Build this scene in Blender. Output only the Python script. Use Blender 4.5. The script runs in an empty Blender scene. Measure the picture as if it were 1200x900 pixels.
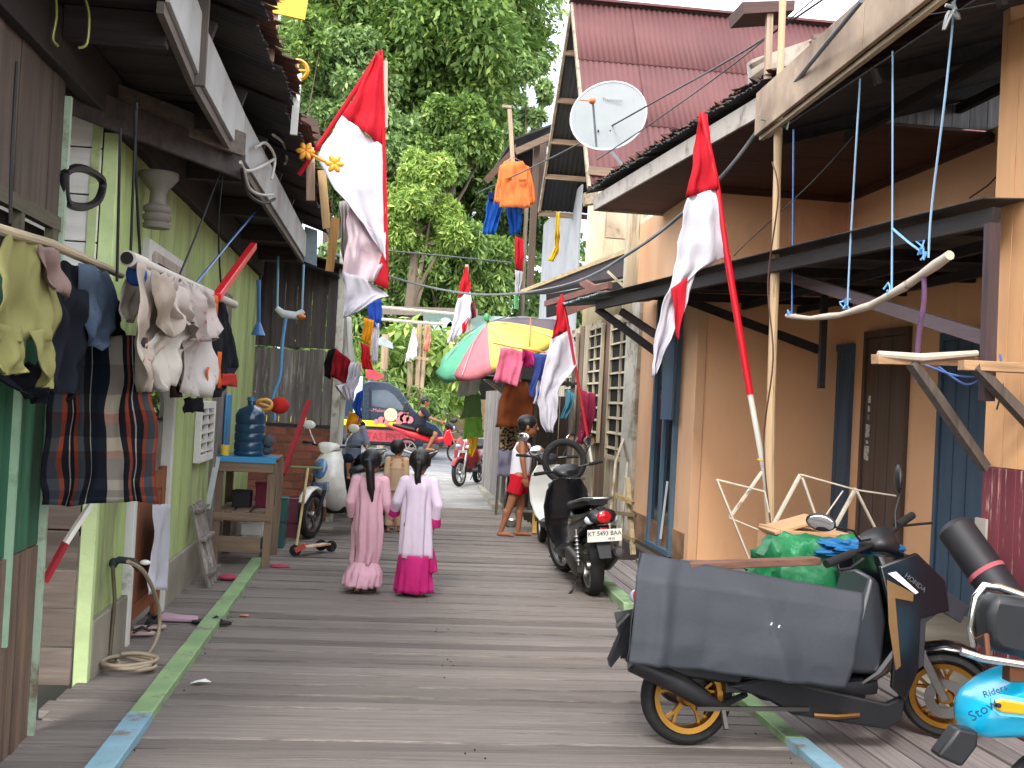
import bpy, bmesh, math, random
import numpy as np
from mathutils import Vector, Matrix, Euler, noise

random.seed(7)
S = bpy.context.scene
COL = S.collection
PI = math.pi
def rad(a): return math.radians(a)
def V(*a): return Vector(a if len(a) > 1 else a[0])

# ------------------------------------------------------------------ camera
EYE = 1.55
FPX = 1300.0
_th = math.atan(23 / FPX); _ps = math.atan(153 / FPX * math.cos(_th)); _ro = rad(3)
_g = V(math.sin(_ps) * math.cos(_th), math.cos(_ps) * math.cos(_th), math.sin(_th))
_r = V(math.cos(_ps), -math.sin(_ps), 0)
_up = _r.cross(_g)
_ix = math.cos(_ro) * _r + math.sin(_ro) * _up
_iy = math.sin(_ro) * _r - math.cos(_ro) * _up
CAM = V(0, 0, EYE)
cd = bpy.data.cameras.new('camera'); cam = bpy.data.objects.new('camera', cd); COL.objects.link(cam)
cd.sensor_width = 36; cd.lens = FPX / 1200 * 36; cd.clip_end = 2000; cd.clip_start = 0.05
m = Matrix((( _ix[0], -_iy[0], -_g[0], CAM[0]), (_ix[1], -_iy[1], -_g[1], CAM[1]), (_ix[2], -_iy[2], -_g[2], CAM[2]), (0, 0, 0, 1)))
cam.matrix_world = m
S.camera = cam
# survey helpers: where a sight line through a point of the photograph (1200 x 900) meets a known plane of the street
def _ray(x, y): return _g + _ix * ((x - 600) / FPX) + _iy * ((y - 450) / FPX)
def PZ(x, y, z=0.0): d = _ray(x, y); return CAM + d * ((z - EYE) / d[2])
def PY(x, y, Y): d = _ray(x, y); return CAM + d * (Y / d[1])
def PX(x, y, X): d = _ray(x, y); return CAM + d * (X / d[0])
def mpp(Y): return Y / FPX      # metres per photo pixel at distance Y

# ------------------------------------------------------------------ world, sun, exposure
SUN_EL, SUN_AZ = rad(42), rad(199)     # azimuth measured from +Y towards +X
w = bpy.data.worlds.new('World'); S.world = w; w.use_nodes = True
nt = w.node_tree; nt.nodes.clear()
sky = nt.nodes.new('ShaderNodeTexSky'); sky.sky_type = 'NISHITA'; sky.sun_disc = False
sky.sun_elevation = SUN_EL; sky.sun_rotation = SUN_AZ; sky.air_density = 1.0; sky.dust_density = 3.0; sky.ozone_density = 1.0
bg = nt.nodes.new('ShaderNodeBackground'); bg.inputs[1].default_value = 0.15
tc = nt.nodes.new('ShaderNodeTexCoord'); nz = nt.nodes.new('ShaderNodeTexNoise'); nz.inputs['Scale'].default_value = 2.2; nz.inputs['Detail'].default_value = 7
rp = nt.nodes.new('ShaderNodeValToRGB'); rp.color_ramp.elements[0].position = .30; rp.color_ramp.elements[1].position = .60
mx = nt.nodes.new('ShaderNodeMix'); mx.data_type = 'RGBA'
mx.inputs[7].default_value = (13.5, 14.0, 14.8, 1)      # bright thin cloud
out = nt.nodes.new('ShaderNodeOutputWorld')
L = nt.links.new
L(tc.outputs['Generated'], nz.inputs['Vector']); L(nz.outputs[0], rp.inputs[0]); L(rp.outputs[0], mx.inputs[0])
L(sky.outputs[0], mx.inputs[6]); L(mx.outputs[2], bg.inputs[0]); L(bg.outputs[0], out.inputs[0])
sd = bpy.data.lights.new('sun', 'SUN'); sd.energy = 1.6; sd.angle = rad(12); sd.color = (1, .95, .88)
so = bpy.data.objects.new('sun', sd); COL.objects.link(so)
_sv = V(math.sin(SUN_AZ) * math.cos(SUN_EL), math.cos(SUN_AZ) * math.cos(SUN_EL), math.sin(SUN_EL))
so.rotation_euler = _sv.to_track_quat('Z', 'Y').to_euler()
S.view_settings.view_transform = 'Standard'; S.view_settings.look = 'None'; S.view_settings.gamma = 1
S.view_settings.exposure = 1.0
S.render.engine = 'CYCLES'
S.cycles.max_bounces = 8; S.cycles.diffuse_bounces = 7; S.cycles.transparent_max_bounces = 12

# ------------------------------------------------------------------ materials
_mats = {}
def srgb(h):
    if isinstance(h, str):
        c = [int(h[i:i + 2], 16) / 255 for i in (0, 2, 4)]
        return tuple(x / 12.92 if x <= .04045 else ((x + .055) / 1.055) ** 2.4 for x in c)
    return h
def mat(name, c, rough=.65, metal=0, var=.18, scale=6, stretch=(1, 1, 1), c2=None, thr=(.45, .7), bump=.15, bdist=.01, rnd=0.0, coat=0, spec=.4,
        trans=0, wear=None, wscale=3, wthr=(.55, .62), wstretch=None, wave=None, alpha=1, detail=6, fine=None):
    """principled material: base colour varied by noise, optional second colour, optional worn patches, noise bump"""
    key = name
    if key in _mats: return _mats[key]
    M = bpy.data.materials.new(name); M.use_nodes = True; t = M.node_tree; N = t.nodes; K = t.links.new
    b = N['Principled BSDF']; c = srgb(c)
    b.inputs['Roughness'].default_value = rough; b.inputs['Metallic'].default_value = metal
    b.inputs['Coat Weight'].default_value = coat; b.inputs['Specular IOR Level'].default_value = spec
    b.inputs['Coat Roughness'].default_value = .12
    if trans: b.inputs['Transmission Weight'].default_value = trans
    if alpha < 1: b.inputs['Alpha'].default_value = alpha
    co = N.new('ShaderNodeTexCoord'); mp = N.new('ShaderNodeMapping'); mp.inputs['Scale'].default_value = stretch
    K(co.outputs['Object'], mp.inputs[0])
    vec = mp.outputs[0]
    if rnd:
        oi = N.new('ShaderNodeObjectInfo'); ad = N.new('ShaderNodeVectorMath'); ad.operation = 'ADD'
        mu = N.new('ShaderNodeMath'); mu.operation = 'MULTIPLY'; mu.inputs[1].default_value = 37.0
        K(oi.outputs['Random'], mu.inputs[0]); K(mp.outputs[0], ad.inputs[0]); K(mu.outputs[0], ad.inputs[1]); vec = ad.outputs[0]
    n = N.new('ShaderNodeTexNoise'); n.inputs['Scale'].default_value = scale; n.inputs['Detail'].default_value = detail; n.inputs['Roughness'].default_value = .6
    K(vec, n.inputs['Vector'])
    r = N.new('ShaderNodeValToRGB')
    r.color_ramp.elements[0].position = .3; r.color_ramp.elements[1].position = .72
    r.color_ramp.elements[0].color = (*[x * (1 - var) for x in c], 1); r.color_ramp.elements[1].color = (*[min(1, x * (1 + var)) for x in c], 1)
    K(n.outputs[0], r.inputs[0]); cur = r.outputs[0]
    def mix(fac, col_a, col_b):
        mm = N.new('ShaderNodeMix'); mm.data_type = 'RGBA'
        K(fac, mm.inputs[0]); K(col_a, mm.inputs[6])
        if isinstance(col_b, tuple): mm.inputs[7].default_value = (*col_b, 1)
        else: K(col_b, mm.inputs[7])
        return mm.outputs[2]
    if c2 is not None:
        n2 = N.new('ShaderNodeTexNoise'); n2.inputs['Scale'].default_value = scale * .37; n2.inputs['Detail'].default_value = 5
        K(vec, n2.inputs['Vector']); r2 = N.new('ShaderNodeValToRGB'); r2.color_ramp.elements[0].position = thr[0]; r2.color_ramp.elements[1].position = thr[1]
        K(n2.outputs[0], r2.inputs[0]); cur = mix(r2.outputs[0], cur, srgb(c2))
    if wear is not None:
        m3 = N.new('ShaderNodeMapping'); m3.inputs['Scale'].default_value = wstretch or stretch; K(co.outputs['Object'], m3.inputs[0])
        n3 = N.new('ShaderNodeTexNoise'); n3.inputs['Scale'].default_value = wscale; n3.inputs['Detail'].default_value = 8; n3.inputs['Roughness'].default_value = .7
        K(m3.outputs[0], n3.inputs['Vector']); r3 = N.new('ShaderNodeValToRGB'); r3.color_ramp.elements[0].position = wthr[0]; r3.color_ramp.elements[1].position = wthr[1]
        K(n3.outputs[0], r3.inputs[0]); cur = mix(r3.outputs[0], cur, srgb(wear))
    if rnd:
        hs = N.new('ShaderNodeHueSaturation'); mr = N.new('ShaderNodeMapRange'); mr.inputs[3].default_value = 1 - rnd; mr.inputs[4].default_value = 1 + rnd
        K(oi.outputs['Random'], mr.inputs[0]); K(mr.outputs[0], hs.inputs['Value']); K(cur, hs.inputs['Color']); cur = hs.outputs[0]
    K(cur, b.inputs['Base Color'])
    if bump:
        bp = N.new('ShaderNodeBump'); bp.inputs['Strength'].default_value = bump; bp.inputs['Distance'].default_value = bdist
        h = n.outputs[0]
        if fine:
            nf = N.new('ShaderNodeTexNoise'); nf.inputs['Scale'].default_value = fine; nf.inputs['Detail'].default_value = 3; K(vec, nf.inputs['Vector'])
            ma = N.new('ShaderNodeMath'); ma.operation = 'ADD'; K(h, ma.inputs[0]); K(nf.outputs[0], ma.inputs[1]); h = ma.outputs[0]
        K(h, bp.inputs['Height']); K(bp.outputs[0], b.inputs['Normal'])
    rr = N.new('ShaderNodeMapRange'); rr.inputs[3].default_value = max(0, rough - .08); rr.inputs[4].default_value = min(1, rough + .12)
    K(n.outputs[0], rr.inputs[0]); K(rr.outputs[0], b.inputs['Roughness'])
    _mats[key] = M
    return M
def cloth(name, c, c2=None, **k):
    k.setdefault('var', .07); k.setdefault('rough', .9); k.setdefault('scale', 5); k.setdefault('bump', .25); k.setdefault('spec', .15)
    if 'cloth ' + name in _mats: return _mats['cloth ' + name]
    M = mat('cloth ' + name, c, c2=c2, **k)
    # limp wrinkles: ridged, warped noise as a second bump, and a little light through the cloth
    t = M.node_tree; N = t.nodes; K = t.links.new; b = N['Principled BSDF']
    co = N.new('ShaderNodeTexCoord'); mp = N.new('ShaderNodeMapping'); mp.inputs['Scale'].default_value = (6, 6, 3.2); K(co.outputs['Object'], mp.inputs[0])
    n = N.new('ShaderNodeTexNoise'); n.noise_type = 'RIDGED_MULTIFRACTAL'; n.inputs['Scale'].default_value = 1.1; n.inputs['Detail'].default_value = 2.5; n.inputs['Distortion'].default_value = 1.3
    K(mp.outputs[0], n.inputs['Vector']); bp = N.new('ShaderNodeBump'); bp.inputs['Strength'].default_value = .55; bp.inputs['Distance'].default_value = .018
    old = b.inputs['Normal'].links[0].from_socket if b.inputs['Normal'].links else None
    K(n.outputs[0], bp.inputs['Height'])
    if old is not None: K(old, bp.inputs['Normal'])
    K(bp.outputs[0], b.inputs['Normal'])
    tr = N.new('ShaderNodeBsdfTranslucent'); K(b.inputs['Base Color'].links[0].from_socket, tr.inputs[0]); mx_ = N.new('ShaderNodeMixShader'); mx_.inputs[0].default_value = .18
    K(b.outputs[0], mx_.inputs[1]); K(tr.outputs[0], mx_.inputs[2]); K(mx_.outputs[0], N['Material Output'].inputs[0])
    return M
def wood(name, c, c2=None, axis='x', **k):
    st = {'x': (.6, 9, 9), 'y': (9, .6, 9), 'z': (9, 9, .6)}[axis]
    k.setdefault('var', .32); k.setdefault('rough', .8); k.setdefault('scale', 3.5); k.setdefault('bump', .5); k.setdefault('rnd', .16)
    return mat('wood ' + name + axis, c, c2=c2, stretch=st, **k)
def plastic(name, c, rough=.35, coat=.3, **k):
    k.setdefault('var', .05); k.setdefault('bump', .04); k.setdefault('scale', 12)
    return mat('plastic ' + name, c, rough=rough, coat=coat, **k)
def metal(name, c, rough=.35, **k):
    k.setdefault('var', .15); k.setdefault('bump', .05)
    return mat('metal ' + name, c, rough=rough, metal=1, **k)

# ------------------------------------------------------------------ things and tags
def tag(o, label=None, cat=None, group=None, kind=None):
    if label: o['label'] = label
    if cat: o['category'] = cat
    if group: o['group'] = group
    if kind: o['kind'] = kind
    return o
def thing(name, label, cat, loc=(0, 0, 0), rz=0, group=None, rot=None):
    o = bpy.data.objects.new(name, None); COL.objects.link(o); o.empty_display_size = .1
    o.location = loc; o.rotation_euler = rot if rot else (0, 0, rz)
    return tag(o, label, cat, group)
def copy_tree(o, parent=None):
    c = o.copy(); COL.objects.link(c)
    if parent is not None: c.parent = parent
    for ch in list(o.children): copy_tree(ch, c)
    return c
def wmat(o):
    M = Matrix.Identity(4)
    while o is not None:
        M = (Matrix.Translation(o.location) @ o.rotation_euler.to_matrix().to_4x4() @ Matrix.Diagonal((*o.scale, 1))) @ M
        o = o.parent
    return M

class MB:
    """collects simple shapes and links them as ONE mesh"""
    def __init__(s): s.v = []; s.f = []; s.uv = None
    def add(s, vs, fs, M=None):
        k = len(s.v)
        s.v += [tuple(M @ Vector(p)) if M is not None else tuple(p) for p in vs]
        s.f += [tuple(i + k for i in f) for f in fs]; return s
    def box(s, c, d, rot=None):
        x, y, z = d[0] / 2, d[1] / 2, d[2] / 2
        M = Matrix.Translation(c)
        if rot: M = M @ Euler(rot).to_matrix().to_4x4()
        return s.add([(-x, -y, -z), (x, -y, -z), (x, y, -z), (-x, y, -z), (-x, -y, z), (x, -y, z), (x, y, z), (-x, y, z)],
                     [(0, 3, 2, 1), (4, 5, 6, 7), (0, 1, 5, 4), (1, 2, 6, 5), (2, 3, 7, 6), (3, 0, 4, 7)], M)
    def lohi(s, a, b): return s.box([(a[i] + b[i]) / 2 for i in range(3)], [abs(b[i] - a[i]) for i in range(3)])
    def beam(s, a, b, w, h, up=(0, 0, 1), n=1, jit=0):
        a, b = Vector(a), Vector(b); d = (b - a); Ln = d.length; d.normalize(); u = Vector(up)
        if abs(d.dot(u)) > .97: u = Vector((0, 1, 0)) if abs(d.y) < .9 else Vector((1, 0, 0))
        sx = d.cross(u).normalized(); u = sx.cross(d).normalized()
        k = len(s.v)
        for i in range(n + 1):
            p = a + d * (Ln * i / n)
            for sw, sh in ((-1, -1), (1, -1), (1, 1), (-1, 1)):
                j = 1 + (random.uniform(-jit, jit) if jit else 0)
                s.v.append(tuple(p + sx * (w / 2 * sw * j) + u * (h / 2 * sh * j)))
        s.f += [(k, k + 1, k + 2, k + 3), (k + 4 * n + 3, k + 4 * n + 2, k + 4 * n + 1, k + 4 * n)]
        for i in range(n):
            for q in range(4):
                A = k + 4 * i + q; B = k + 4 * i + (q + 1) % 4
                s.f.append((A, A + 4, B + 4, B))
        return s
    def tube(s, pts, r, n=8, r1=None, cap=True, closed=False):
        pts = [Vector(p) for p in pts]; m_ = len(pts); k = len(s.v); last = None
        for i, p in enumerate(pts):
            if closed: d = pts[(i + 1) % m_] - pts[i - 1]
            else: d = pts[min(i + 1, m_ - 1)] - pts[max(i - 1, 0)]
            d.normalize()
            if last is None:
                u = Vector((0, 0, 1)) if abs(d.z) < .9 else Vector((1, 0, 0))
                a = d.cross(u).normalized()
            else:
                a = (last - d * last.dot(d)).normalized()
            last = a; b = d.cross(a)
            rr = r[i] if isinstance(r, (list, tuple)) else (r + (r1 - r) * i / max(1, m_ - 1) if r1 is not None else r)
            for q in range(n):
                t = 2 * PI * q / n; s.v.append(tuple(p + a * (rr * math.cos(t)) + b * (rr * math.sin(t))))
        for i in range(m_ if closed else m_ - 1):
            for q in range(n):
                A = k + i * n + q; B = k + i * n + (q + 1) % n; i2 = (i + 1) % m_
                s.f.append((A, B, k + i2 * n + (q + 1) % n, k + i2 * n + q))
        if cap and not closed:
            s.f.append(tuple(k + q for q in reversed(range(n)))); s.f.append(tuple(k + (m_ - 1) * n + q for q in range(n)))
        return s
    def lathe(s, prof, c=(0, 0, 0), axis='z', n=20, M=None, closed=False):
        """prof: list of (radius, height along axis)"""
        k0 = []; fs = []
        for r, h in prof:
            for q in range(n):
                t = 2 * PI * q / n; x, y = r * math.cos(t), r * math.sin(t)
                k0.append({'z': (x, y, h), 'y': (x, h, -y), 'x': (h, x, y)}[axis])
        for i in range(len(prof) - 1 + (1 if closed else 0)):
            i2 = (i + 1) % len(prof)
            for q in range(n):
                a = i * n + q; b = i * n + (q + 1) % n; fs.append((a, b, i2 * n + (q + 1) % n, i2 * n + q))
        if not closed:
            if prof[0][0] > 1e-4: fs.append(tuple(reversed(range(n))))
            if prof[-1][0] > 1e-4: fs.append(tuple((len(prof) - 1) * n + q for q in range(n)))
        T = Matrix.Translation(c)
        return s.add(k0, fs, T @ M if M is not None else T)
    def ell(s, c, r, rot=None, n=14, m_=9):
        vs = []; fs = []
        for i in range(m_ + 1):
            ph = PI * i / m_
            for q in range(n):
                t = 2 * PI * q / n; vs.append((r[0] * math.sin(ph) * math.cos(t), r[1] * math.sin(ph) * math.sin(t), r[2] * math.cos(ph)))
        for i in range(m_):
            for q in range(n): fs.append((i * n + q, i * n + (q + 1) % n, (i + 1) * n + (q + 1) % n, (i + 1) * n + q)[::-1])
        M = Matrix.Translation(c)
        if rot is not None: M = M @ (rot if isinstance(rot, Matrix) else Euler(rot).to_matrix().to_4x4())
        return s.add(vs, fs, M)
    def loft(s, secs, n=14, e=2.4, sm=0):
        """secs: (x, z, half width y, half height, tilt, [y0]) rings in the plane of Y and (sin tilt,0,cos tilt)"""
        if sm:
            o = []
            for i in range(len(secs) - 1):
                p0, p1, p2, p3 = secs[max(i - 1, 0)], secs[i], secs[i + 1], secs[min(i + 2, len(secs) - 1)]
                for q in range(sm):
                    t = q / sm
                    o.append([.5 * (2 * p1[k] + (p2[k] - p0[k]) * t + (2 * p0[k] - 5 * p1[k] + 4 * p2[k] - p3[k]) * t * t + (3 * p1[k] - p0[k] - 3 * p2[k] + p3[k]) * t ** 3) for k in range(len(p1))])
            secs = o + [secs[-1]]
        k = len(s.v)
        for sc in secs:
            x, z, wy, hh, ti = sc[:5]; y0 = sc[5] if len(sc) > 5 else 0
            for q in range(n):
                t = 2 * PI * q / n; ct, st = math.cos(t), math.sin(t)
                a = abs(ct) ** (2 / e) * (1 if ct >= 0 else -1) * wy; b = abs(st) ** (2 / e) * (1 if st >= 0 else -1) * hh
                s.v.append((x + math.sin(ti) * b, y0 + a, z + math.cos(ti) * b))
        for i in range(len(secs) - 1):
            for q in range(n):
                A = k + i * n + q; B = k + i * n + (q + 1) % n; s.f.append((A, A + n, B + n, B))
        s.f.append(tuple(k + q for q in range(n))); s.f.append(tuple(k + (len(secs) - 1) * n + q for q in reversed(range(n))))
        return s
    def prism(s, poly, y0, y1, taper=1.0):
        """polygon in XZ pulled along Y"""
        n = len(poly); cx = sum(p[0] for p in poly) / n; cz = sum(p[1] for p in poly) / n
        ym = (y0 + y1) / 2; vs = []
        for yy, tp in ((y0, taper), (ym, 1), (y1, taper)) if taper != 1 else ((y0, 1), (y1, 1)):
            vs += [(cx + (p[0] - cx) * tp, yy, cz + (p[1] - cz) * tp) for p in poly]
        L_ = len(vs) // n; fs = [tuple(range(n)), tuple((L_ - 1) * n + q for q in reversed(range(n)))]
        for i in range(L_ - 1):
            for q in range(n): a = i * n + q; b = i * n + (q + 1) % n; fs.append((a, a + n, b + n, b))
        return s.add(vs, fs)
    def poly3(s, pts, nrm, th):
        """flat polygon of 3-D points given a thickness along nrm"""
        n = len(pts); nrm = Vector(nrm).normalized(); vs = [tuple(Vector(p)) for p in pts] + [tuple(Vector(p) + nrm * th) for p in pts]
        fs = [tuple(reversed(range(n))), tuple(range(n, 2 * n))] + [(q, (q + 1) % n, n + (q + 1) % n, n + q) for q in range(n)]
        return s.add(vs, fs)
    def xf(s, M): s.v = [tuple(M @ Vector(p)) for p in s.v]; return s
    def build(s, name, material, parent=None, world=False, label=None, smooth=35, bevel=0, subsurf=0, kind=None, cat=None, group=None, solid=0, origin=None):
        me = bpy.data.meshes.new(name)
        vs = s.v; M = None; loc = (0, 0, 0)
        if world and parent is not None: M = wmat(parent).inverted()
        elif parent is None:
            P = np.array(vs); 
            if origin is None: origin = ((P[:, 0].min() + P[:, 0].max()) / 2, (P[:, 1].min() + P[:, 1].max()) / 2, P[:, 2].min())
            loc = origin; M = Matrix.Translation(origin).inverted()
        if M is not None: vs = [tuple(M @ Vector(p)) for p in vs]
        me.from_pydata(vs, [], s.f)
        if s.uv:
            ul = me.uv_layers.new(name='UVMap')
            for l in me.loops: ul.data[l.index].uv = s.uv[l.vertex_index]
        me.materials.append(material); me.update()
        bm = bmesh.new(); bm.from_mesh(me); bmesh.ops.recalc_face_normals(bm, faces=bm.faces); bm.to_mesh(me); bm.free()
        if smooth: me.shade_smooth(); me.set_sharp_from_angle(angle=rad(smooth))
        o = bpy.data.objects.new(name, me); COL.objects.link(o); o.location = loc
        if parent is not None: o.parent = parent
        if solid: md = o.modifiers.new('Solid', 'SOLIDIFY'); md.thickness = solid; md.offset = 0
        if bevel: md = o.modifiers.new('Bevel', 'BEVEL'); md.width = bevel; md.segments = 2; md.limit_method = 'ANGLE'; md.angle_limit = rad(40)
        if subsurf: md = o.modifiers.new('Sub', 'SUBSURF'); md.levels = subsurf; md.render_levels = subsurf; me.set_sharp_from_angle(angle=rad(80))
        return tag(o, label, cat, group, kind)

def text(body, size, material, parent=None, loc=(0, 0, 0), rot=(0, 0, 0), name='lettering', ext=.001, align='CENTER', sx=1):
    c = bpy.data.curves.new(name, 'FONT'); c.body = body; c.size = size; c.extrude = ext; c.align_x = align; c.align_y = 'CENTER'
    c.resolution_u = 2
    o = bpy.data.objects.new(name, c)
    COL.objects.link(o); bpy.context.view_layer.update()
    me = bpy.data.meshes.new_from_object(o.evaluated_get(bpy.context.evaluated_depsgraph_get())); COL.objects.unlink(o); bpy.data.objects.remove(o)
    me.materials.clear(); me.materials.append(material); me.name = name
    q = bpy.data.objects.new(name, me); COL.objects.link(q); q.location = loc; q.rotation_euler = rot; q.scale = (sx, 1, 1)
    if parent is not None: q.parent = parent
    return q

def fuse(prims, name, material, parent=None, voxel=.006, sm=3, label=None, world=False):
    """one continuous skin round overlapping tapered limbs ('c'), ellipsoids ('e') and flat-ended cones ('k')"""
    b = MB()
    for p in prims:
        if p[0] in 'ck':
            a, c = Vector(p[1]), Vector(p[2]); r0, r1 = p[3], p[4]
            sq = p[5] if len(p) > 5 else 1          # flattening across Y
            d = (c - a).normalized()
            pts = []; rs = []
            if p[0] == 'c':
                for t in (.02, .3, .6, .87): pts.append(a - d * r0 * math.cos(t * PI / 2)); rs.append(r0 * math.sin(t * PI / 2))
            pts += [a, c]; rs += [r0, r1]
            if p[0] == 'c':
                for t in (.87, .6, .3, .02): pts.append(c + d * r1 * math.cos(t * PI / 2)); rs.append(r1 * math.sin(t * PI / 2))
            b.tube(pts, rs, n=12)
        else: b.ell(p[1], p[2], p[3] if len(p) > 3 else None)
    if world and parent is not None: b.xf(wmat(parent).inverted())
    me = bpy.data.meshes.new(name); me.from_pydata(b.v, [], b.f)
    bm = bmesh.new(); bm.from_mesh(me); bmesh.ops.recalc_face_normals(bm, faces=bm.faces); bm.to_mesh(me); bm.free()
    o = bpy.data.objects.new(name, me); COL.objects.link(o)
    r = o.modifiers.new('R', 'REMESH'); r.mode = 'VOXEL'; r.voxel_size = voxel
    if sm: s_ = o.modifiers.new('S', 'SMOOTH'); s_.factor = .5; s_.iterations = sm
    bpy.context.view_layer.update()
    me2 = bpy.data.meshes.new_from_object(o.evaluated_get(bpy.context.evaluated_depsgraph_get())); o.modifiers.clear(); o.data = me2
    me2.name = name; me2.materials.clear(); me2.materials.append(material); me2.shade_smooth()
    if parent is not None: o.parent = parent
    if label: o['label'] = label
    return o

def sheet(rows, material, name, parent=None, nu=14, sub=5, fold=.03, freq=3.0, seed=0, nrm=(0, -1, 0), solid=.003, uv=True, world=True, label=None, kfold=1.0, fn=None, cat=None, group=None, along=False):
    """hanging cloth: rows of (left point, right point); folds run down the cloth"""
    R = []
    for i in range(len(rows) - 1):
        for q in range(sub):
            t = q / sub; R.append((Vector(rows[i][0]).lerp(Vector(rows[i + 1][0]), t), Vector(rows[i][1]).lerp(Vector(rows[i + 1][1]), t), (i + t) / (len(rows) - 1)))
    R.append((Vector(rows[-1][0]), Vector(rows[-1][1]), 1.0))
    nrm = Vector(nrm).normalized(); b = MB(); b.uv = []; nu = n = int(nu * 1.6) + 2
    rnd = random.Random(seed); ph = [rnd.uniform(0, 6.28) for _ in range(6)]
    for a, c, t in R:
        for u in range(n + 1):
            s_ = u / n; p = a.lerp(c, s_)
            amp = fold * (.35 + .65 * t ** .7) * kfold
            w_ = math.sin(2 * PI * freq * s_ + ph[0] + 1.2 * math.sin(2.3 * t + ph[1])) * .6 + math.sin(2 * PI * freq * 2.13 * s_ + ph[2] + 1.7 * t) * .3 + math.sin(2 * PI * freq * .47 * s_ + ph[3] + 3 * t) * .5
            w_ += .35 * math.sin(9 * t + 5 * s_ + ph[4])
            p = p + nrm * (amp * w_)
            p += Vector(noise.noise_vector(p * 7 + Vector((seed, 0, 0)))) * fold * .6
            rg = 1 - 2 * abs(noise.noise(Vector((p.x * 4 + seed, p.y * 4, p.z * 2.2)) + Vector(noise.noise_vector(p * 3)) * .9)); p += nrm * (fold * .9 * rg * rg * (.3 + .7 * t))
            if fn: p = fn(p, s_, t)
            b.v.append(tuple(p)); b.uv.append((s_, 1 - t))
    for i in range(len(R) - 1):
        for u in range(n): A = i * (n + 1) + u; b.f.append((A, A + n + 1, A + n + 2, A + 1))
    return b.build(name, material, parent, world=world and parent is not None, smooth=60, solid=solid, label=label, cat=cat, group=group)
def prow(Y, *rows):
    """rows of photo points (xl, yl, xr, yr) surveyed at distance Y"""
    return [(PY(r[0], r[1], Y), PY(r[2], r[3], Y if len(r) < 5 else Y + r[4])) for r in rows]
def cable(name, pts, r, material, label=None, cat=None, parent=None, sag=0, n=10, group=None, kind=None, world=True, sides=6):
    P = []
    pts = [Vector(p) for p in pts]
    for i in range(len(pts) - 1):
        for q in range(n):
            t = q / n
            p0, p1, p2, p3 = pts[max(i - 1, 0)], pts[i], pts[i + 1], pts[min(i + 2, len(pts) - 1)]
            if len(pts) > 2: p = .5 * (2 * p1 + (p2 - p0) * t + (2 * p0 - 5 * p1 + 4 * p2 - p3) * t * t + (3 * p1 - p0 - 3 * p2 + p3) * t ** 3)
            else: p = p1.lerp(p2, t)
            p.z -= sag * 4 * t * (1 - t); P.append(p)
    P.append(pts[-1])
    return MB().tube(P, r, n=sides).build(name, material, parent, world=world and parent is not None, label=label, cat=cat, group=group, kind=kind, smooth=60)
# ================================================================== GROUND AND BOARDWALK
def sheet_mesh(name, pts, faces, material, kind='structure', parent=None):
    b = MB(); b.v = [tuple(p) for p in pts]; b.f = faces
    return b.build(name, material, parent, kind=kind, smooth=0, origin=(0, 0, 0) if parent is None else None)
m_soil = mat('damp soil', '4a4036', var=.35, scale=1.5, bump=.6, rough=.95, c2='39402a')
m_conc = mat('worn concrete', '8c8a86', var=.16, scale=3, bump=.35, rough=.9, c2='6f6c67', wear='aeaaa2', wscale=2.5, wthr=(.55, .68), fine=60)
m_asph = mat('asphalt', '77777a', var=.15, scale=4, bump=.4, rough=.85, fine=90, c2='636467')
YE = 16.1
sheet_mesh('ground', [(-400, -60, -1.0), (400, -60, -1.0), (400, YE - .1, -1.0), (-400, YE - .1, -1.0), (-400, YE, -.03), (400, YE, -.03), (400, 600, -.03), (-400, 600, -.03)],
           [(0, 1, 2, 3), (3, 2, 5, 4), (4, 5, 6, 7)], m_soil)
b = MB(); nx, ny = 14, 20
rd = thing('concrete_lane', None, None); rd['kind'] = 'structure'
for j in range(4):      # cast bays of the lane beyond the boards
    y0 = YE + .02 + j * 2.0; y1 = y0 + 1.985
    MB().lohi((-2.6, y0, -.1), (2.45, y1, -.008 + .003 * (j % 2))).build('concrete_bay', m_conc, rd, bevel=.01)
MB().lohi((-90, 24.1, -.1), (90, 35.5, -.004)).build('road', m_asph, kind='structure', smooth=0)

m_deck = [wood('deck board %d' % i, c, axis='x', c2=c2, var=.28, rnd=.10, rough=.9, scale=6, bump=.55, thr=(.38, .7), wear=wr, wscale=4, wstretch=(.5, 12, 12), wthr=(.5, .72), fine=24, spec=.25)
          for i, (c, c2, wr) in enumerate((('7b736e', '5f5853', '968e88'), ('817974', '645c58', '9c948d'), ('756d69', '57504c', '908882'), ('857d77', '69615c', 'a0978f')))]
m_decky = wood('side board', '817977', axis='y', c2='665e5d', rnd=.2, wear='8d8580', wscale=2, wstretch=(5, .5, 5))
deck = thing('boardwalk', None, None, (0, 0, 0)); deck['kind'] = 'structure'
def board_mesh(L_, W, H_, mt, axis='x', n=6, wob=.006, seed=0):
    r = random.Random(seed); b = MB(); k = 0
    e = [(r.uniform(-wob, wob), r.uniform(-wob, wob), r.uniform(-.002, .002)) for _ in range(n + 1)]
    for i in range(n + 1):
        x = -L_ / 2 + L_ * i / n; lo = -W / 2 + e[i][0]; hi = W / 2 + e[i][1]; z = e[i][2]
        for (yy, zz) in ((lo, -H_), (hi, -H_), (hi, -.005 + z), (hi - .007, z), (lo + .007, z), (lo, -.005 + z)):
            b.v.append((x, yy, zz) if axis == 'x' else (yy, x, zz))
    for i in range(n):
        for q in range(1, 6): A = 6 * i + q; B = 6 * i + (q + 1) % 6; b.f.append((A, A + 6, B + 6, B))
    b.f += [tuple(range(6)), tuple(6 * n + q for q in range(6))]
    o = b.build('board', mt, None, smooth=0, origin=(0, 0, 0)); me = o.data; bpy.data.objects.remove(o); return me
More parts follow.
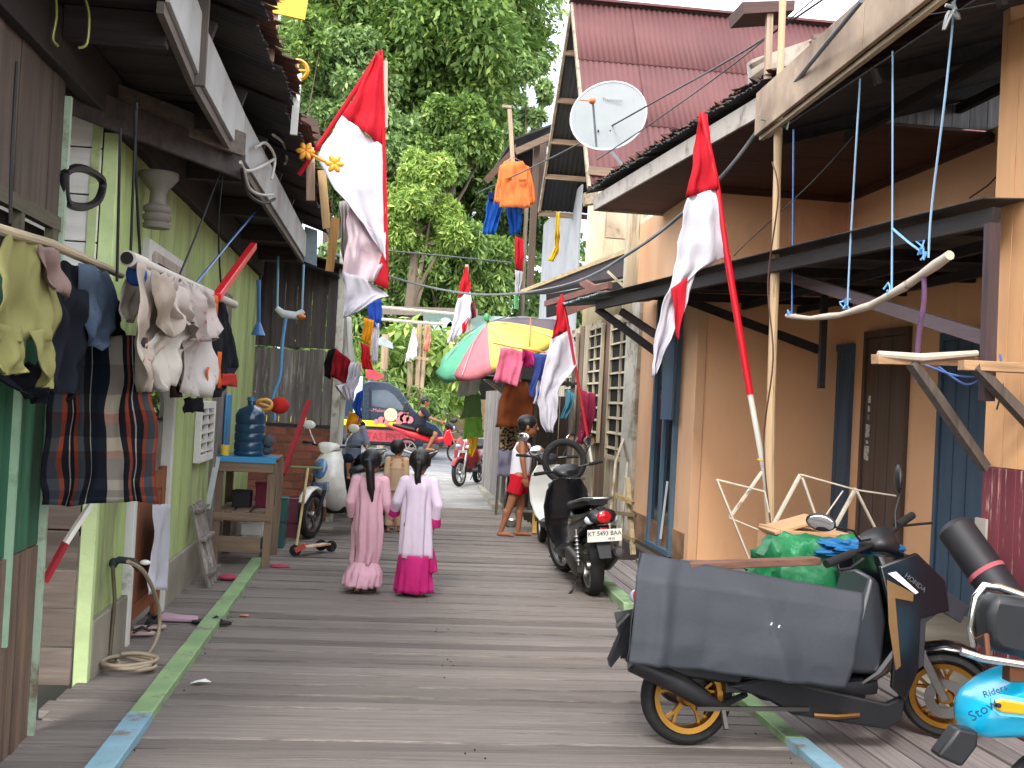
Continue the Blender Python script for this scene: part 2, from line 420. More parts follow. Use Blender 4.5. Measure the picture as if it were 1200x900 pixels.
def put(me, name, parent, loc, rot=(0, 0, 0), sc=(1, 1, 1)):
    o = bpy.data.objects.new(name, me); COL.objects.link(o); o.location = loc; o.rotation_euler = rot; o.scale = sc
    if parent is not None: o.parent = parent
    return o
rb = random.Random(3)
mains = [board_mesh(3.02, 1, .04, m_deck[i % 4], seed=i, wob=.035) for i in range(8)]
for me in mains:                                                     # unit width, scaled per board
    pass
y = 1.2; i = 0; nails = []
while y < YE - .1:
    wd = rb.choice((.10, .12, .15, .15, .18, .21)); gap = rb.choice((.007, .009, .012, .016, .022, .03))
    if y + wd > YE: wd = YE - y - .005
    if False:        # two lengths butted over the middle joist
        for q in (-1, 1): put(mains[rb.randrange(8)], 'plank', deck, (.5 + q * .757 + rb.uniform(-.003, .003), y + wd / 2, rb.uniform(-.007, .005)), (rb.uniform(-.008, .008), rb.uniform(-.002, .002), rb.uniform(-.006, .006)), (.5, (wd - gap), 1))
    else:
        put(mains[rb.randrange(8)], 'plank', deck, (.515 + rb.uniform(-.02, .02), y + wd / 2, rb.uniform(-.008, .006)), (rb.uniform(-.012, .012), rb.uniform(-.001, .001), rb.uniform(-.005, .005)), (1, (wd - gap), 1))
    for X_ in (-.93, .47, .54, 1.93):
        for f_ in (.25, .75):
            if rb.random() < .12: nails.append((X_ + rb.uniform(-.035, .035), y + wd * (f_ + rb.uniform(-.1, .1)), .0035))
    y += wd; i += 1
b = MB()
for p in nails: b.lathe([(0, .002), (.0035, .002), (.0042, -.004)], p, n=6)
b.build('nail', metal('rusty nail', '3b2a22', rough=.8), deck, kind='stuff', smooth=0)
lefts = [board_mesh(.43, 1, .04, m_deck[k % 4], seed=20 + k) for k in range(4)]
y = 4.3
while y < 13.2:
    wd = rb.choice((.15, .18, .2, .24)); gap = rb.choice((.004, .008, .015)); sh = 0
    if 4.9 < y < 6.1: sh = rb.uniform(-.03, .06)
    put(lefts[rb.randrange(4)], 'plank', deck, (-1.285 + sh, y + wd / 2, -.008 + rb.uniform(-.006, .004)), (0, 0, rb.uniform(-.01, .01)), (1, wd - gap, 1)); y += wd
rights = [board_mesh(9.4, 1, .04, m_decky, axis='y', n=12, seed=40 + k) for k in range(4)]
x = 2.1; k = 0
while x < 3.15:
    wd = rb.uniform(.12, .17); put(rights[k % 4], 'plank', deck, (x + wd / 2, 6.6, -.006 + rb.uniform(-.004, .003)), (0, 0, 0), (wd - .012, 1, 1)); x += wd; k += 1
b = MB()
for X_ in (-1.4, -.95, .5, 1.95, 3.1):
    b.lohi((X_ - .05, 1.2, -.16), (X_ + .05, YE - .05, -.048))
for Y_ in range(2, 17, 2):
    for X_ in (-1.4, .5, 1.95, 3.1): b.lohi((X_ - .06, Y_ - .06, -1.05), (X_ + .06, Y_ + .06, -.162))
b.build('joists', wood('joist', '4a4039', axis='y'), deck)
# edge timbers
m_green = mat('flaking green paint', '7f9a6c', var=.16, scale=6, bump=.4, c2='6a8560', wear='6f675e', wscale=5, wthr=(.56, .64), rough=.75)
m_bluep = mat('flaking blue paint', '7395a3', var=.15, scale=6, bump=.4, wear='6d665f', wscale=5, wthr=(.54, .64), rough=.75)
kerb = thing('edge_timber', None, None, (-1.02, 4, 0)); kerb['kind'] = 'structure'
bp = PZ(178, 845)[1]
b = MB(); b.beam((-1.02, 1.5, .012), (-1.02, bp, .012), .115, .055, n=6, jit=.03); b.build('blue_length', m_bluep, kerb, world=True, bevel=.006)
b = MB(); b.beam((-1.02, bp + .004, .014), (-1.02, 7.6, .014), .11, .056, n=8, jit=.04); b.build('green_length', m_green, kerb, world=True, bevel=.006)
b = MB(); b.beam((-1.02, 7.606, .01), (-1.02, 10.3, .01), .11, .05, n=6, jit=.05); b.build('green_length', m_green, kerb, world=True, bevel=.006)
kr = thing('right_edge_timber', None, None, (2.02, 4, 0)); kr['kind'] = 'structure'
MB().beam((2.05, 1.5, .01), (2.05, 5.1, .01), .10, .05, n=6, jit=.04).build('blue_length', m_bluep, kr, world=True, bevel=.005)
MB().beam((2.05, 5.104, .012), (2.05, 8.35, .012), .10, .05, n=8, jit=.04).build('green_length', m_green, kr, world=True, bevel=.005)
MB().beam(PZ(740, 712, .03), PZ(706, 682, .03), .12, .07, n=3, jit=.06).build('green_length', mat('chipped pale green paint', '8fae86', var=.2, wear='5e6b4a', wthr=(.45, .6)), kr, world=True, bevel=.008)
# litter
m_paper = mat('scrap paper', 'd8dcdc', bump=.3)
for (px, py, s_, c_) in ((235, 800, .04, None), (735, 0, 0, None)):
    if s_:
        p = PZ(px, py, .01); b = MB(); b.uv = None
        b.poly3([p + V(-.05, -.02, 0), p + V(.0, -.03, .012), p + V(.055, .0, .004), p + V(.02, .025, .014), p + V(-.03, .02, .003)], (0, 0, 1), .002)
        b.build('paper_scrap', m_paper, label='crumpled white paper scrap on the boards beside the green timber', cat='litter')
for n_, (px, py, w_, lab) in enumerate(((160, 0, 0, ''), (286, 721, .035, 'small red scrap lying right of the green edge timber'), (258, 716, .03, 'small pale scrap on the boards between flip-flop and red scrap'))):
    if w_:
        p = PZ(px, py, .008); MB().ell(p, (w_, w_ * .7, .008), n=7, m_=4).build('wrapper_scrap', plastic('scrap %d' % n_, 'b5624f' if n_ == 1 else 'd6cfc4'), label=lab, cat='litter')

# ================================================================== LEFT SIDE
LX = -1.45
def LY(x, y=600): return PX(x, y, LX)[1]
def LZ(x, y): return PX(x, y, LX)[2]
m_gwall = [mat('green house paint %d' % i, c, var=.07, scale=3, stretch=(1, 1, .4), bump=.2, rough=.8, c2=c2, wear='6f6f58', wscale=1.6, wthr=(.48, .74), wstretch=(2, 2, .5), rnd=.05)
           for i, (c, c2) in enumerate((('9db070', 'aabd82'), ('a1b475', '8fa066')))]
m_white = mat('off white paint', 'c9c9c2', var=.08, bump=.15, wear='8f8b80', wscale=4, wthr=(.6, .72), rough=.7)
m_greyw = wood('grey weathered', '77706a', axis='z', c2='5c5650', wear='9a948b', wscale=3, wstretch=(6, 6, .5))
m_brownw = wood('brown weathered', '6a5647', axis='z', c2='4c3f36')
m_brownx = wood('brown siding', '6b5b50', axis='x', c2='4e433c')
m_darkw = wood('dark umber', '302a28', axis='y', c2='221e1e', rnd=.1)  # very dark brown timber for beams, ceilings and sills
m_darkx = wood('dark umber', '3a3230', axis='x', c2='262120', rnd=.1)
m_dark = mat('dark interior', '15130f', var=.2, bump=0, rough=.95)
m_rust = mat('rusted roofing', '5a3a30', var=.3, scale=5, bump=.5, c2='2b2523', rough=.8)
m_blackroof = mat('blackened roofing', '2b2c2e', var=.3, scale=4, bump=.4, c2='44403c', rough=.75)

gh = thing('green_house', 'lime green plank house with open doorway and dark eaves on the left of the walk', 'house', (LX, LY(103, 700), 0))
Y0 = LY(103, 700); Y1 = 12.9
dY0, dY1 = LY(149, 640), LY(191, 600)
wY0, wY1 = LY(229, 500), LY(262, 400)
y = Y0; k = 0
while y < Y1:
    wd = .255
    ye = min(y + wd, Y1)
    if y < dY1 and ye > dY0:
        z0 = 2.35                                         # over the doorway
    else: z0 = .30
    MB().lohi((LX - .025 + .002 * (k % 3), y + .003, z0), (LX + .002 * (k % 3), ye - .003, 2.85)).build('wall_plank', m_gwall[k % 2], gh, world=True, bevel=.003)
    y = ye; k += 1
m_plinth = mat('stained concrete', '8b8576', var=.2, scale=3, bump=.4, c2='6b6758', rough=.9)
MB().lohi((LX - .03, Y0 + .036, -.06), (LX + .03, dY0 - .042, .30)).build('plinth', m_plinth, gh, world=True, bevel=.008)
MB().lohi((LX - .03, dY1, -.06), (LX + .03, Y1, .30)).build('plinth', m_plinth, gh, world=True, bevel=.008)
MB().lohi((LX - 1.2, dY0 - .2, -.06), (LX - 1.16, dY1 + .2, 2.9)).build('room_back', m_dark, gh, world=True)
MB().lohi((LX - .05, Y0 - .02, -.05), (LX + .025, Y0 + .035, 2.85)).build('corner_post', mat('pale lime trim', 'b9cc94', wear='7c7a5e', wthr=(.55, .7)), gh, world=True, bevel=.004)
dr = MB().lohi((LX - .03, dY0 - .04, -.03), (LX + .04, dY0 + .035, 2.42)).lohi((LX - .03, dY1 - .04, -.03), (LX + .04, dY1 + .045, 2.42)).lohi((LX - .03, dY0 + .035, 2.34), (LX + .038, dY1 - .04, 2.42)).build('door_frame', m_white, gh, world=True, bevel=.004)
MB().lohi((LX - .02, dY0 + .04, 0), (LX + .02, dY0 + .17, 1.0)).lohi((LX - .02, dY1 - .17, 0), (LX + .02, dY1 - .05, 1.0)).lohi((LX - .018, dY0 + .17, .86), (LX + .018, dY1 - .17, .98)).lohi((LX - .018, dY0 + .17, .1), (LX + .018, dY1 - .17, .2)).lohi((LX - .012, dY0 + .17, .2), (LX + .01, dY1 - .17, .86)).build('half_door', wood('brown door', '7a4a2d', axis='z'), gh, world=True, bevel=.004)
def louvre(parent, X_, y0, y1, z0, z1, mf, ms, n=8, side=1, name='window'):
    w_ = .06
    fr = MB().lohi((X_, y0, z0), (X_ + .05 * side, y0 + w_, z1)).lohi((X_, y1 - w_, z0), (X_ + .05 * side, y1, z1)).lohi((X_, y0 + w_, z1 - w_), (X_ + .048 * side, y1 - w_, z1)).lohi((X_, y0 + w_, z0), (X_ + .052 * side, y1 - w_, z0 + w_)).build(name, mf, parent, world=True, bevel=.003)
    MB().lohi((X_ + .004 * side, y0 + w_, z0 + w_), (X_ + .012 * side, y1 - w_, z1 - w_)).build('backing', m_dark, fr, world=True)
    MB().lohi((X_ + .013 * side, (y0 + y1) / 2 - .02, z0 + w_), (X_ + .046 * side, (y0 + y1) / 2 + .02, z1 - w_)).build('mullion', mf, fr, world=True)
    for i in range(n):
        z = z0 + w_ + (z1 - z0 - 2 * w_) * (i + .5) / n
        MB().box((X_ + .03 * side, (y0 + y1) / 2, z), (.05, (y1 - y0) - 2 * w_, .008), (0, .7 * side, 0)).build('louvre', ms, fr, world=True)
    return fr
m_taupe = mat('taupe paint', 'a59c90', wear='6d645a', wthr=(.55, .7))
louvre(gh, LX + .006, LY(172, 300), LY(209, 300), 1.72, 2.36, m_taupe, wood('dark louvre', '6b5c55', axis='y'), n=7)
louvre(gh, LX + .006, LY(226, 520), LY(243, 520), LZ(233, 540), LZ(233, 470), m_white, wood('pale louvre', 'a39d94', axis='y'), n=5)
louvre(gh, LX + .006, LY(238, 330), LY(262, 330), 1.75, 2.3, wood('dark frame', '4d423c', axis='z'), wood('dark louvre', '6b5c55', axis='y'), n=7)
MB().lohi((LX - .02, LY(245, 540), -.05), (LX + .06, LY(254, 540), 2.4)).build('wall_post', m_greyw, gh, world=True, bevel=.006)
# wall facing the camera below and above, beside the near gap
m_siding = wood('lap siding', '766a61', axis='x', c2='5f544c')
z = -.02; k = 0
while z < 1.7:
    h = .2
    MB().lohi((LX - 1.1, Y0 - .045 + .004 * (k % 2), z + .004), (LX - .055, Y0 - .018, z + h - .004)).build('siding_board', m_siding, gh, world=True, bevel=.004); z += h; k += 1
m_wsid = wood('white siding', 'e2e2de', axis='x', c2='d2d0ca', var=.1, rnd=.05, bump=.25)
while z < 2.95:
    h = .245
    MB().lohi((LX - 1.1, Y0 - .045, z + .004), (LX - .055, Y0 - .018, z + h - .004)).build('siding_board', m_wsid, gh, world=True, bevel=.004); z += h
MB().lohi((LX - .10, Y0 - .055, 1.7), (LX - .056, Y0 - .046, 2.9)).build('trim_board', mat('pale lime trim', 'b9cc94'), gh, world=True)
# eaves: beams, ceiling boards, fascia, black sheets
eZ = 3.2; FX = -.95
ev = thing('eaves_roof', 'long dark corrugated eaves roof with whitewashed fascia above the left wall', 'roof', (FX, 3, 3.2))
# fascia from survey
m_fascia = mat('whitewashed fascia', 'a3a4a2', var=.15, scale=4, stretch=(1, 1, 1), bump=.25, c2='8b8781', wear='5c544c', wscale=3, wthr=(.6, .74), rough=.8)
def fpt(x, y, X_): return PX(x, y, X_)
fa = [fpt(192, 0, FX), fpt(228, 88, FX), fpt(281, 185, FX), fpt(356, 303, FX)]
for k in range(3):
    a, c = fa[k], fa[k + 1]; d = (c - a).normalized() * .015; hh = .17 if k else .19
    MB().poly3([a + d, c - d, c - d + V(.0, 0, hh + .1), a + d + V(.0, 0, hh + .1)], (1, 0, 0), .022).build('fascia_board', m_fascia, ev, world=True, bevel=.003)
    MB().beam(a + V(-.012, 0, -.03), c + V(-.012, 0, -.03), .03, .05).build('batten', wood('fascia batten', '5e554d', axis='y'), ev, world=True)
MB().beam(fa[1] + V(.025, 0, -.05), fa[1] + V(.025, 0, .4), .05, .035).build('fascia_strut', wood('grey strut', '5d554f', axis='z'), ev, world=True)
MB().beam(fa[0] + V(0, -1.6, .09), fa[0] + V(0, -.01, .12), .03, .2).build('fascia_board', m_fascia, ev, world=True)
# corrugated sheets: low edge over the fascia, rising to the left
def corrugated(y0, y1, e0, e1, zlo, zhi, xhi, pitch=.076, amp=.011, jag=.03, seed=0, th=.004):
    """sheet whose corrugations run from (x e, zlo) up to (xhi, zhi); spans y0..y1"""
    r = random.Random(seed); b = MB(); n = max(8, int((y1 - y0) / pitch * 4)); rows = 5
    for i in range(n + 1):
        y = y0 + (y1 - y0) * i / n; w_ = math.sin(2 * PI * y / pitch) * amp
        j = r.uniform(-jag, jag) if i % 3 == 0 else 0
        e = e0 + (e1 - e0) * i / n + j
        for q in range(rows + 1):
            t = q / rows; b.v.append((e + (xhi - e) * t, y, zlo + (zhi - zlo) * t + w_ - (j * .3 if q == 0 else 0)))
    for i in range(n):
        for q in range(rows): A = i * (rows + 1) + q; b.f.append((A, A + 1, A + rows + 2, A + rows + 1))
    return b
y = 2.6; k = 0
while y < 12.6:
    wd = .78 if k % 2 else .86
    yc = y + wd / 2
    ex = -.72 + (.03 if k % 2 else -.02)
    bb = corrugated(y - .03, y + wd, ex, ex + .01, 3.46 + .012 * (k % 2), 4.25 + .012 * (k % 2), -3.2, seed=k, jag=.022)
    bb.build('roof_sheet', m_blackroof, ev, world=True, smooth=50, solid=.004)
    # second rusted course above, its torn edge showing past the black one
    corrugated(y, y + wd - .02, ex + .065, ex + .05, 3.55, 4.35, -3.2, seed=50 + k, jag=.05).build('rusted_sheet', m_rust, ev, world=True, smooth=50, solid=.004)
    y += wd; k += 1
for Y_ in np.arange(3.2, 13, 1.25):
    MB().beam((-.93, Y_, 3.33), (-3.1, Y_, 3.98), .05, .1).build('rafter', m_darkx, ev, world=True)
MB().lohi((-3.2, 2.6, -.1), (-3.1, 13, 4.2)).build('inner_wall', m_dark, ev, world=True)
# dropped ceiling between wall and eaves
pa = PX(277, 167, FX); zc = 3.02
b = MB()
for k, (z_, h_, mm) in enumerate(((2.95, .2, m_darkw), )):
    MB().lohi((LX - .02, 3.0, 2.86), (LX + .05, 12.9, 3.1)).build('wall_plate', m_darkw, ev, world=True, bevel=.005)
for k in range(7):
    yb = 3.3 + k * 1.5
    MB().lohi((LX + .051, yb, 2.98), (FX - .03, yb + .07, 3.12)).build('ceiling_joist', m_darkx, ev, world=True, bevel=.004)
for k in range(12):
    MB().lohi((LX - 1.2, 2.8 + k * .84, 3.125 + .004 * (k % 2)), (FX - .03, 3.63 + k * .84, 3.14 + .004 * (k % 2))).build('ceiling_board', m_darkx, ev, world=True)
p0, p1 = PZ(-60, 42, 2.99), PZ(285, 170, 3.0)
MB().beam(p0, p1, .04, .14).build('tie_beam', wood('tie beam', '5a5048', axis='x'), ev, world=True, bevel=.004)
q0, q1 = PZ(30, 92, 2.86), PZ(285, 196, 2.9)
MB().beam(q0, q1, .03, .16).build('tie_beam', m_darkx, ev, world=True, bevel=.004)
# carved bracket under the ceiling
c = PX(185, 235, LX + .12)
MB().lathe([(.0, -.16), (.075, -.16), (.08, -.14), (.065, -.125), (.08, -.11), (.082, -.09), (.066, -.075), (.08, -.06), (.08, -.04), (.05, -.02), (.045, .05), (.08, .09), (.11, .13), (.11, .16), (.0, .16)], c, n=18).build('carved_bracket', mat('dusty plaster', '6f6a63', var=.1), ev, world=True, smooth=50)

# near wall: dark green boards above weathered uprights
nw = thing('near_plank_wall', 'dark green board wall over bare weathered uprights at the near left edge', 'wall', (LX, 4.6, 0))
nY1 = 5.06
zb = PX(40, 640, LX)[2]
m_dgreen = [mat('bottle green boards %d' % i, c, var=.18, scale=5, stretch=(6, 6, .6), bump=.35, c2='1d4733', wear='5a7d62', wscale=3, wthr=(.62, .75), rnd=.1) for i, c in enumerate(('24593f', '2c6347'))]
y = 3.0; k = 0
while y < nY1:
    ye = min(y + .19, nY1); z1 = 1.95
    MB().lohi((LX - .02 + .004 * (k % 2), y + .003, zb + .004), (LX + .004 * (k % 2), ye - .003, z1)).build('green_plank', m_dgreen[k % 2], nw, world=True, bevel=.003)
    y = ye; k += 1
y = 3.0; k = 0; rr = random.Random(9)
while y < nY1:
    ye = min(y + rr.uniform(.06, .1), nY1)
    MB().lohi((LX - .02 + .008 * rr.random(), y + .004, -.05 + rr.uniform(-.02, .02)), (LX + .012 * rr.random(), ye - .004, zb)).build('upright', m_brownw, nw, world=True, bevel=.003)
    y = ye; k += 1
MB().lohi((LX - .01, 4.62, zb - .35), (LX + .03, 4.64, 1.9)).build('batten', mat('pale green batten', '8aa88c', wear='5f6a58', wthr=(.55, .68)), nw, world=True)
MB().beam((LX + .01, nY1 + .02, -.05), (LX + .01, nY1 + .02, 2.8), .035, .03).build('end_post', mat('pale green trim', '9db39a', wear='6a5a48', wthr=(.5, .64)), nw, world=True)
MB().lohi((LX - .02, nY1 - 1.9, 1.95), (LX + .02, nY1, 2.03)).lohi((LX - .02, nY1 - 1.9, 2.2), (LX + .018, nY1, 2.26)).lohi((LX - .02, nY1 - .1, 2.03), (LX + .016, nY1 - .02, 2.2)).lohi((LX - .02, nY1 - .52, 2.03), (LX + .016, nY1 - .48, 2.2)).build('transom_frame', wood('olive frame', '55503f', axis='y'), nw, world=True)
MB().lohi((LX - .06, nY1 - 1.9, 2.03), (LX - .05, nY1, 2.2)).build('transom_gap', m_dark, nw, world=True)
y = 3.0; k = 0
while y < nY1:
    ye = min(y + .21, nY1)
    MB().lohi((LX - .02 + .004 * (k % 2), y + .003, 2.262), (LX + .004 * (k % 2), ye - .003, 2.86)).build('dark_plank', wood('deep brown board', '54483f', axis='z', c2='3f3631'), nw, world=True, bevel=.003)  # topmost boards are a darker brown
    y = ye; k += 1
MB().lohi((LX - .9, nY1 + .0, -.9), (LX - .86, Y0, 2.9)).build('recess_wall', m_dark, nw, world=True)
# round-cornered black frame of an opening in front of the white siding
rp_ = [PX(x, y, LX + .02) for x, y in ((76, 203), (77, 232), (85, 241), (102, 242), (116, 233), (120, 212), (104, 200), (88, 197), (76, 203))]
cable('black_opening_frame', rp_, .02, mat('black iron', '141416', rough=.5), 'black rounded opening frame against the white siding under the eaves', 'bracket', n=4)
# stepping timbers below the walk in the gap
b = MB(); b.lohi((LX - .8, 5.2, -.35), (LX - .1, 5.28, -.25)); b.lohi((LX - .8, 5.6, -.55), (LX - .1, 5.68, -.45)); b.build('sleeper', m_brownx, label='dark timber sleepers in the gap under the left wall', cat='timber')

# back house: brick base, tall weathered boards, facing the camera
BY = 13.6
bh = thing('weathered_house', 'bare grey board house on a low brick base behind the scooters', 'house', (-1.2, BY, 0))
bx0 = -3.0; bx1 = PY(388, 520, BY)[0]; bz1 = PY(340, 500, BY)[2]
m_brick = mat('red brick', '9a5c47', var=.2, scale=9, bump=.5, rnd=.18, c2='7d4b3c', rough=.9)
m_mort = mat('mortar', '8d8378', bump=.3)
MB().lohi((bx0, BY, -.1), (bx1, BY + .1, bz1)).build('mortar_bed', m_mort, bh, world=True)
bo = MB().box((0, 0, 0), (.205, .02, .078)).build('brick', m_brick, None, smooth=0, origin=(0, 0, 0), bevel=.003); bme = bo.data; bpy.data.objects.remove(bo)
rw = 0; z = .02
while z < bz1 - .02:
    x = bx1 - .105 + (.11 if rw % 2 else 0)
    while x > -2.3:
        if x < bx1 - .08 or True:
            o = put(bme, 'brick', bh, (0, 0, 0), (0, 0, rr.uniform(-.01, .01)))
            sx = 1.0; xx = x
            if x + .103 > bx1: sx = .48; xx = bx1 - .052
            o.scale = (sx, 1, 1)
            o.location = wmat(bh).inverted() @ V(xx, BY - .006 + rr.uniform(-.004, .003), z + .045)
        x -= .22
    z += .092; rw += 1
MB().lohi((bx0, BY - .02, bz1), (bx1 + .03, BY + .1, bz1 + .035)).build('sill_beam', m_darkx, bh, world=True)
x = -2.6; k = 0
ztop = 3.4
while x < bx1:
    wd = rr.uniform(.13, .2); xe = min(x + wd, bx1); zs = bz1 + .95
    if not (x > bx1 - .2 and False):
        MB().lohi((x + .003, BY + rr.uniform(-.01, .01), bz1 + .036), (xe - .003, BY + .04, zs - rr.uniform(0, .02))).build('wall_plank', m_greyw, bh, world=True, bevel=.003)
        MB().lohi((x + .003, BY - .015 + rr.uniform(-.01, .01), zs + .01), (xe - .003, BY + .03, ztop - .25 + rr.uniform(-.05, .05))).build('wall_plank', wood('dark grey board', '524b47', axis='z', c2='3b3634'), bh, world=True, bevel=.003)  # upper boards a darker grey than the lower ones
    x = xe; k += 1
MB().lohi((bx1 - .02, BY - .03, -.05), (bx1 + .07, BY + .08, ztop)).build('corner_post', mat('peeling white post', 'c4c0b4', wear='7d7466', wthr=(.48, .62), wscale=5), bh, world=True, bevel=.006)
MB().lohi((bx1 - .01, BY + .08, -.05), (bx1 + .02, BY + 3.2, 3.0)).build('side_wall', m_greyw, bh, world=True)
corr = corrugated(BY - .5, BY + 3.2, -.58, -.52, 2.95, 3.6, -3.2, seed=77, jag=.05)
corr.build('roof_sheet', m_blackroof, bh, world=True, smooth=50, solid=.004)
corrugated(BY - .5, BY + 3.2, -.50, -.45, 3.06, 3.7, -3.2, seed=78, jag=.06).build('rusted_sheet', m_rust, bh, world=True, smooth=50, solid=.004)
fb = [PX(362, 250, -.80), PX(366, 310, -.80)]
MB().poly3([PY(357, 265, 12.7), PY(372, 270, 12.7), PY(371, 312, 12.7), PY(356, 306, 12.7)], (0, 1, 0), .03).build('gutter_end', mat('blue grey metal', '7c8c92', wear='4c4a48', wthr=(.55, .7)), bh, world=True)
# ================================================================== RIGHT SIDE
m_or = mat('orange wall paint', 'efbb8f', var=.04, scale=2, bump=.15, bdist=.006, rough=.85, c2='eab287', wear='c79a72', wscale=1.3, wthr=(.56, .86), wstretch=(1.5, 1.5, .6), fine=60)
m_or2 = mat('peach wall paint', 'deb18b', var=.05, scale=2.5, stretch=(1, 1, .5), bump=.15, bdist=.006, rough=.85, c2='cf9668', wear='7b5b40', wscale=1.8, wthr=(.66, .82))
m_blue = mat('slate blue paint', '4a5f72', var=.12, scale=5, stretch=(4, 4, .5), bump=.2, rough=.7, c2='41536a')
m_bluef = mat('blue frame paint', '4b6275', var=.1, bump=.15)
m_brdoor = mat('brown door', '5f5048', var=.12, scale=4, stretch=(4, 4, .4), bump=.2, c2='544238')
m_slat = wood('soffit board', '5a3a32', axis='x', c2='4a2f29', var=.12, rnd=.08, bump=.2)
m_purl = wood('dark purlin', '2c2726', axis='y', c2='1f1c1d', rnd=.05)
m_lilac = wood('mauve strut', '6f6064', axis='y', rnd=.03, var=.1)
CX, CY, IX, NY = 3.25, 11.3, 4.8, 5.8
oh = thing('orange_house', 'orange rendered house with deep brown soffit, blue shutters and tall doors on the right', 'house', (CX, CY, 0))
MB().lohi((CX, CY + .03, -.05), (CX + .14, 14.2, 3.98)).build('side_wall', m_or2, oh, world=True)
MB().lohi((CX, CY - .06, -.05), (IX + .1, CY + .03, 3.98)).build('front_wall', m_or, oh, world=True)
MB().lohi((IX, NY - .3, -.05), (IX + .12, CY - .061, 3.98)).build('inner_wall', m_or, oh, world=True)
MB().lohi((CX - .012, CY - .075, -.05), (CX + .09, CY + .06, 3.9)).build('corner_pilaster', m_or2, oh, world=True, bevel=.006)
MB().lohi((CX - .015, CY + .07, -.05), (CX + .0, 14.2, .28)).build('stained_foot', mat('rotten wall foot', '7a5c42', var=.3, bump=.5, c2='a9825f', scale=8), oh, world=True)
# tall blue window on the street side
a = PX(761, 632, CX); c = PX(790, 600, CX); wz0 = a[2]; wz1 = PX(775, 330, CX)[2]; w0, w1 = c[1], a[1]
fr = MB().lohi((CX - .05, w0, wz0), (CX + .002, w0 + .07, wz1)).lohi((CX - .05, w1 - .07, wz0), (CX + .002, w1, wz1)).lohi((CX - .06, w0 - .03, wz0 - .06), (CX + .002, w1 + .03, wz0)).lohi((CX - .052, w0 + .07, wz1 - .08), (CX + .002, w1 - .07, wz1)).lohi((CX - .045, (w0 + w1) / 2 - .035, wz0), (CX + .002, (w0 + w1) / 2 + .035, wz1 - .08)).build('window', m_bluef, oh, world=True, bevel=.004)
MB().lohi((CX - .012, w0 + .07, wz0), (CX - .004, w1 - .07, wz1 - .08)).build('pane', mat('dark window glass', '1a222b', rough=.08, bump=0, spec=.7, var=.3), fr, world=True)
sh = MB().box((CX - .13, w0 + .02, (wz0 + wz1) / 2 + .35), (.03, .24, .9), (0, 0, .25)).build('shutter', m_blue, fr, world=True, bevel=.004)
b = MB(); b.beam((CX - .06, w0 + .3, wz0 + .1), (CX - .06, w0 + .12, wz0 + .75), .02, .02); b.build('window_stay', m_white, fr, world=True)
# doors in the recess
def door(x0, x1, mt, name='door', leaves=2, top=2.35):
    y1, y0 = PX(x0, 560, IX)[1], PX(x1, 560, IX)[1]
    fr = MB().lohi((IX - .05, y0, 0), (IX - .003, y0 + .06, top)).lohi((IX - .05, y1 - .06, 0), (IX - .003, y1, top)).lohi((IX - .052, y0 + .06, top - .07), (IX - .003, y1 - .06, top)).build(name, mt, oh, world=True, bevel=.003)
    n = leaves * 3; ww = (y1 - y0 - .12) / n
    for i in range(n):
        MB().lohi((IX - .035 + .006 * (i % 2), y0 + .06 + i * ww + .003, .02), (IX - .004, y0 + .06 + (i + 1) * ww - .003, top - .075)).build('plank', mt, fr, world=True, bevel=.003)
    return y0, y1, fr
door(957, 996, m_blue); dB = door(1010, 1062, m_brdoor, top=2.45); door(1100, 1158, m_blue)
# stickers down the brown door
m_stk = mat('paper sticker', 'c9cbc4', bump=.05, wear='6b6a66', wscale=30, wthr=(.5, .62))
for (py, hh, ww, cc) in ((468, .07, .035, m_stk), (479, .06, .03, m_stk), (489, .055, .03, mat('blue grey sticker', '7d8ea0')), (505, .13, .055, m_stk), (518, .03, .03, m_stk), (531, .14, .06, m_stk)):
    px = 1019 - (py - 468) * .06
    p = PX(px, py, IX - .04)
    MB().box(p, (.004, ww * 1.6, hh), (.05, 0, 0)).build('sticker', cc, dB[2], world=True)
# soffit and eaves
fA, fB = PZ(697, 247, 3.9), PZ(893, 137, 3.9)
nslat = 38
for i in range(nslat):
    y0 = 8.42 + (13.0 - 8.42) * i / nslat; y1 = y0 + (13.0 - 8.42) / nslat - .006
    t = (y0 - fB[1]) / (fA[1] - fB[1]); xe = fB[0] + (fA[0] - fB[0]) * t + .03
    MB().lohi((xe, y0, 3.925), (IX + .1, y1, 3.94)).build('soffit_board', m_slat, oh, world=True)
MB().lohi((CX + .01, CY - .1, 3.86), (IX - .01, CY - .061, 3.924)).build('cornice', m_slat, oh, world=True)
MB().lohi((IX - .04, 8.4, 3.86), (IX - .001, CY - .11, 3.924)).build('cornice', m_slat, oh, world=True)
m_fw = mat('weathered white fascia', 'a39a90', var=.15, scale=5, bump=.3, wear='6b5d50', wscale=4, wthr=(.52, .66))
dv = fB - fA
for k in range(2):
    p, q = fA + dv * (k * .5), fA + dv * (k * .5 + .498)
    MB().poly3([p, q, q + V(0, 0, .17), p + V(0, 0, .17)], (-1, -.2, 0), .025).build('fascia_board', m_fw, oh, world=True, bevel=.003)
MB().poly3([fA + V(0, 0, 0), fA + V(.9, 0, 0), fA + V(.9, 0, .35), fA + V(0, 0, .17)], (0, 1, 0), .025).build('fascia_board', m_fw, oh, world=True)
